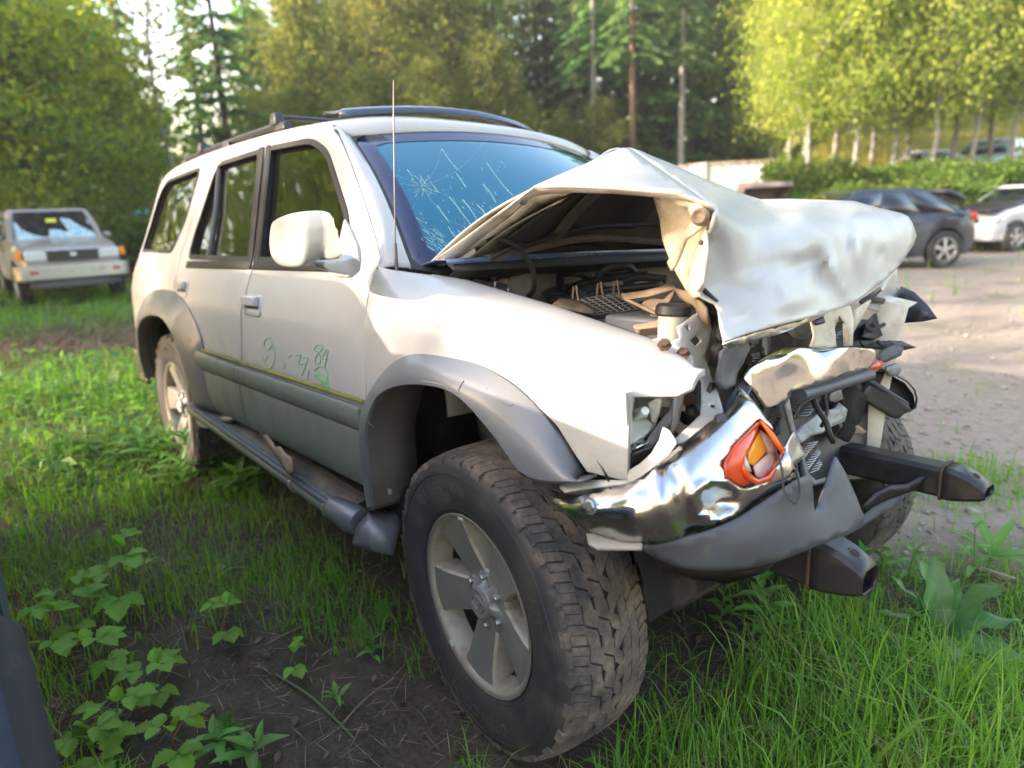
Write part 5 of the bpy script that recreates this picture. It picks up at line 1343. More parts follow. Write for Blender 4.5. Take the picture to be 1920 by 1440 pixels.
sheet('frame_lower_bar', [(1608, 744), (1628, 716), (1640, 722), (1700, 760), (1706, 770), (1690, 776), (1682, 784), (1672, 783)], [(1608, 744, .36), (1628, 716, .40), (1706, 770, .57), (1672, 783, .50)], M['black_plastic'], TRAY, th=.02, step=9, bevel=.003)
sheet('frame_mid_bar', [(1628, 716), (1634, 712), (1704, 756), (1700, 762)], [(1628, 716, .385), (1704, 756, .56), (1634, 712, .385)], M['grey_plastic'], TRAY, th=.012, step=9)
# tangle under the chrome: bent crossmember pieces, brackets, wires
SH('bent_crossmember', [(1484, 820), (1500, 800), (1530, 778), (1560, 768), (1570, 755), (1582, 770), (1580, 790), (1560, 800), (1540, 812), (1520, 822), (1500, 828)], [(1484, 820, -.12), (1570, 755, .15), (1580, 790, .14), (1500, 828, -.10)], M['alu_dull'], SUV, th=.008, step=8, wob=.012, ws=16)
SH('bent_bracket', [(1470, 760), (1478, 745), (1486, 790), (1494, 822), (1490, 835), (1482, 815)], [(1470, 760, -.18), (1486, 790, -.14), (1490, 835, -.12)], M['alu_dull'], SUV, th=.006, step=8, wob=.006)
SH('bent_bracket', [(1555, 740), (1575, 732), (1580, 750), (1565, 756), (1552, 752)], [(1555, 740, .10), (1580, 750, .16), (1552, 752, .1)], M['alu_dull'], SUV, th=.006, step=7, wob=.012)
SH('torn_plate', [(1465, 840), (1480, 808), (1500, 830), (1505, 855), (1490, 870), (1480, 880), (1472, 860)], [(1465, 840, -.30), (1500, 830, -.16), (1480, 880, -.28)], M['bare_metal'], SUV, th=.005, step=8, wob=.012, ws=18)
SH('lower_hose_frame', [(1498, 862), (1504, 862), (1512, 890), (1525, 902), (1552, 894), (1562, 882), (1564, 890), (1550, 904), (1522, 912), (1506, 898)], [(1498, 862, -.16), (1525, 902, -.14), (1564, 890, -.02)], M['grey_plastic'], SUV, th=.014, step=7)
for P, w in ((((1522, 740, -.02), (1532, 765, .0), (1548, 790, .02), (1556, 815, .02), (1562, 828, .04)), .008), (((1545, 735, .05), (1550, 775, .05), (1540, 800, .02)), .005), (((1490, 775, -.12), (1500, 760, -.1), (1525, 745, -.05)), .004)):
    b = MB(); b.tube([at(x, y, y=yy - .03) for x, y, yy in P], w, 8, smooth=6); b.build('wire_loom', M['black_rubber'], SUV)
SH('dark_inner_panel', [(1570, 740), (1600, 720), (1625, 745), (1612, 790), (1590, 830), (1570, 820), (1585, 780)], [(1570, 740, .20), (1625, 745, .38), (1570, 820, .2)], M['dark_liner'], SUV, th=.006, step=9)
SH('rusty_joint', [(1585, 800), (1605, 795), (1620, 806), (1612, 812), (1590, 812)], [(1585, 800, .28), (1620, 806, .36), (1590, 812, .3)], M['tan_dust'], SUV, th=.02, step=7, wob=.008)
b = MB(); b.tube([at(1560, 800, y=.2), at(1585, 785, y=.32), at(1600, 800, y=.38)], .022, 10); b.build('tie_rod_boot', M['black_rubber'], SUV)
# fender front bracket beneath the wing
SH('wing_under_edge', [(1052, 904), (1090, 902), (1190, 902), (1180, 908), (1092, 919), (1060, 925), (1050, 915)], [(1052, 904, -.80), (1190, 902, -.76), (1060, 925, -.82)], M['milky'], WING, th=.006, step=9)
# ---------------------------------------------------------------- ground
FH = Vector((-.7694, .6389, 0)); RH = Vector((.6389, .7694, 0))
def smooth01(t): t = np.clip(t, 0, 1); return t * t * (3 - 2 * t)
def fdrt(x, y):
    dx, dy = x - EYE_W.x, y - EYE_W.y
    return dx * FH.x + dy * FH.y, dx * RH.x + dy * RH.y
def spot(fd, rt): 
    p = Vector((EYE_W.x, EYE_W.y, 0)) + FH * fd + RH * rt
    return p.x, p.y
def terrain(x, y):
    """Height of the yard: flat, with a bank and a grassy slope at the back on the right."""
    x = np.asarray(x, float); y = np.asarray(y, float)
    fd, rt = fdrt(x, y)
    ang = rt / np.maximum(fd, 1e-3)
    w = smooth01((ang - .30) / .16) * (fd > 5)
    bank = smooth01((fd - 16.2) / 4.0) * 1.35 + np.maximum(0, fd - 20) * .19
    z = w * bank
    z = z + .022 * np.sin(x * 1.7 + 1.3 * np.sin(y * .9)) * np.sin(y * 1.45 + .7) + .010 * np.sin(x * 5.1 + y * 2.3) * np.sin(y * 4.4 - x * 1.2)
    near = np.exp(-((x + .05) / .5) ** 2 - ((y + .72) / .4) ** 2)      # firm under the near front wheel
    return z * (1 - near * .9) + near * .012
def tz(x, y): return float(terrain(x, y))
def coords(lo, hi, fine_lo, fine_hi, step, grow_=1.12):
    a = list(np.arange(fine_lo, fine_hi, step)); s = step; q = fine_hi
    up = []
    while q < hi: up.append(q); s *= grow_; q += s
    up.append(hi); s = step; q = fine_lo; dn = []
    while q > lo: s *= grow_; q -= s; dn.append(max(q, lo))
    return np.array(sorted(set(dn)) + a + up)
gx = coords(-260, 160, -9, 3, .07); gy = coords(-160, 260, -3.2, 9, .07)
XX, YY = np.meshgrid(gx, gy, indexing='ij')
ZZ = terrain(XX, YY)
nv = rng.normal(0, 1, XX.shape)
fdg, rtg = fdrt(XX, YY)
nearw = np.exp(-(np.hypot(XX, YY) / 7) ** 2)
ZZ = ZZ + nv * .0018 * nearw
V = np.c_[XX.ravel(), YY.ravel(), ZZ.ravel()]
ni, nj = XX.shape
idx = np.arange(ni * nj).reshape(ni, nj)
Fq = np.stack([idx[:-1, :-1], idx[1:, :-1], idx[1:, 1:], idx[:-1, 1:]], -1).reshape(-1, 4)
def np_mesh(name, V, F, mat, smooth=True, attrs=None):
    me = bpy.data.meshes.new(name)
    V = np.asarray(V, np.float32); F = np.asarray(F, np.int32)
    k = F.shape[1]
    me.vertices.add(len(V)); me.vertices.foreach_set('co', V.ravel())
    me.loops.add(F.size); me.loops.foreach_set('vertex_index', F.ravel())
    me.polygons.add(len(F)); me.polygons.foreach_set('loop_start', np.arange(0, F.size, k, dtype=np.int32))
    me.polygons.foreach_set('loop_total', np.full(len(F), k, np.int32))
    if smooth: me.polygons.foreach_set('use_smooth', np.ones(len(F), bool))
    for n_, a in (attrs or {}).items():
        at_ = me.attributes.new(n_, 'FLOAT', 'POINT'); at_.data.foreach_set('value', np.asarray(a, np.float32))
    for q in (mat if isinstance(mat, (list, tuple)) else [mat]): me.materials.append(q)
    me.update(calc_edges=True); me.validate()
    return me
def linkmesh(name, me, parent=None):
    o = bpy.data.objects.new(name, me); COL.objects.link(o)
    if parent is not None: o.parent = parent
    return o
# gravel lot: beyond a ragged line on the far side of the wreck; elsewhere soil and turf
lot = smooth01((rtg - (1.15 - .12 * (fdg - 2.5))) / .8 + .5) * (1 - smooth01((fdg - 15.2) / 1.5)) * (1 - smooth01((-fdg - .5) / 1.5))
lot = lot * smooth01((fdg - 1.9) / .9)
turf = smooth01((fdg - 3.0) / 1.5) * (1 - lot)
hill = smooth01((fdg - 16.2) / 1.5) * smooth01((rtg / np.maximum(fdg, .1) - .30) / .1)
def ground_mat():
    m_, nt, bs = newmat('yard_ground')
    def attr(n_): a = nt.nodes.new('ShaderNodeAttribute'); a.attribute_name = n_; return a.outputs['Fac']
    n1, h1 = noise_fac(nt, 2.2, .35, .65, 8, .65)
    n2, h2 = noise_fac(nt, 14, .38, .66, 8, .7)
    n3, h3 = noise_fac(nt, 70, .4, .62, 5, .7)
    n4, h4 = noise_fac(nt, 300, .45, .62, 3, .7)
    soil = mixcol(nt, n1, (.055, .039, .028), (.105, .078, .055)); soil = mixcol(nt, mathn(nt, 'MULTIPLY', n3, .55), soil, (.15, .12, .09))
    soil = mixcol(nt, mathn(nt, 'MULTIPLY', n2, .5), soil, (.03, .024, .014))
    grav = mixcol(nt, n2, (.265, .20, .145), (.37, .29, .21)); grav = mixcol(nt, mathn(nt, 'MULTIPLY', n3, .5), grav, (.15, .125, .10)); grav = mixcol(nt, mathn(nt, 'MULTIPLY', n4, .5), grav, (.42, .37, .32))
    gpatch, _ = noise_fac(nt, .9, .52, .66, 6, .6)
    grav = mixcol(nt, mathn(nt, 'MULTIPLY', gpatch, .55), grav, (.13, .14, .05))
    tf = mixcol(nt, n2, (.045, .065, .014), (.09, .10, .025)); tf = mixcol(nt, mathn(nt, 'MULTIPLY', n1, .4), tf, (.08, .055, .03))
    hl = mixcol(nt, n1, (.20, .19, .045), (.15, .19, .04)); hl = mixcol(nt, mathn(nt, 'MULTIPLY', n2, .5), hl, (.26, .22, .08))
    c = mixcol(nt, attr('turf'), soil, tf); c = mixcol(nt, attr('lot'), c, grav); c = mixcol(nt, attr('hill'), c, hl)
    nt.links.new(c, bs.inputs['Base Color']); bs.inputs['Roughness'].default_value = .95; bs.inputs['Specular IOR Level'].default_value = .2
    hh = mathn(nt, 'ADD', mathn(nt, 'MULTIPLY', h2, .5), mathn(nt, 'ADD', mathn(nt, 'MULTIPLY', h3, .35), mathn(nt, 'MULTIPLY', h4, .15)))
    bump(nt, bs, hh, .9, .03)
    return m_
G = linkmesh('ground', np_mesh('ground', V, Fq, ground_mat(), True, {'lot': lot.ravel(), 'turf': turf.ravel(), 'hill': hill.ravel()}))
tag(G, kind='structure')

# ---------------------------------------------------------------- other vehicles of the yard
def paint(name, col, rough=.35, metal=.0, dust=.35):
    return pmat(name, col, rough, metal, coat=.4, dirt=tuple(c * .6 + .09 for c in col), dscale=4, dlo=.45, dhi=.95)
M['tyre_plain'] = pmat('plain_tyre', (.02, .02, .02), .8, dirt=(.12, .095, .07), dscale=5)
M['rim_silver'] = pmat('silver_rim', (.45, .45, .45), .35, .7)
M['car_glass'] = glass('car_glass', (.006, .009, .014), 1.45, .02)
M['lamp_clear'] = pmat('clear_lamp', (.55, .58, .60), .15, .2, spec=.8)
M['red_lamp'] = pmat('red_lamp', (.40, .03, .03), .2)
M['orange_lamp'] = pmat('orange_lamp', (.75, .22, .02), .25)
def simple_wheel(parent, loc, r, w, side, rimmat, spokes=5):
    W = empty('wheel', loc, 0, parent)
    b = MB(); b.lathe([(r * .62, w * .42), (r * .68, w * .48), (r * .90, w * .50), (r, w * .36), (r, -w * .36), (r * .9, -w * .5), (r * .62, -w * .42)], (0, 0, 0), (0, side, 0), 36); b.build('tyre', M['tyre_plain'], W, smooth=50)
    b = MB(); b.lathe([(r * .66, w * .44), (r * .62, w * .46), (r * .58, w * .34), (r * .56, -w * .3)], (0, 0, 0), (0, side, 0), 36)
    b.disc((0, side * w * .05, 0), (0, side, 0), r * .56, 24, .004)
    RM = b.build('rim', M['rim_silver'] if rimmat is None else rimmat, W, smooth=40); RM.data.materials.append(M['dark_liner'])
    for p in RM.data.polygons:
        if abs(p.normal.y) > .98: p.material_index = 1
    for k in range(spokes):
        a = 2 * PI * k / spokes + .3
        b = MB(); d = Vector((math.cos(a), 0, math.sin(a))); t = Vector((-math.sin(a), 0, math.cos(a)))
        o_ = Vector((0, side * w * .34, 0)); i_ = Vector((0, side * w * .38, 0))
        b.prism([d * r * .06 - t * r * .07 + i_, d * r * .6 - t * r * .10 + o_, d * r * .6 + t * r * .10 + o_, d * r * .06 + t * r * .07 + i_], (0, -side * w * .12, 0)); b.build('spoke', M['rim_silver'] if rimmat is None else rimmat, RM)
    b = MB(); b.disc((0, side * w * .39, 0), (0, side, 0), r * .13, 14, .01); b.build('hub_cap', M['rim_silver'] if rimmat is None else rimmat, RM)
    return W
def car(name, label, cat, loc, rz, body, L=4.6, W=1.78, H=1.45, zb=.22, hood=.86, belt=.95, nose=.70, deck=.98, ws=(1.05, .30), rf=-.95, rg_=-1.75, wb=2.7, fo_=.9, r=.325, glassmat=None, group=None, rimmat=None, tumble=.72, trim=None, boot=None, windows=True):
    """x to the front, origin at the middle of the wheelbase on the ground. ws: x of the windscreen foot and top; rf: roof end; rg_: foot of the rear glass."""
    T = empty(name, loc, rz); tag(T, label, cat, group)
    x1 = wb / 2 + fo_; x0 = x1 - L; hw = W / 2
    def top(x):
        return float(np.interp(x, [x0, x0 + .12, rg_ - .02, rg_ + .15, ws[0] - .1, ws[0] + .02, x1 - .35, x1 - .08, x1], [deck - .22, deck - .03, deck, belt, belt + .02, hood + .04, hood - .05, nose + .02, nose - .10]))
    def half(x):
        t = abs((x - (x0 + x1) / 2) / (L / 2)); return hw * (1 - .16 * t ** 5)
    ra = r * 1.20
    def arch(x):
        z = zb
        for c in (wb / 2, -wb / 2):
            d = abs(x - c)
            if d < ra: z = max(z, r + math.sqrt(ra * ra - d * d) * .98)
        return z
    xs = sorted(set(list(np.linspace(x0, x1, 46)) + [c + ra * math.cos(a) * .9995 for c in (wb / 2, -wb / 2) for a in np.linspace(0, PI, 15)]))
    rows = []
    for x in xs:
        w, zt, za = half(x), top(x), arch(x); za = min(za, zt - .12)
        e = .10 * max(0, (abs(x - (x0 + x1) / 2) / (L / 2) - .9) / .1)
        h = [(0, zb + e), (w * .66, zb + e), (w * .66, max(za, zb + e)), (w * .985, max(za, zb + e)), (w, max(za, zb + e) + (zt - za) * .25), (w * 1.0, zt - (zt - max(za, zb)) * .38), (w * .975, zt - .12 * min(1, (zt - za) / .3)), (w * .935, zt - .025), (w * .80, zt + .005), (w * .4, zt + .022), (0, zt + .03)]
        rows.append([Vector((x, -y, z)) for y, z in h] + [Vector((x, y, z)) for y, z in reversed(h[1:-1])])
    b = MB(); b.grid(rows, closed=True); b.face(list(reversed(rows[0]))); b.face(rows[-1])
    BODY = b.build('body', body, T, smooth=38)
    # cabin
    zr = H
    def ringpts(xa, xb, w, z, n=6):
        out = []
        rc = .10
        for cx, cy, a0 in ((xb - rc, w - rc, 0), (xa + rc, w - rc, 90), (xa + rc, -w + rc, 180), (xb - rc, -w + rc, 270)):
            for a in np.linspace(a0, a0 + 90, n): out.append(Vector((cx + rc * math.cos(R(a)), cy + rc * math.sin(R(a)), z)))
        return out
    wbt, wtp = hw * .93, hw * tumble
    lo = ringpts(rg_, ws[0], wbt, belt - .03); hi = ringpts(rf, ws[1], wtp, zr - .045); hi2 = ringpts(rf + .05, ws[1] - .05, wtp - .06, zr - .008); hi3 = ringpts(rf + .3, ws[1] - .3, wtp - .3, zr)
    mid = [a.lerp(c, .5) + Vector((0, math.copysign(.03, a.y), 0)) for a, c in zip(lo, hi)]
    b = MB(); b.grid([lo, mid, hi, hi2, hi3], closed=True); b.face(hi3); CAB = b.build('cabin_roof', body, T, smooth=40)
    gm = glassmat or M['car_glass']
    if windows:
        for s in (-1, 1):
            def sp(x, t): 
                y = wbt + (wtp - wbt) * t + .03 * (1 - abs(2 * t - 1)) + .008
                return Vector((x, s * y, belt - .03 + (zr - .045 - belt + .03) * t))
            def edge(xa, xb, t): return xa + (xb - xa) * t
            fx = lambda t: edge(ws[0] - .16, ws[1] - .10, t); rx = lambda t: edge(rg_ + .20, rf + .10, t)
            cuts = [0, .36, .70, 1.0] if L > 4.3 else [0, .45, .9]
            for k in range(len(cuts) - 1):
                a_, c_ = cuts[k] + .012, cuts[k + 1] - .012
                b = MB(); rows = []
                for t in (.10, .5, .90):
                    xa, xb = rx(t), fx(t); rows.append([sp(xa + (xb - xa) * (1 - c_ + (c_ - a_) * u), t) for u in (0, .5, 1)])
                b.grid(rows); b.build('side_window', gm, T, smooth=60, solid=.01)
            b = MB(); x_ = (ws[0] - .35); b.ball((x_, s * (hw + .05), belt + .04), .10, 12, (.55, .9, .65)); b.build('door_mirror', trim or body, T)
            for hx in (.15, -.75): 
                b = MB(); b.box((hx, s * (half(hx) + .006), belt - .16), (.20, .03, .035)); b.build('door_handle', body, T, bevel=.008)
            b = MB()
            for hx in (ws[0] - .18, -.05, rg_ + .55): b.box((hx, s * (half(hx) - .002), (belt + zb) / 2 + .06), (.008, .012, (belt - zb) * .72))
            b.build('door_gap', M['dark_liner'], T)
        for nm, xa, xb in (('windscreen', ws[0], ws[1]), ('rear_window', rg_, rf)):
            sg = 1 if nm == 'windscreen' else -1; b = MB(); rows = []
            for t in (.06, .5, .93):
                x = xa + (xb - xa) * t + sg * .012; w = (wbt + (wtp - wbt) * t) - .09; z = belt - .03 + (zr - .045 - belt + .03) * t + .01
                rows.append([Vector((x + sg * .03 * (1 - u * u), u * w, z)) for u in (-1, -.5, 0, .5, 1)])
            b.grid(rows); b.build(nm, gm, T, smooth=60, solid=.008)
    for s in (-1, 1):
        b = MB(); b.box((x1 - .10, s * half(x1 - .1) * .78, nose - .10), (.16, .36, .13)); b.build('headlight', M['lamp_clear'], T, bevel=.03)
        b = MB(); b.box((x0 + .07, s * half(x0) * .86, deck - .17), (.14, .30, .15)); b.build('tail_light', M['red_lamp'], T, bevel=.03)
        for c in (wb / 2, -wb / 2): simple_wheel(T, (c, s * (hw - .10), r), r, .21, s, rimmat)
    b = MB(); b.patch([[(x1 - .28, -half(x1 - .3) - .012, z), (x1 - .02, -half(x1) * .86, z), (x1 + .04, 0, z), (x1 - .02, half(x1) * .86, z), (x1 - .28, half(x1 - .3) + .012, z)] for z in (zb + .04, zb + .18, nose - .20)], 3, 5); b.build('front_bumper', trim or body, T, smooth=60, solid=.03)
    b = MB(); b.patch([[(x0 + .28, -half(x0 + .3) - .012, z), (x0 + .02, -half(x0) * .86, z), (x0 - .04, 0, z), (x0 + .02, half(x0) * .86, z), (x0 + .28, half(x0 + .3) + .012, z)] for z in (zb + .06, zb + .2, deck - .36)], 3, 5); b.build('rear_bumper', trim or body, T, smooth=60, solid=.03)
    b = MB(); b.box((x1 - .01, 0, nose - .12), (.07, W * .42, .10)); b.build('grille', M['black_plastic'], T, bevel=.02)
    b = MB(); b.box((0, 0, zb + .05), (wb * .55, W * .6, .12)); b.build('underbody', M['dark_liner'], T)
    return T
def head(v): return math.atan2(v.y, v.x)
def ground_at(px, py):
    p = wat(px, py, 0); return p
# dark saloon beyond the lot
fw = (-RH * math.cos(R(6)) - FH * math.sin(R(6))).normalized()
p = wat(1760, 502, 0)
lf = Vector((-fw.y, fw.x, 0))
loc = p + fw * 1.38 + lf * (-.80)
SED = car('dark_saloon', 'dark blue-grey saloon with its boot lid up, parked across the gravel lot', 'car', (loc.x, loc.y, 0), head(fw), paint('dark_blue_paint', (.010, .014, .026), .3, .1), L=4.38, W=1.84, H=1.46, hood=.90, belt=.98, deck=1.08, rf=-1.05, rg_=-1.85, ws=(1.05, .25), wb=2.78, r=.335, fo_=.95)
b = MB(); rows = []
for t in np.linspace(0, 1, 7):
    rows.append([Vector((-1.45 - .52 * t, y * (1 - .1 * t), 1.40 - .03 * t - .16 * t * t)) for y in (-.66, -.3, 0, .3, .66)])
b.grid(rows); b.build('boot_lid', SED.children[0].data.materials[0], SED, smooth=60, solid=.05)
# silver car at the right edge
p = wat(1893, 472, 0)
fw2 = (-RH * .96 - FH * .28).normalized(); lf2 = Vector((-fw2.y, fw2.x, 0))
loc = p - fw2 * 1.28 - lf2 * .75
SIL = car('silver_car', 'pale silver car with a dark bonnet, half out of the picture past the saloon', 'car', (loc.x, loc.y, 0), head(fw2), paint('silver_white_paint', (.42, .43, .46), .3, .1), L=4.3, W=1.76, H=1.46, hood=.98, nose=.82, ws=(.95, .2), rf=-1.2, rg_=-1.75, wb=2.56, fo_=.56, r=.32)
b = MB(); rows = []
for x in np.linspace(.95, 1.95, 7): rows.append([Vector((x, y, float(np.interp(x, [.95, 1.3, 1.8, 2.0], [1.07, 1.06, .99, .93])) - .05 * (abs(y) / .7) ** 3)) for y in np.linspace(-.72, .72, 9)])
b.grid(rows); b.build('dark_bonnet', M['black_plastic'], SIL, smooth=60, solid=.03)
# two cars up on the slope behind the bank
def on_hill(px, d):
    q = wat(px, 300, d=d); return Vector((q.x, q.y, tz(q.x, q.y)))
q = on_hill(1712, 24.0); fw3 = (-RH * .9 + FH * .2).normalized()
SL1 = car('white_slope_car', 'white car half hidden by bushes on top of the bank, behind thin trunks', 'car', (q.x, q.y, q.z - .95), head(fw3), paint('white_car_paint', (.72, .73, .72), .35), L=4.3, W=1.75, H=1.42, rf=-1.0, rg_=-1.7, wb=2.6)
q = on_hill(1858, 24.0)
SL2 = car('teal_slope_car', 'pale teal-green car on top of the bank, above the silver car', 'car', (q.x, q.y, q.z - .70), head((-RH * .75 - FH * .6).normalized()), paint('pale_teal_paint', (.30, .42, .42), .3, .1), L=4.5, W=1.78, H=1.48, rf=-1.0, rg_=-1.75)
# tan-grey off-roader on the left, screen smashed in
p = wat(152, 568, 0); fw4 = (-FH * math.cos(R(40)) + RH * math.sin(R(40))).normalized()
loc = p - fw4 * 2.0
M['tan_paint'] = paint('faded_beige_paint', (.25, .21, .175), .45)
OFF = car('beige_suv', 'beige-grey suv with its windscreen smashed in, facing the camera among the weeds', 'suv', (loc.x, loc.y, .0), head(fw4), M['tan_paint'], L=4.5, W=1.72, H=1.72, zb=.42, hood=1.10, belt=1.14, nose=1.0, deck=1.14, ws=(.72, .18), rf=-2.1, rg_=-2.25, wb=2.67, fo_=.80, r=.37, tumble=.80, glassmat=M['car_glass'])
for o in list(OFF.children):
    if o.name.split('.')[0] in ('headlight', 'grille', 'windscreen', 'front_bumper'):
        bpy.data.objects.remove(o)
xf = 2.67 / 2 + .80
b = MB(); b.prism([(.66, -.68, 1.17), (.66, .68, 1.17), (.24, .58, 1.64), (.24, -.58, 1.64)], (.03, 0, .02)); b.build('screen_opening', M['dark_liner'], OFF)
b = MB(); rows = []
for t in np.linspace(0, 1, 9):
    rows.append([Vector((.74 - .30 * t - .06 * t * math.cos(u * 1.5) ** 2, u * (.67 - .06 * t), 1.15 + (.31 + .05 * math.sin(u * 3.4 + 1.0) + .05 * abs(u)) * t + .012 * math.sin(u * 9 + t * 5))) for u in np.linspace(-1, 1, 17)])
b.grid(rows); b.build('collapsed_windscreen', pmat('shattered_glass', (.30, .44, .50), .2, .2, spec=.8, dirt=(.55, .62, .55), dscale=5, dlo=.45, dhi=.7), OFF, smooth=50, solid=.01)
b = MB(); b.box((.50, -.02, 1.49), (.01, .17, .07)); b.build('yellow_note', pmat('yellow_paper', (.75, .68, .05), .7), OFF)
for s in (-1, 1):
    b = MB(); b.box((xf - .06, s * .56, .88), (.14, .34, .17)); b.build('headlight', M['lamp_clear'], OFF, bevel=.02)
    b = MB(); b.box((xf - .12, s * .795, .89), (.16, .10, .15)); b.build('corner_lamp', M['orange_lamp'], OFF, bevel=.02)
    b = MB(); b.box((xf + .06, s * .55, .60), (.06, .30, .06)); b.build('bumper_lamp', pmat('dull_red_lamp', (.35, .06, .03), .3), OFF, bevel=.01)
b = MB(); b.box((xf - .01, 0, .87), (.10, .78, .19)); GR = b.build('grille', M['black_plastic'], OFF, bevel=.02)
b = MB(); b.box((xf + .045, 0, .885), (.02, .10, .07)); b.build('grille_badge', M['lamp_clear'], GR, bevel=.02)
b = MB(); b.tube([(xf + .02, -.42, .965), (xf + .03, .42, .965)], .02, 8); b.build('grille_bar', M['chrome'], GR)
b = MB(); b.patch([[(xf - .30, -.90, z), (xf + .0, -.84, z), (xf + .10, -.5, z), (xf + .12, 0, z), (xf + .10, .5, z), (xf + .0, .84, z), (xf - .30, .90, z)] for z in (.46, .55, .66, .71)], 3, 5); b.build('front_bumper', M['bare_metal'], OFF, smooth=60, solid=.03)
b = MB(); b.patch([[(xf - .1, -.72, z), (xf + .06, -.4, z), (xf + .07, .4, z), (xf - .1, .72, z)] for z in (.32, .40, .46)], 3, 5); b.build('front_apron', M['grey_plastic'], OFF, smooth=60, solid=.02)
# pale vehicle at the left edge, teal car behind the off-roader
p = wat(-75, 545, 0); q_ = (-FH * .85 + RH * .5).normalized(); loc = p - q_ * 1.6
car('white_van', 'white vehicle cut off by the left edge, next to the beige suv', 'van', (loc.x, loc.y, 0), head(q_), paint('white_van_paint', (.74, .73, .70), .4), L=4.6, W=1.78, H=1.70, hood=1.0, belt=1.05, nose=.9, deck=1.05, ws=(1.15, .5), rf=-2.1, rg_=-2.3, tumble=.84)
p = wat(285, 470, d=21); q_ = (-FH * .6 - RH * .8).normalized()
car('teal_car', 'teal green car standing behind the beige suv, mostly hidden', 'car', (p.x, p.y, .1), head(q_), paint('teal_paint', (.03, .26, .22), .4), L=4.4, W=1.72, H=1.66, hood=1.05, belt=1.10, nose=.95, deck=1.15, ws=(.9, .4), rf=-1.2, rg_=-1.8)
# dark blue vehicle right beside the camera; unseen body shaped to shade the wreck
NB = car('blue_vehicle', 'dark slate-blue vehicle at the left edge, only its front corner and wheel showing', 'car', (-1.26, -2.585, 0), R(0.6), paint('slate_blue_paint', (.06, .08, .13), .4), L=3.30, W=1.80, H=1.66, zb=.24, hood=1.40, belt=1.36, nose=1.22, deck=1.34, ws=(.38, .10), rf=-1.30, rg_=-1.50, wb=2.05, fo_=.60, r=.33, tumble=.84)
for o in list(NB.children):
    if o.name.split('.')[0] == 'door_mirror': bpy.data.objects.remove(o)
# white container and a rusty bucket behind the wreck
p = wat(1322, 372, d=26)
u1 = (RH * .96 - FH * .10).normalized(); 
T = empty('shipping_container', (p.x, p.y, 0)); tag(T, 'white corrugated cargo container with a rusty top edge, at the back of the lot', 'container')
u2 = Vector((-u1.y, u1.x, 0)); u2 = u2 if u2.dot(FH) > 0 else -u2
u2 = (u2 * .9 - RH * .45).normalized()
M['cont'] = pmat('container_white', (.66, .68, .68), .55, dirt=(.40, .38, .34), dscale=2, dlo=.45, dhi=.85)
M['cont_rail'] = pmat('container_rail', (.42, .36, .30), .6, dirt=(.22, .09, .04), dscale=6, dlo=.4, dhi=.7)
ht = 2.78
def wallpanels(d, n, w):
    for k in range(n):
        b = MB(); o_ = d * (w * k / n + .04); e = d * (w * (k + 1) / n)
        nrm = Vector((d.y, -d.x, 0)); nrm = nrm if nrm.dot(FH) < 0 else -nrm
        a_, c_ = o_, e
        pts = []
        m_ = 6
        for i in range(m_ + 1):
            t = i / m_; pts.append(a_.lerp(c_, t) + nrm * (.03 if i % 2 else -.01))
        b.grid([[q + Vector((0, 0, .16)) for q in pts], [q + Vector((0, 0, ht - .12)) for q in pts]]); b.build('wall_panel', M['cont'], T, smooth=0, solid=.01)
wallpanels(u1, 8, 2.42); wallpanels(u2, 12, 6.0)
c00, c10, c01 = Vector((0, 0, 0)), u1 * 2.44, u2 * 6.05; c11 = c10 + c01
for c in (c00, c10, c01, c11):
    b = MB(); b.box(c + Vector((0, 0, ht / 2)), (.14, .14, ht)); b.build('corner_post', M['cont_rail'], T, bevel=.01)
for z in (.10, ht - .06):
    for a_, c_ in ((c00, c10), (c00, c01), (c10, c11), (c01, c11)):
        b = MB(); b.beam(a_ + Vector((0, 0, z)), c_ + Vector((0, 0, z)), .10, .12); b.build('edge_rail', M['cont_rail'], T)
b = MB(); b.prism([c00, c10, c11, c01], (0, 0, .02)); b.build('roof_sheet', M['cont'], T).location.z = ht - .06
p = wat(1432, 380, d=17.5)
T = empty('loader_bucket', (p.x, p.y, 0)); tag(T, 'rusty brown curved steel bucket standing in front of the white container', 'bucket')
rx = RH; b = MB(); rows = []
for t in np.linspace(-.35, 1.0, 12):
    a = t * PI * .75
    c = Vector((0, 0, 1.36)) + FH * (.42 * math.cos(a)) + Vector((0, 0, .42 * math.sin(a)))
    w = .50 + .12 * max(0, math.sin(a))
    rows.append([c + rx * (u * w) for u in (-1, -.5, 0, .5, 1)])
M['bucket'] = pmat('rusty_brown_steel', (.20, .15, .125), .8, dirt=(.09, .06, .045), dscale=4)
b.grid(rows); b.build('bucket_shell', M['bucket'], T, smooth=50, solid=.03)
for s in (-1, 1):
    b = MB(); b.prism([r_[0 if s < 0 else -1] for r_ in rows], rx * (s * .02)); b.build('bucket_cheek', M['bucket'], T)
for s in (-.3, .3):
    b = MB(); b.beam(rx * s + Vector((0, 0, 0)), rx * s + FH * .25 + Vector((0, 0, 1.15)), .10, .16); b.build('bucket_arm', M['bucket'], T, bevel=.01)
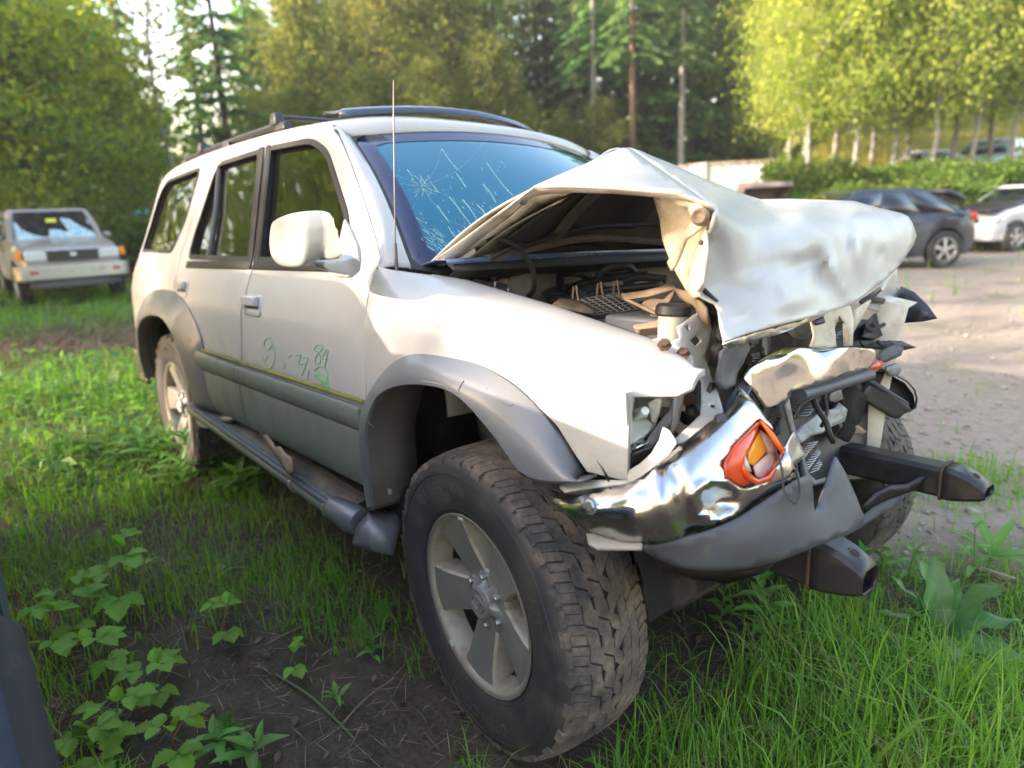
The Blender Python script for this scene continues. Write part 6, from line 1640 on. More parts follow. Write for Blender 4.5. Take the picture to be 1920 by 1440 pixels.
# ---------------------------------------------------------------- foliage
def leaf_mat(name, a, b_, trans=.45, rough=.55, gloss=.25):
    m_ = bpy.data.materials.new(name); m_.use_nodes = True; nt = m_.node_tree; nt.nodes.clear()
    at_ = nt.nodes.new('ShaderNodeAttribute'); at_.attribute_name = 'tint'
    oi = nt.nodes.new('ShaderNodeObjectInfo')
    c = mixcol(nt, at_.outputs['Fac'], a, b_)
    hv = nt.nodes.new('ShaderNodeHueSaturation'); nt.links.new(c, hv.inputs['Color'])
    hv.inputs['Value'].default_value = 1.0
    r_ = nt.nodes.new('ShaderNodeMapRange'); r_.inputs[3].default_value = .82; r_.inputs[4].default_value = 1.2; nt.links.new(oi.outputs['Random'], r_.inputs[0]); nt.links.new(r_.outputs[0], hv.inputs['Value'])
    r2 = nt.nodes.new('ShaderNodeMapRange'); r2.inputs[3].default_value = .485; r2.inputs[4].default_value = .515; nt.links.new(oi.outputs['Random'], r2.inputs[0]); nt.links.new(r2.outputs[0], hv.inputs['Hue'])
    bs = nt.nodes.new('ShaderNodeBsdfPrincipled'); bs.inputs['Roughness'].default_value = rough; bs.inputs['Specular IOR Level'].default_value = gloss
    nt.links.new(hv.outputs[0], bs.inputs['Base Color'])
    tr_ = nt.nodes.new('ShaderNodeBsdfTranslucent')
    h2 = nt.nodes.new('ShaderNodeHueSaturation'); h2.inputs['Value'].default_value = 1.7; h2.inputs['Hue'].default_value = .503; h2.inputs['Saturation'].default_value = 1.1; nt.links.new(hv.outputs[0], h2.inputs['Color']); nt.links.new(h2.outputs[0], tr_.inputs['Color'])
    mx = nt.nodes.new('ShaderNodeMixShader'); mx.inputs[0].default_value = trans
    nt.links.new(bs.outputs[0], mx.inputs[1]); nt.links.new(tr_.outputs[0], mx.inputs[2])
    o = nt.nodes.new('ShaderNodeOutputMaterial'); nt.links.new(mx.outputs[0], o.inputs['Surface'])
    return m_
LM = {
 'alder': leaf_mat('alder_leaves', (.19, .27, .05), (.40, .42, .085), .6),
 'maple': leaf_mat('maple_leaves', (0.085, 0.175, 0.035), (0.38, 0.38, 0.045), .55),  # yellow end stands in for sunlit leaf clumps
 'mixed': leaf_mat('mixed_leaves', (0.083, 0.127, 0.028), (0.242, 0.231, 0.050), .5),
 'fir': leaf_mat('fir_needles', (.065, .145, .055), (.18, .26, .075), .45),
 'hemlock': leaf_mat('hemlock_needles', (.08, .175, .065), (.20, .30, .085), .5),
 'bush': leaf_mat('bush_leaves', (0.036, 0.090, 0.014), (0.132, 0.192, 0.026), .45),
 'grass': leaf_mat('grass_blades', (0.066, 0.18, 0.022), (0.2, 0.33, 0.045), .45, .45, .35),
 'drygrass': leaf_mat('dry_grass', (.20, .16, .07), (.34, .28, .14), .3),
 'cover': leaf_mat('ground_cover', (0.042, 0.125, 0.026), (0.165, 0.26, 0.045), .45),
 'bramble': leaf_mat('bramble_leaves', (0.13, 0.29, 0.034), (0.23, 0.40, 0.055), .45, .5, .3),
 'dock': leaf_mat('dock_leaves', (0.056, 0.160, 0.045), (0.112, 0.240, 0.072), .35, .4, .45),
 'herb': leaf_mat('herb_leaves', (0.068, 0.195, 0.045), (0.165, 0.315, 0.060), .4, .45, .4),
 'horsetail': leaf_mat('horsetail_sprays', (0.045, 0.150, 0.030), (0.120, 0.240, 0.045), .3),
 'dead': leaf_mat('dead_leaves', (0.06, 0.035, 0.02), (0.17, 0.105, 0.065), .15),
}
M['bark'] = pmat('grey_brown_bark', (.13, .10, .075), .95, dirt=(.05, .04, .03), dscale=6, dlo=.4, dhi=.7, bmp=.6, bscale=14, bdist=.02, vec_scale=(1, 1, .25))
M['bark_pale'] = pmat('pale_alder_bark', (.30, .28, .25), .9, dirt=(.12, .11, .09), dscale=5, dlo=.42, dhi=.7, bmp=.3, bscale=20, bdist=.01)
M['bark_red'] = pmat('reddish_bark', (.19, .115, .075), .95, dirt=(.07, .045, .03), dscale=6, dlo=.4, dhi=.7, bmp=.6, bscale=14, bdist=.02, vec_scale=(1, 1, .25))
M['stem'] = pmat('green_stem', (.09, .13, .04), .6)
M['stem_red'] = pmat('reddish_stem', (.16, .07, .04), .6)
M['twig'] = pmat('dry_twig', (.16, .11, .07), .9, dirt=(.28, .22, .16), dscale=20)

def quads(C, A, B, tint, fold=.0):
    """Leaf-sized faces: centres C, half axes A and B."""
    n = len(C)
    V = np.stack([C - A, C - B * .9 + A * .1, C + A, C + B * .9 + A * .1], 1).reshape(-1, 3)
    F = np.arange(4 * n).reshape(n, 4)
    return V, F, np.repeat(tint, 4)
def unit(v): return v / np.maximum(np.linalg.norm(v, axis=-1, keepdims=True), 1e-9)
def leaves_at(P, n, spread, size, g, tint, droop=.2, var=.35):
    """n leaves round each of the points P."""
    m_ = len(P)
    C = np.repeat(P, n, 0) + g.normal(0, 1, (m_ * n, 3)) * spread
    a = unit(g.normal(0, 1, (m_ * n, 3)) + np.array([0, 0, -droop])); r_ = unit(np.cross(a, g.normal(0, 1, (m_ * n, 3))))
    s = size * (1 + g.uniform(-var, var, (m_ * n, 1)))
    t = np.clip(np.repeat(tint, n) + g.normal(0, .16, m_ * n), 0, 1)
    return quads(C, a * s, r_ * s * .62, t)
def join(parts):
    V, F, T, k = [], [], [], 0
    for v, f, t in parts: V.append(v); F.append(f + k); T.append(t); k += len(v)
    return np.concatenate(V), np.concatenate(F), np.concatenate(T)
def branch_mesh(b, p0, p1, r0, r1, g, wig=.06, n=5):
    P = [np.array(p0) + (np.array(p1) - np.array(p0)) * t for t in np.linspace(0, 1, n)]
    L = np.linalg.norm(np.array(p1) - np.array(p0))
    for i in range(1, n - 1): P[i] = P[i] + g.normal(0, wig * L * .5, 3) * np.array([1, 1, .3])
    b.tube([tuple(p) for p in P], [r0, r1], 7, smooth=2)
    return P
def broadleaf(seed, h, cr, base, leaf, mat, bark, nclump=520, nl=9, r0=.13, spread=.22, top=1.0, shape=1.0, lean=(0, 0)):
    """Trunk mesh and crown mesh of one broad-leaved tree."""
    g = np.random.default_rng(seed); b = MB()
    tip = np.array([lean[0] + g.normal(0, .3), lean[1] + g.normal(0, .3), h * .93])
    T = branch_mesh(b, (0, 0, -.2), tip, r0, .015, g, .03, 7)
    ends = []
    nb = int(16 + h)
    for k in range(nb):
        t = base + (1 - base) * ((k + g.uniform(0, 1)) / nb) * .97
        i = min(int(t * 6), 5); p = T[i] + (T[i + 1] - T[i]) * (t * 6 - i)
        a = k * 2.4 + g.uniform(-.4, .4)
        prof = math.sin(min(1, (t - base) / (1 - base) * .85 + .18) * PI) ** .7 * shape
        L = cr * (prof * .9 + .1) * g.uniform(.65, 1.1)
        q = p + np.array([math.cos(a) * L, math.sin(a) * L, L * g.uniform(.25, .75) * top])
        B_ = branch_mesh(b, p, q, r0 * (1 - t) * .45 + .012, .006, g, .10, 5)
        for j in range(2, 5): ends.append((B_[j], .16 + .10 * L))
        for j in range(4):
            s = B_[g.integers(1, 4)]; q2 = s + unit(g.normal(0, 1, 3)) * L * .45 * np.array([1, 1, .6]); ends.append((q2, .16 + .08 * L))
            b.tube([tuple(s), tuple((s + q2) / 2 + g.normal(0, .04, 3)), tuple(q2)], [.010, .004], 5)
    E_ = np.array([e[0] for e in ends]); S_ = np.array([e[1] for e in ends])
    i = g.integers(0, len(E_), nclump)
    P = E_[i] + g.normal(0, 1, (nclump, 3)) * S_[i][:, None] * np.array([1.2, 1.2, .8])
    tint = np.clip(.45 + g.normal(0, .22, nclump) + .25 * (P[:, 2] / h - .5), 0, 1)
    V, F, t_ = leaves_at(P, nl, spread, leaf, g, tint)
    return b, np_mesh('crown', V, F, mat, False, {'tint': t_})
def conifer(seed, h, cr, base, mat, nwh=30, spray=.30, droop=.35, gap=.0, r0=.2):
    g = np.random.default_rng(seed); b = MB()
    b.tube([(0, 0, -.2), (.05, 0, h * .5), (0, .04, h)], [r0, r0 * .55, .02], 9, smooth=3)
    parts = []
    for w in range(nwh):
        t = base + (1 - base) * (w + g.uniform(0, .7)) / nwh
        if t > .985: continue
        z = h * t; L = cr * (1 - t) ** .75 / (1 - base) ** .75 * g.uniform(.7, 1.1) + .15
        nb = g.integers(4, 7)
        for k in range(nb):
            if g.uniform() < gap: continue
            a = g.uniform(0, 2 * PI); L2 = L * g.uniform(.65, 1.1)
            d = np.array([math.cos(a), math.sin(a), 0]); s = np.linspace(.12, 1, 8)
            path = np.array([0, 0, z]) + d * (s * L2)[:, None] + np.array([0, 0, 1.0]) * (.18 * s * L2 - droop * s ** 2 * L2)[:, None]
            b.tube([(0, 0, z), tuple(path[4]), tuple(path[-1])], [.018, .006], 4)
            n = int(9 + L2 * 13); u = g.uniform(.1, 1, n) ** .8
            c = np.stack([np.interp(u, s, path[:, q]) for q in range(3)], 1)
            sd = np.cross(d, [0, 0, 1])
            off = g.normal(0, 1, n) * (.10 + .20 * L2 * (1 - u * .65)) * .55
            c = c + sd * off[:, None] + np.array([0, 0, -1.0]) * (np.abs(off) * .35 + g.uniform(0, .08, n))[:, None]
            ax = unit(d * .8 + sd * np.sign(off)[:, None] * .7 + np.array([0, 0, -droop * 1.1]) + g.normal(0, .25, (n, 3)))
            bx = unit(np.cross(ax, np.array([0, 0, 1.0]) + g.normal(0, .35, (n, 3))))
            sz = spray * g.uniform(.6, 1.2, (n, 1)) * (.55 + .45 * min(1, L2))
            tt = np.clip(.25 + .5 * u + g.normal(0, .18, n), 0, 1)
            parts.append(quads(c, ax * sz * .62, bx * sz * .24, tt))
    V, F, t_ = join(parts)
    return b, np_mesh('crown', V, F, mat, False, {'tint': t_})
TREES = {}
def proto(key, b, crown, bark):
    t = b.build('trunk', bark, None, smooth=60, merge=False, fixn=False); COL.objects.unlink(t); me = t.data; bpy.data.objects.remove(t)
    TREES[key] = (me, crown)
def tree(key, name, label, loc, s=1.0, rz=0.0, group=None, cat='tree', sz=None):
    T = empty(name, loc, rz); T.scale = (s, s, sz or s); tag(T, label, cat, group)
    for n_, me in zip(('trunk', 'crown'), TREES[key]): linkmesh(n_, me, T)
    return T
for k in range(3): proto('alder%d' % k, *broadleaf(10 + k, 11, 2.0, .20, .085, LM['alder'], None, 1200, 9, .085, .27, shape=.9), M['bark_pale'])
for k in range(3): proto('maple%d' % k, *broadleaf(20 + k, 8.6, 2.8, .10, .10, LM['maple'], None, 1000, 11, .16, .27, top=.8), M['bark'])
for k in range(3): proto('mixed%d' % k, *broadleaf(30 + k, 12, 2.5, .10, .10, LM['mixed'], None, 1300, 9, .13, .28), M['bark'])
for k in range(2): proto('fir%d' % k, *conifer(40 + k, 15, 2.6, .06, LM['fir'], 34, .42, .30), M['bark'])
for k in range(2): proto('hemlock%d' % k, *conifer(50 + k, 15, 2.3, .16, LM['hemlock'], 32, .40, .55, .12), M['bark_red'])
proto('thin0', *broadleaf(60, 10, 1.5, .45, .09, LM['mixed'], None, 160, 8, .10, .25), M['bark_pale'])
proto('sun0', *broadleaf(70, 9.5, 2.6, .28, .12, LM['alder'], None, 210, 9, .12, .35), M['bark'])
proto('sun2', *broadleaf(72, 9.5, 2.7, .25, .12, LM['alder'], None, 27, 30, .12, .17), M['bark'])
proto('sun3', *broadleaf(73, 12.5, 2.8, .56, .12, LM['alder'], None, 42, 24, .13, .18), M['bark'])
proto('sun1', *broadleaf(71, 9.5, 2.6, .16, .12, LM['alder'], None, 620, 9, .12, .32), M['bark'])
def bush_mesh(seed, r, hgt, n, leaf, mat):
    g = np.random.default_rng(seed); b = MB()
    P = []
    lob = [(g.uniform(-.6, .6) * r, g.uniform(-.6, .6) * r, g.uniform(.35, .75) * hgt, g.uniform(.35, .6)) for _ in range(7)]
    for k in range(n):
        x, y, z, q = lob[k % 7]; d = unit(g.normal(0, 1, 3)) * g.uniform(.55, 1.05)
        P.append((x + d[0] * r * q, y + d[1] * r * q, max(.05, z + d[2] * hgt * q * .7)))
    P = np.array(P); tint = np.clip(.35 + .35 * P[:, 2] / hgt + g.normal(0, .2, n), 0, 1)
    V, F, t_ = leaves_at(P, 8, .11 * r, leaf, g, tint)
    for k in range(9):
        a = g.uniform(0, 2 * PI); b.tube([(0, 0, -.1), (math.cos(a) * r * .3, math.sin(a) * r * .3, hgt * .5), (math.cos(a) * r * .7, math.sin(a) * r * .7, hgt * .9)], [.02, .006], 5, smooth=3)
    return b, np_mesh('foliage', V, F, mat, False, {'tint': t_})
BUSH = []
for k in range(3):
    b, me = bush_mesh(80 + k, 1.1, 1.25, 420, .075, LM['bush']); t = b.build('stems', M['bark'], None, smooth=0, merge=False, fixn=False); COL.objects.unlink(t); BUSH.append((t.data, me)); bpy.data.objects.remove(t)
def bush(k, label, loc, s, sz=None, group='bushes on the bank'):
    T = empty('bush', loc, random.uniform(0, 6)); T.scale = (s, s, sz or s); tag(T, label, 'bush', group)
    for n_, me in zip(('stems', 'foliage'), BUSH[k % 3]): linkmesh(n_, me, T)
def put(px, d, dz=0.0):
    q = wat(px, 380, d=d); return (q.x, q.y, tz(q.x, q.y) + dz)
ORD = ['leftmost', 'second', 'third', 'fourth', 'fifth', 'sixth', 'seventh', 'eighth', 'ninth', 'tenth', 'eleventh', 'twelfth', 'thirteenth', 'fourteenth', 'fifteenth', 'sixteenth']
def rank(L, i):
    k = sorted(range(len(L)), key=lambda j: L[j][0]).index(i)
    return ORD[k] if k == 0 else ORD[k] + ' from the left'
rt_ = random.Random(11)
U = lambda a, c: rt_.uniform(a, c)
# left: broad maples, sunlit yellow put into part of the leaf tint
LST = ((-150, 19, 1.0), (-30, 21, 1.0), (62, 19, .98), (172, 22, 1.0), (246, 24, .80), (140, 28, 1.15), (300, 27, .72))
for i, (px, d, s) in enumerate(LST):
    tree('maple%d' % (i % 3), 'maple_tree', 'broad leafy tree in the clump behind the beige suv, ' + rank(LST, i), put(px, d), s, U(0, 6), 'leafy trees behind the beige suv')
tree('fir0', 'fir_tree', 'dark broad conifer rising behind the white suv\'s roof rack, sky on both sides', put(440, 26), .92, 1.0)
for i, (px, d, s, lab) in enumerate(((112, 23, .72, 'conifer standing up between the two nearest leafy trees on the left'), (218, 25, .85, 'tall conifer behind the leafy trees, above the beige suv'), (20, 26, .9, 'conifer behind the leafy trees at the left edge'), (270, 30, .92, 'distant conifer left of the sky gap'), (395, 31, .80, 'distant conifer left of the dark broad conifer'), (500, 30, .80, 'conifer right of the dark broad conifer, below a sky gap'))):
    tree('hemlock%d' % (i % 2), 'hemlock_tree', lab, put(px, d), s, U(0, 6), 'conifers on the left')
tree('thin0', 'slender_tree', 'thin pale leaning trunk against the sky, left of the dark conifer', put(335, 24), 1.15, 2.0)
# middle: mixed wood
LST = ((525, 33, .92), (590, 30, .95), (660, 33, 1.05), (730, 30, 1.0), (800, 34, 1.1), (870, 31, 1.02), (940, 34, 1.15), (610, 38, 1.1), (700, 39, 1.25), (780, 40, 1.2), (860, 39, 1.3), (560, 27, .55), (690, 27, .6), (820, 27, .62), (930, 28, .7), (500, 28, .55))
for i, (px, d, s) in enumerate(LST):
    tree('mixed%d' % (i % 3), 'leafy_tree', 'yellow-green tree in the wood behind the white suv\'s roof, ' + rank(LST, i), put(px, d), s, U(0, 6), 'mixed wood behind the roof')
LST = ((575, 41, 1.0), (640, 36, .85), (755, 36, .95), (900, 37, 1.0), (845, 44, 1.2), (700, 46, 1.2), (960, 42, 1.15), (1010, 35, 1.0))
for i, (px, d, s) in enumerate(LST):
    tree('fir%d' % (i % 2), 'fir_tree', 'dark conifer among the yellow-green wood behind the roof, ' + rank(LST, i), put(px, d), s, U(0, 6), 'conifers in the mixed wood')
# dark conifers right of the middle
LST = ((1030, 33, 1.05), (1085, 31, 1.0), (1140, 34, 1.15), (1195, 32, 1.1), (1245, 35, 1.2), (1290, 33, 1.1), (1340, 36, 1.2), (1385, 34, 1.15), (1110, 40, 1.3), (1170, 41, 1.3), (1230, 42, 1.35), (1300, 42, 1.35), (1370, 43, 1.35), (1430, 40, 1.3), (1060, 41, 1.25))
for i, (px, d, s) in enumerate(LST):
    tree(('hemlock%d' if i % 3 else 'fir%d') % (i % 2), 'hemlock_tree', 'tall dark conifer of the stand above the buckled bonnet, ' + rank(LST, i), put(px, d), s, U(0, 6), 'dark conifers above the bonnet')
for i, px in enumerate((1045, 1100, 1160, 1215, 1265, 1325, 1380)):
    tree('fir%d' % (i % 2), 'fir_tree', 'bushy conifer filling the gaps of the dark stand above the bonnet, ' + (ORD[i] + (' from the left' if i else '')), put(px, 37.5), .98, U(0, 6), 'bushy conifers above the bonnet')
for i, (px, d, s, h) in enumerate(((1182, 29, 1.0, 1.0), (1272, 30, 1.0, 1.0), (1112, 30, 1.0, 1.0), (935, 30, 1, 1))):
    q = put(px, d); b = MB(); b.tube([(0, 0, -.2), (.06, .03, 4), (0, .08, 9), (.1, 0, 14)], [.16, .14, .10, .03], 10, smooth=3)
    T = empty('bare_trunk_tree', q); tag(T, ['tall reddish bare trunk between dark conifers, above the bonnet peak', 'pale grey bare trunk just right of the bonnet peak', 'slim grey trunk left of the bonnet peak, in front of the conifers', 'sunlit reddish trunk above the wind deflector'][i], 'tree')
    b.build('trunk', [M['bark_red'], M['bark_pale'], M['bark_pale'], M['bark_red']][i], T, smooth=60)
    cr = linkmesh('crown', TREES['hemlock%d' % (i % 2)][1], T); cr.location = (0, 0, 5.5); cr.scale = (.7, .7, .62)
LST = ((1050, 29, .45), (1130, 29, .5), (990, 28, .5))
for i, (px, d, s) in enumerate(LST):
    tree('mixed%d' % (i % 3), 'young_tree', 'young green tree at the foot of the dark conifers, ' + rank(LST, i), put(px, d), s, U(0, 6), 'young growth below the conifers')
# right: alders on the bank and the slope
al = [(1445, 31, 1.05), (1480, 27, .95), (1500, 24, 1.0), (1515, 21, .9), (1550, 23, 1.0), (1590, 20.5, .88), (1625, 23, 1.0), (1660, 21, .9), (1700, 23, 1.0), (1735, 20.5, .9), (1770, 22, 1.0), (1810, 21, .92), (1850, 23, 1.0), (1895, 21, .95), (1940, 22, 1.0), (1990, 21, 1.0),
      (1410, 34, 1.1), (1500, 31, 1.1), (1580, 33, 1.05), (1660, 34, 1.05), (1750, 35, 1.0), (1840, 36, 1.0), (1930, 36, 1.0), (2040, 30, 1.0), (1460, 36, 1.2)]
for i, (px, d, s) in enumerate(al):
    row = al[:16] if i < 16 else al[16:]
    tree('alder%d' % (i % 3), 'alder_tree', ('slim yellow-green alder in the front row on the right-hand bank, ' if i < 16 else 'yellow-green alder higher on the slope behind the front row, ') + rank(row, i if i < 16 else i - 16), put(px, d), s, U(0, 6), 'alders on the bank')
for i in range(30):
    px = 1440 + (i % 15) * (37 if i < 15 else 27) + U(-12, 12); d = (19.6, 17.6)[i // 15] + U(-.4, .5)
    bush(i, ('leafy green bush on top of the bank behind the dark saloon, ' if i < 15 else 'leafy green bush low on the bank behind the dark saloon, ') + (ORD[i % 15] + (' from the left' if i % 15 else '')), put(px, d, -.15), U(.75, 1.05), U(.55, .9))
for i, (px, d, s) in enumerate(((1478, 24, 1.0), (1462, 20.5, .7), (1500, 19.5, .9))):
    bush(i, ['bush at the foot of the slope right of the container', 'small bush between the container and the slope', 'bush left of the dark saloon at the foot of the bank'][i], put(px, d, -.1), s, s, 'bushes by the container')
for i, (px, d, s) in enumerate(((-60, 17.5, 1.1), (40, 18, 1.2), (130, 19, 1.2), (235, 19, 1.3), (290, 20, 1.4), (380, 21, 1.5), (470, 23, 1.6))):
    bush(i, 'dark bush under the trees behind the beige suv, ' + (ORD[i] + (' from the left' if i else '')), put(px, d, -.1), s, s, 'bushes behind the beige suv')
# trees on the sun's side, behind and left of the camera: they dapple the wreck and show in its windows
SUNT = ((-13.5, -5.2, 1, 1.0), (-17, -6.6, 1, 1.2), (-15, -9, 1, 1.1), (-21, -5.2, 1, 1.3), (-20, -9.5, 1, 1.2), (-25, -8, 1, 1.4), (-19, -15, 1, 1.0), (-13, -21, 2, 1.25), (-9, -20, 2, 1.2), (-15, -27, 2, 1.3), (-5, -23, 2, 1.2), (-1, -25, 2, 1.1), (-7.0, -13.2, 2, .85), (-14, -10.5, 3, 1.0), (-11.5, -13, 3, 1.0), (5, -27, 1, 1.0), (12, -22, 1, 1.0), (-28, -18, 1, 1.2))
for i, (x, y, k, s) in enumerate(SUNT):
    tree('sun%d' % k, 'roadside_tree', 'thin-leaved tree on the near side of the yard, ' + (ORD + ['seventeenth', 'eighteenth', 'nineteenth'])[i].replace('leftmost', 'first') + ' from the far end', (x, y, 0), s, U(0, 6), 'trees on the near side of the yard')
# ---------------------------------------------------------------- grass, ground cover, litter
def px_of(x, y, z):
    """Photo pixel of world points (numpy)."""
    Mi = np.array((CAR @ m).inverted()); 
    q = np.stack([x, y, z, np.ones_like(x)], 1) @ Mi.T
    d = np.maximum(-q[:, 2], .05)
    return 960 + FPX * q[:, 0] / d, 720 - FPX * q[:, 1] / d, -q[:, 2]
def car_local(x, y):
    Ci = np.array(CARI); q = np.stack([x, y, np.zeros_like(x), np.ones_like(x)], 1) @ Ci.T
    return q[:, 0], q[:, 1]
def zone(x, y):
    """Turf cover 0..1 and blade height (m) over the yard."""
    fd, rt = fdrt(x, y)
    nz = np.sin(x * 3.1 + 1.7 * np.sin(y * 2.3)) * np.sin(y * 3.7 + 1.1 * np.sin(x * 1.9 + .6)); nz2 = np.sin(x * 9.1 + y * 4.0) * np.sin(y * 8.3 - x * 3.1)
    lotm = smooth01((rt - (1.15 - .12 * (fd - 2.5))) / .8 + .5) * smooth01((fd - 1.9) / .9)
    cover = .55 + .35 * nz + .2 * nz2
    hgt = .075 + .03 * nz
    # long grass in front of the wreck
    f = np.exp(-((x - .75) / .62) ** 2 - ((y + .12) / .62) ** 2); cover = cover + 1.0 * f; hgt = hgt + .105 * f
    f = np.exp(-((x - 1.1) / .5) ** 2 - ((y - .45) / .5) ** 2); cover = cover + .25 * f; hgt = hgt + .03 * f
    f = np.exp(-((x - .58) / .22) ** 2 - ((y - .52) / .22) ** 2); hgt = hgt * (1 - .65 * f); cover = cover - .3 * f
    # muddy ground left of the near wheel
    f = np.exp(-((x + .62) / .62) ** 2 - ((y + 1.22) / .34) ** 2); cover = cover - 1.05 * f
    f = np.exp(-((x + .1) / .40) ** 2 - ((y + 1.15) / .30) ** 2); cover = cover - .5 * f
    # meadow on the left and behind
    f = smooth01((-x - 1.6) / 1.6); cover = cover + .25 * f; hgt = hgt + .05 * f * (1 - smooth01((-x - 5) / 3))
    f = 1.1 * np.exp(-((x + 7.8) / 1.5) ** 2 - ((y + .4) / 1.1) ** 2) + .6 * np.exp(-((x + 4.0) / .5) ** 2 - ((y + 1.6) / .4) ** 2); cover = cover - .9 * f
    # lit strip of taller weeds
    f = np.exp(-((x + 5.6) / 1.4) ** 2 - ((y + .6) / 1.6) ** 2); cover = cover + .3 * f; hgt = hgt + .08 * f
    cover = np.where(lotm > .35, np.clip(.10 * (nz + nz2 * .6 - .25), 0, 1) * 1.2 + (1 - lotm) * .25, cover)
    f = np.exp(-((x - .20) / .22) ** 2 - ((y - 1.92) / .30) ** 2); cover = cover + .9 * f; hgt = hgt + .06 * f        # tuft beyond the far frame horn
    cx, cy = car_local(x, y)
    under = (np.abs(cy) < .62) & (cx < .25) & (cx > -3.3); cover = np.where(under, cover * .12, cover)
    for wx, wy in ((-.05, -.70), (-2.675, -.69), (-.03, .70), (-2.675, .69)):
        cover = np.where((np.abs(cx - wx) < .30) & (np.abs(cy - wy) < .17), 0, cover)
    # under the slate-blue vehicle
    cover = np.where((y < -1.72) & (x < .3), cover * .1, cover)
    return np.clip(cover, 0, 1.3), np.clip(hgt, .03, .24), lotm
def scatter(n, fd0, fd1, g, power=1.0):
    fd = fd0 + (fd1 - fd0) * g.uniform(0, 1, n) ** power
    rt = (g.uniform(-1, 1, n) * .92 + 0) * (fd * .86 + .35)
    x = EYE_W.x + FH.x * fd + RH.x * rt; y = EYE_W.y + FH.y * fd + RH.y * rt
    return x, y
def blades(x, y, h, w, g, tint, lean=.45):
    n = len(x); z = terrain(x, y) - .004
    a = g.uniform(0, 2 * PI, n); d = np.stack([np.cos(a), np.sin(a), np.zeros(n)], 1); s = np.stack([-np.sin(a + g.normal(0, .4, n)), np.cos(a), np.zeros(n)], 1)
    b0 = np.stack([x, y, z], 1); L = np.abs(g.normal(lean, .28, n))[:, None]; H = h[:, None]; W = w[:, None]
    up = np.array([0, 0, 1.0])
    p1 = b0 + up * H * .45 + d * H * L * .18; p2 = b0 + up * H * (.80 - .12 * L) + d * H * L * .55; p3 = b0 + up * H * (1.0 - .35 * L ** 1.5) + d * H * L * 1.1
    V = np.stack([b0 - s * W, b0 + s * W, p1 + s * W * .9, p1 - s * W * .9, p2 + s * W * .6, p2 - s * W * .6, p3 + s * W * .08, p3 - s * W * .08], 1).reshape(-1, 3)
    k = np.arange(n)[:, None] * 8
    F = np.concatenate([k + [0, 1, 2, 3], k + [3, 2, 4, 5], k + [5, 4, 6, 7]])
    return V, F, np.repeat(tint, 8)
g = np.random.default_rng(101)
def make_grass(name, n, fd0, fd1, power, wid, mat, hs=1.0, kind='stuff', keep=1.0, lean=.45):
    x, y = scatter(n, fd0, fd1, g, power); c, h, lm = zone(x, y)
    k = g.uniform(0, 1, n) < c * keep
    x, y, h, lm = x[k], y[k], h[k], lm[k]
    hh = h * hs * np.clip(g.normal(1, .35, len(x)), .35, 2.1)
    t = np.clip(.42 + g.normal(0, .25, len(x)) + .12 * np.sin(x * 2 + y), 0, 1)
    V, F, T_ = blades(x, y, hh, np.full(len(x), wid) * g.uniform(.6, 1.5, len(x)), g, t, lean)
    o = linkmesh(name, np_mesh(name, V, F, mat, True, {'tint': T_})); tag(o, kind=kind)
    return o
make_grass('grass', 34000, 1.15, 3.4, .9, .0019, LM['grass'])
make_grass('grass', 22000, 3.2, 9.0, 1.0, .0032, LM['grass'])
make_grass('grass', 26000, 8.5, 17.0, 1.0, .007, LM['grass'], 1.5)
make_grass('dry_grass', 9000, 1.15, 4.5, .9, .0014, LM['drygrass'], .9, keep=.55, lean=1.1)
make_grass('broad_grass', 2600, 1.15, 4.2, .9, .0042, LM['grass'], 1.05, keep=.6, lean=.9)
# thatch and bits of straw lying on the soil
n = 5200; x, y = scatter(n, 1.15, 5.0, g, .9); z = terrain(x, y) + .004 + g.uniform(0, .012, n)
a = g.uniform(0, PI, n); L = g.uniform(.015, .07, n)
C = np.stack([x, y, z], 1); A = np.stack([np.cos(a) * L, np.sin(a) * L, g.normal(0, .12, n) * L], 1); B_ = np.stack([-np.sin(a), np.cos(a), np.zeros(n)], 1) * g.uniform(.0006, .0016, n)[:, None]
V, F, T_ = quads(C, A, B_, g.uniform(0, 1, n))
tag(linkmesh('straw_litter', np_mesh('straw_litter', V, F, LM['drygrass'], False, {'tint': T_})), kind='stuff')
# dead leaves
def dead_leaves(n, g):
    x, y = scatter(n, 1.2, 5.5, g, .85); c, h, lm = zone(x, y); k = (g.uniform(0, 1, n) > c * .75) & (lm < .8); x, y = x[k], y[k]; n = len(x)
    z = terrain(x, y) + .008 + g.uniform(0, .012, n); a = g.uniform(0, 2 * PI, n); s = g.uniform(.005, .019, n)
    U_ = np.stack([np.cos(a), np.sin(a), g.normal(0, .45, n)], 1); W_ = np.stack([-np.sin(a), np.cos(a), g.normal(0, .25, n)], 1); N_ = np.array([0, 0, 1.0])
    C = np.stack([x, y, z], 1); s = s[:, None]; cu = g.uniform(.1, .5, (n, 1))
    P = [C - U_ * s, C - U_ * s * .4 - W_ * s * .5 + N_ * s * cu, C + U_ * s * .3 - W_ * s * .55 + N_ * s * cu, C + U_ * s, C + U_ * s * .3 + W_ * s * .55 + N_ * s * cu * .8, C - U_ * s * .4 + W_ * s * .5 + N_ * s * cu, C + N_ * s * .05]
    V = np.stack(P, 1).reshape(-1, 3); k = np.arange(n)[:, None] * 7
    F = np.concatenate([k + [0, 1, 6], k + [1, 2, 6], k + [2, 3, 6], k + [3, 4, 6], k + [4, 5, 6], k + [5, 0, 6]])
    return V, F, np.repeat(g.uniform(0, 1, n), 7)
V, F, T_ = dead_leaves(1900, g)
nb_ = 2600; bx = g.normal(-7.8, 1.1, nb_); by = g.normal(-.4, .8, nb_); ba = g.uniform(0, PI, nb_); bl = g.uniform(.05, .28, nb_)
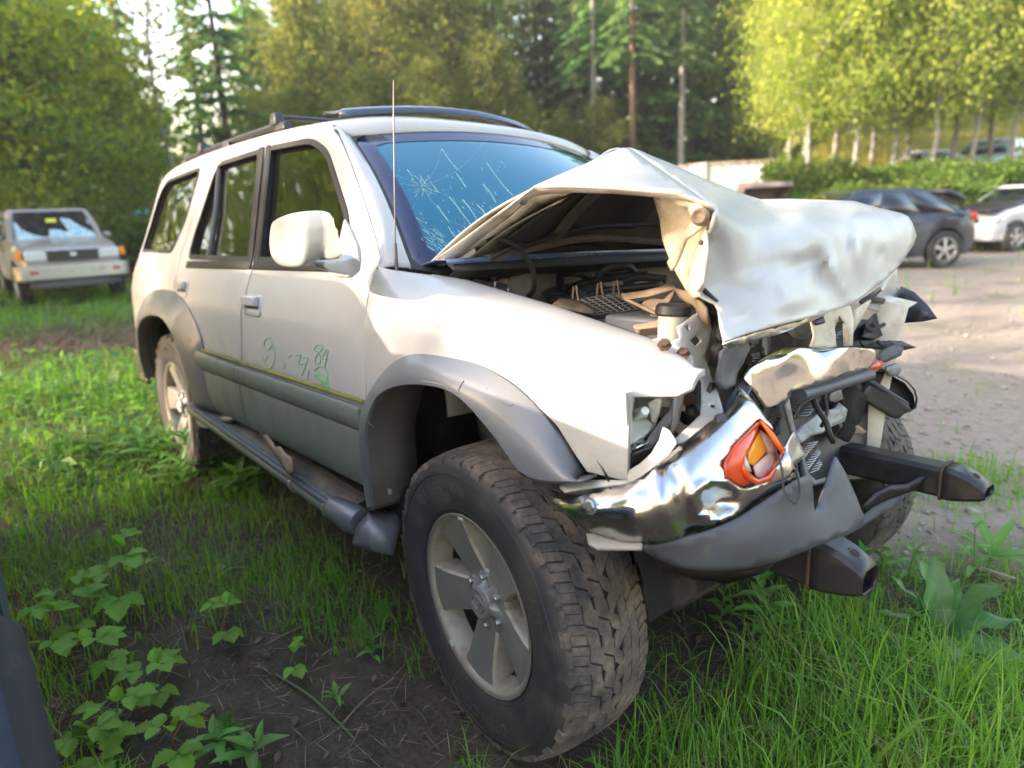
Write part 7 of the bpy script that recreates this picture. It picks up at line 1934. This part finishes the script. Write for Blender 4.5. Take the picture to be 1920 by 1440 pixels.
V_, F_, t_ = quads(np.stack([bx, by, terrain(bx, by) + g.uniform(.01, .16, nb_)], 1), np.stack([np.cos(ba) * bl, np.sin(ba) * bl, g.normal(0, .25, nb_) * bl], 1), np.stack([-np.sin(ba), np.cos(ba), np.zeros(nb_)], 1) * g.uniform(.003, .012, nb_)[:, None], g.uniform(0, 1, nb_))
tag(linkmesh('brushwood', np_mesh('brushwood', V_, F_, LM['dead'], False, {'tint': t_})), kind='stuff')
tag(linkmesh('fallen_leaves', np_mesh('fallen_leaves', V, F, LM['dead'], True, {'tint': T_})), kind='stuff')
# low leafy ground cover in the left meadow and under the bonnet side
def cover_leaves(n, fd0, fd1, size, g, hs):
    x, y = scatter(n, fd0, fd1, g, 1.0); c, h, lm = zone(x, y)
    w = np.clip(.20 + .65 * smooth01((-x - 1.4) / 1.2) + .5 * np.sin(x * 2.2 + 1) * np.sin(y * 2.9), 0, 1)
    k = (g.uniform(0, 1, n) < c * w) & (lm < .5); x, y, h = x[k], y[k], h[k]; n = len(x)
    z = terrain(x, y) + h * hs * g.uniform(.15, 1.0, n)
    a = unit(np.stack([g.normal(0, 1, n), g.normal(0, 1, n), g.normal(.15, .35, n)], 1)); b2 = unit(np.cross(a, np.stack([g.normal(0, .35, n), g.normal(0, .35, n), np.ones(n)], 1)))
    s = (size * g.uniform(.5, 1.5, n))[:, None]; N_ = np.cross(a, b2) * -1
    C = np.stack([x, y, z], 1)
    P = [C - a * s, C - b2 * s * .5 + N_ * s * .10, C + a * s * 1.1 - N_ * s * .25, C + b2 * s * .5 + N_ * s * .10]
    V = np.stack(P, 1).reshape(-1, 3); k = np.arange(n)[:, None] * 4; F = np.concatenate([k + [0, 1, 2], k + [0, 2, 3]])
    return V, F, np.repeat(np.clip(.4 + g.normal(0, .25, n), 0, 1), 4)
for n, a0, a1, s_, hs in ((9000, 1.2, 3.6, .011, .5), (34000, 3.2, 8.0, .024, .95), (6000, 3.4, 8.5, .045, 1.25), (16000, 7.5, 16, .045, 1.3)):
    V, F, T_ = cover_leaves(n, a0, a1, s_, g, hs)
    tag(linkmesh('ground_cover', np_mesh('ground_cover', V, F, LM['cover'], False, {'tint': T_})), kind='stuff')
# yellow-green grass on the slope at the back
n = 26000; px = g.uniform(1380, 2050, n); d = g.uniform(15.5, 42, n)
x = np.empty(n); y = np.empty(n)
v0 = np.array(wat(960, 380, d=1.0) - EYE_W); v1 = np.array(wat(961, 380, d=1.0) - EYE_W) - v0
q = np.array(EYE_W) + (v0 + v1 * (px - 960)[:, None]) * d[:, None]
V, F, T_ = blades(q[:, 0], q[:, 1], g.uniform(.25, .6, n), np.full(n, .02), g, g.uniform(.3, 1, n))
tag(linkmesh('slope_grass', np_mesh('slope_grass', V, F, leaf_mat('slope_grass', (.16, .17, .03), (.34, .30, .08), .45), True, {'tint': T_})), kind='stuff')
# stones in the gravel
n = 9000; x, y = scatter(n, 2.0, 11, g, 1.1); c, h, lm = zone(x, y); k = g.uniform(0, 1, n) < lm * .9 + .05; x, y = x[k], y[k]; n = len(x)
s = (g.gamma(2.0, .0035, n) + .003)[:, None]; C = np.stack([x, y, terrain(x, y)], 1) + np.array([0, 0, .3]) * s
oct_ = np.array([[1, 0, 0], [0, 1, 0], [-1, 0, 0], [0, -1, 0], [0, 0, .8], [0, 0, -.6]])
V = (C[:, None] + (oct_[None] + g.normal(0, .22, (n, 6, 3))) * s[:, None] * np.array([1.2, 1, .7])).reshape(-1, 3)
k = np.arange(n)[:, None] * 6; F = np.concatenate([k + f for f in ([0, 1, 4], [1, 2, 4], [2, 3, 4], [3, 0, 4], [1, 0, 5], [2, 1, 5], [3, 2, 5], [0, 3, 5])])
tag(linkmesh('gravel', np_mesh('gravel', V, F, pmat('gravel_stones', (.30, .27, .235), .9, dirt=(.16, .13, .10), dscale=3, var=.3), True)), kind='stuff')

# ---------------------------------------------------------------- single plants
def leaf_mesh(name, L, W, mat, nu=9, nv=5, serr=.0, curl=.35, fold=.25, wave=.0, shape=1.0, seed=0, peak=.38):
    """A leaf lying along +x from its stalk, curling down to its tip; seen as a bent, folded, veined blade."""
    rr = random.Random(seed); rows = []; T_ = []
    for i in range(nu + 1):
        t = i / nu
        w = W * (math.sin(PI * min(1, t / (2 * peak)) if t < peak else PI * (.5 + .5 * (t - peak) / (1 - peak))) ** shape if 0 < t < 1 else .02)
        if serr and 0 < i < nu: w *= 1 + serr * (1 if i % 2 else -1)
        row = []
        for j in range(nv):
            u = -1 + 2 * j / (nv - 1)
            z = fold * w * abs(u) - curl * L * t * t + wave * W * math.sin(t * 17 + u * 2 + seed) * abs(u) + (.06 * W * (1 if i % 2 else -1) * (1 - abs(u)) if serr else 0)
            row.append((L * t + .10 * w * abs(u) * (1 if t < .8 else 0), u * w, z + .22 * L * t)); T_.append(min(1, max(0, .35 + .3 * t + rr.uniform(-.06, .06) + (.25 if j == nv // 2 else 0))))
        rows.append(row)
    V = [p for r in rows for p in r]; F = []
    for i in range(nu):
        for j in range(nv - 1): F.append((i * nv + j, (i + 1) * nv + j, (i + 1) * nv + j + 1, i * nv + j + 1))
    return np_mesh(name, V, F, mat, True, {'tint': T_})
LEAF = {
 'bramble': [leaf_mesh('leaf', .085, .033, LM['bramble'], 11, 5, .13, c, .30, .05, .75, k, .36) for k, c in enumerate((.30, .45, .20))],
 'bramble_top': [leaf_mesh('leaf', .05, .02, LM['bramble'], 9, 5, .12, .1, .4, .05, .75, 5, .36)],
 'dock': [leaf_mesh('leaf', .30, .055, LM['dock'], 20, 7, .0, c, .22, .16, .8, k, .42) for k, c in enumerate((.18, .30, .42))],
 'herb': [leaf_mesh('leaf', .085, .0145, LM['herb'], 8, 5, .03, c, .35, .05, .8, k, .35) for k, c in enumerate((.35, .5, .2))],
 'lily': [leaf_mesh('leaf', .17, .020, LM['herb'], 10, 5, 0, c, .5, .04, .7, k, .4) for k, c in enumerate((.25, .40))],
}
def add_leaf(T, key, loc, az, el, s=1.0, roll=0.0, k=None):
    me = LEAF[key][(k if k is not None else rt_.randrange(99)) % len(LEAF[key])]
    o = linkmesh('leaf', me, T)
    o.matrix_local = Matrix.Translation(loc) @ Matrix.Rotation(az, 4, 'Z') @ Matrix.Rotation(-el, 4, 'Y') @ Matrix.Rotation(roll, 4, 'X') @ Matrix.Diagonal((s, s, s, 1))
    return o
def bramble(loc, h, label, s=1.0, leanv=(0, 0), nn=4, seed=0):
    rt_.seed(seed); T = empty('bramble_plant', loc); tag(T, label, 'plant', 'young brambles')
    b = MB(); P = [Vector((leanv[0] * t * t, leanv[1] * t * t, h * t)) for t in np.linspace(0, 1, 6)]
    b.tube([tuple(p) for p in P], [.004 * s, .002], 6)
    st = []
    for k in range(nn):
        t = .25 + .75 * k / max(1, nn - 1); i = min(int(t * 5), 4); p = P[i].lerp(P[i + 1], t * 5 - i)
        az = k * 2.3 + U(-.5, .5); L = .07 * s * (1.15 - .5 * t); e = U(.25, .6)
        q = p + Vector((math.cos(az) * L, math.sin(az) * L, L * e)); b.tube([tuple(p), tuple((p + q) / 2 + Vector((0, 0, .008))), tuple(q)], [.002 * s, .0013], 5)
        st.append((q, az, t))
    b.build('stem', M['stem_red'] if nn % 2 else M['stem'], T)
    for q, az, t in st:
        sz = s * (1.1 - .35 * t) * U(.85, 1.1)
        add_leaf(T, 'bramble', q, az, U(-.25, .2), sz)
        for sgn in (-1, 1): add_leaf(T, 'bramble', q - Vector((math.cos(az), math.sin(az), 0)) * .01, az + sgn * U(1.0, 1.35), U(-.3, .15), sz * .82)
    add_leaf(T, 'bramble_top', P[-1], U(0, 6), .9, s); add_leaf(T, 'bramble_top', P[-1], U(0, 6), .8, s)
    return T
def herb(loc, h, label, s=1.0, nn=7, seed=0, lean=(0, 0), cat='plant', key='herb', group='willow-leaved weeds'):
    rt_.seed(seed); T = empty('leafy_weed', loc); tag(T, label, cat, group)
    b = MB(); P = [Vector((lean[0] * t * t, lean[1] * t * t, h * t)) for t in np.linspace(0, 1, 6)]; b.tube([tuple(p) for p in P], [.0035 * s, .0018 * s], 6); b.build('stem', M['stem'], T)
    for k in range(nn):
        t = .15 + .85 * k / (nn - 1); i = min(int(t * 5), 4); p = P[i].lerp(P[i + 1], t * 5 - i)
        for q in (0, 1):
            az = k * 1.45 + q * PI + U(-.3, .3)
            add_leaf(T, key, p, az, U(.15, .5) + .5 * max(0, t - .75) * 3, s * (1.15 - .55 * abs(t - .45) * 1.4) * U(.85, 1.1))
    return T
def gp(px, py): 
    p = wat(px, py, 0.0); return Vector((p.x, p.y, tz(p.x, p.y)))
for i, (px, py, h, s, lean, nn, lab) in enumerate((
    (235, 1150, .26, 1.15, (.02, .03), 5, 'bright green bramble shoot with a pointed top leaf, tallest one left of the wreck'),
    (150, 1190, .17, 1.05, (-.06, .0), 4, 'bramble shoot leaning left over the grass beside the tallest one'),
    (105, 1225, .14, 1.0, (-.03, .02), 3, 'light green bramble nearest the dark slate-blue car'),
    (190, 1260, .13, 1.0, (.03, -.02), 4, 'bramble with broad pale leaves right of the slate-blue car'),
    (300, 1300, .11, .95, (.02, .0), 4, 'low bramble between the slate-blue car and the near front wheel'),
    (225, 1385, .10, .9, (.0, .01), 4, 'small bramble sprouting from bare soil near the lower left'),
    (330, 1425, .08, .85, (.02, .0), 3, 'lowest bramble at the bottom edge on bare soil'),
    (180, 1440, .09, .9, (-.02, .0), 4, 'dark bramble at the bottom edge beside the slate-blue car'),
    (420, 1200, .12, .9, (.0, .03), 3, 'bramble sprout in the thin grass left of the near front wheel'),
    (545, 1270, .06, .7, (.0, .02), 2, 'tiny bramble seedling on the mud by the near front wheel'))):
    bramble(gp(px, py), h, lab, s, lean, nn, i + 3)
for i, (px, py, h, s, nn, lab) in enumerate((
    (1440, 1215, .22, 1.15, 8, 'tall willow-leaved weed with drooping leaves under the grey apron'),
    (1535, 1150, .19, .9, 8, 'willow-leaved weed beneath the near frame horn tip'),
    (1595, 1120, .16, .8, 7, 'leafy weed just right of the near frame horn tip'),
    (1650, 1085, .15, .8, 7, 'leafy weed in front of the far front tyre'),
    (1700, 1100, .12, .8, 6, 'low leafy weed between the far tyre and the dock'),
    (1500, 1100, .12, .8, 6, 'weed half hidden behind the near frame horn'),
    (1820, 1105, .20, .8, 6, 'stalky weed with few leaves right of the dock'),
    (425, 1425, .07, .9, 5, 'bright willow-leaved sprout at the bottom edge among horsetail'),
    (470, 1445, .06, 1.0, 5, 'broad-leaved sprout at the bottom edge, lower left of the wheel'),
    (615, 1110, .06, .6, 4, 'tiny sprout in the shaded grass below the running board'),
    (700, 1240, .05, .6, 4, 'tiny sprout against the near front tyre'),
    (640, 1330, .05, .55, 4, 'seedling with round leaves beside the green stick'),
    (1350, 1180, .13, .7, 6, 'small weed in the long grass below the apron'))):
    herb(gp(px, py), h, lab, s, nn, 40 + i, (U(-.03, .03), U(-.03, .03)))
for i, (px, py) in enumerate(((268, 872), (296, 886), (326, 893), (356, 899), (386, 905), (414, 912), (340, 925), (450, 930))):
    herb(gp(px, py), (.24, .28, .26, .25, .21, .17, .18, .14)[i], ['leafy weed behind the rear wheel', 'leafy weed in front of the rear wheel rim', 'weed at the front edge of the rear tyre', 'weed below the rear end of the running board', 'dark weed left of the rear tyre', 'weed under the running board, second from its rear end', 'low weed in front of the rear wheel weeds', 'weed under the running board, third from its rear end'][i], 1.7, 9, 70 + i, (U(-.04, .04), U(-.04, .04)), group='weeds along the running board')
rt_.seed(5)
T = empty('lily_leaved_plant', gp(1850, 1085)); tag(T, 'plant with long pointed upright leaves at the right edge of the gravel', 'plant')
for k in range(5): add_leaf(T, 'lily', Vector((0, 0, .06)), [2.6, 1.2, -.3, .5, 3.6][k], [1.1, .9, .25, .3, .6][k], 1.0)
b = MB(); b.tube([(0, 0, 0), (0, 0, .07)], .006, 6); b.build('stem', M['stem'], T)
T = empty('dock_plant', gp(1745, 1215)); tag(T, 'dock with big wavy blue-green leaves in front of the far frame horn', 'plant')
rA = math.atan2(RH.y, RH.x)
for az, el, s, k in ((rA + 1.9, 1.25, .82, 0), (rA + 1.2, 1.15, .86, 0), (rA + 2.6, 1.05, .74, 1), (rA + .15, .55, 1.0, 0), (rA - .10, .35, .85, 1), (rA - .9, .25, .85, 1), (rA - 2.6, .9, .7, 1), (rA + 2.8, .6, .6, 2), (rA - 1.8, .5, .7, 2), (rA + .6, .9, .7, 1)):
    add_leaf(T, 'dock', Vector((0, 0, .015)), az, el, s, U(-.3, .3), k)
b = MB(); b.tube([(0, 0, -.01), (0, 0, .05)], .012, 8); b.build('stem', M['stem'], T)
# horsetail: whorls of thin green needles
def horsetail(loc, h, r, label, seed):
    g2 = np.random.default_rng(seed); T = empty('horsetail', loc); tag(T, label, 'plant', 'horsetails'); b = MB(); lean = g2.normal(0, .03, 2)
    b.tube([(0, 0, 0), (lean[0], lean[1], h)], .0016, 5); b.build('stem', M['stem'], T)
    C, A, B_ = [], [], []
    for i in range(16):
        t = .12 + .86 * i / 15; c = np.array([lean[0] * t, lean[1] * t, h * t]); L = r * math.sin(PI * min(1, .15 + t * .85)) ** .7 * (1.15 - t * .5)
        for k in range(12):
            a = 2 * PI * k / 12 + i; d = unit(np.array([math.cos(a), math.sin(a), .55 + .6 * t]) + g2.normal(0, .12, 3)); C.append(c + d * L * .5); A.append(d * L * .5); B_.append(unit(np.cross(d, g2.normal(0, 1, 3))) * .0011)
    V, F, t_ = quads(np.array(C), np.array(A), np.array(B_), g2.uniform(.2, .9, len(C))); o = linkmesh('needles', np_mesh('needles', V, F, LM['horsetail'], False, {'tint': t_}), T); tag(o, kind='stuff')
for i, (px, py, h, r, lab) in enumerate(((1585, 1250, .12, .05, 'bushy horsetail in the long grass left of the dock'), (1560, 1240, .09, .04, 'smaller horsetail touching the bushy one in the long grass'), (1510, 1255, .08, .04, 'horsetail among grass blades below the near frame horn'),
        (690, 1230, .13, .05, 'tall dark horsetail against the near front tyre'), (715, 1180, .12, .05, 'horsetail in the shade behind the near front tyre'), (405, 1415, .07, .05, 'fluffy horsetail at the bottom edge on bare soil'), (440, 1405, .07, .05, 'fluffy horsetail right of the first one at the bottom edge'),
        (180, 1400, .07, .045, 'dark horsetail beside the slate-blue car'), (1830, 1170, .06, .04, 'low horsetail on gravel right of the dock'))):
    horsetail(gp(px, py), h, r, lab, 200 + i)
# twigs, a stick, a splintered piece of wood
b = MB(); b.tube([gp(520, 1280) + Vector((0, 0, .012)), gp(580, 1325) + Vector((0, 0, .02)), gp(625, 1362) + Vector((0, 0, .012)), gp(665, 1400) + Vector((0, 0, .008))], [.0035, .0028], 7, smooth=4)
tag(b.build('green_stick', M['stem'], None), 'thin green stick lying on the mud left of the near front tyre', 'stick')
q0 = gp(232, 1150)
b = MB(); b.tube([q0 + Vector((.03, .02, 0)), q0 + Vector((.045, .06, .12)), q0 + Vector((.06, .10, .24)), q0 + Vector((.07, .13, .31))], [.004, .002], 6, smooth=4)
for dx, dy, dz in ((.03, .0, .05), (.0, .035, .045)): b.tube([q0 + Vector((.06, .10, .24)), q0 + Vector((.06 + dx, .10 + dy, .24 + dz))], .0018, 5)
tag(b.build('dry_twig', M['twig'], None), 'dry upright twig with forked tip behind the tallest bramble', 'twig')
b = MB(); b.tube([q0 + Vector((.05, .08, .18)), q0 + Vector((.08, .13, .20)), q0 + Vector((.11, .16, .14)), q0 + Vector((.115, .165, .02))], [.003, .002], 6, smooth=5)
tag(b.build('bent_twig', M['twig'], None), 'brown bent-over twig beside the tallest bramble', 'twig')
rw = random.Random(9)
T = empty('wood_splinter', gp(1868, 1108)); tag(T, 'pale splintered chunk of rotten wood on the gravel at the right', 'wood')
for k in range(6):
    b = MB(); a = rA + 2.0 + rw.uniform(-.25, .25); c = Vector((rw.uniform(-.03, .03), rw.uniform(-.025, .025), .012 + .008 * k)); d = Vector((math.cos(a), math.sin(a), rw.uniform(-.1, .15))) * rw.uniform(.04, .08)
    b.beam(c - d, c + d, rw.uniform(.012, .025), rw.uniform(.006, .014)); b.build('splinter', M['twig'] if k % 3 else pmat('pale_wood', (.42, .36, .30), .9), T, bevel=.002)
for k, (px, py) in enumerate(((1790, 1010), (1440, 1330), (1620, 1330), (560, 1190), (610, 1240), (690, 1330), (600, 1140))):
    T = gp(px, py); b = MB(); a = rw.uniform(0, PI); L = rw.uniform(.05, .12); d = Vector((math.cos(a) * L, math.sin(a) * L, .0))
    b.tube([T - d + Vector((0, 0, .006)), T + Vector((0, 0, .014)) + Vector((rw.uniform(-.01, .01), rw.uniform(-.01, .01), 0)), T + d + Vector((0, 0, .006))], [.003, .0018], 6, smooth=3)
    tag(b.build('fallen_twig', M['twig'], None), ['grey twig on gravel behind the dock', 'twig in the long grass below the apron', 'twig in the thin grass at the right', 'brown twig on shaded soil below the running board', 'twig on the mud left of the near front wheel', 'twig against the near front tyre', 'twig in the shade below the mud flap'][k], 'twig', 'fallen twigs')

# ---------------------------------------------------------------- thin evening haze over the yard
b = MB(); b.box((-45, 45, 10.2), (440, 440, 23.4))
hz, nt, bs = newmat('thin_haze'); nt.nodes.remove(bs)
pv = nt.nodes.new('ShaderNodeVolumePrincipled'); pv.inputs['Color'].default_value = (.86, .90, .92, 1); pv.inputs['Density'].default_value = .0011; pv.inputs['Anisotropy'].default_value = .2
nt.links.new(pv.outputs[0], nt.nodes['Material Output'].inputs['Volume'])
tag(b.build('haze', hz, None, smooth=0), kind='stuff')
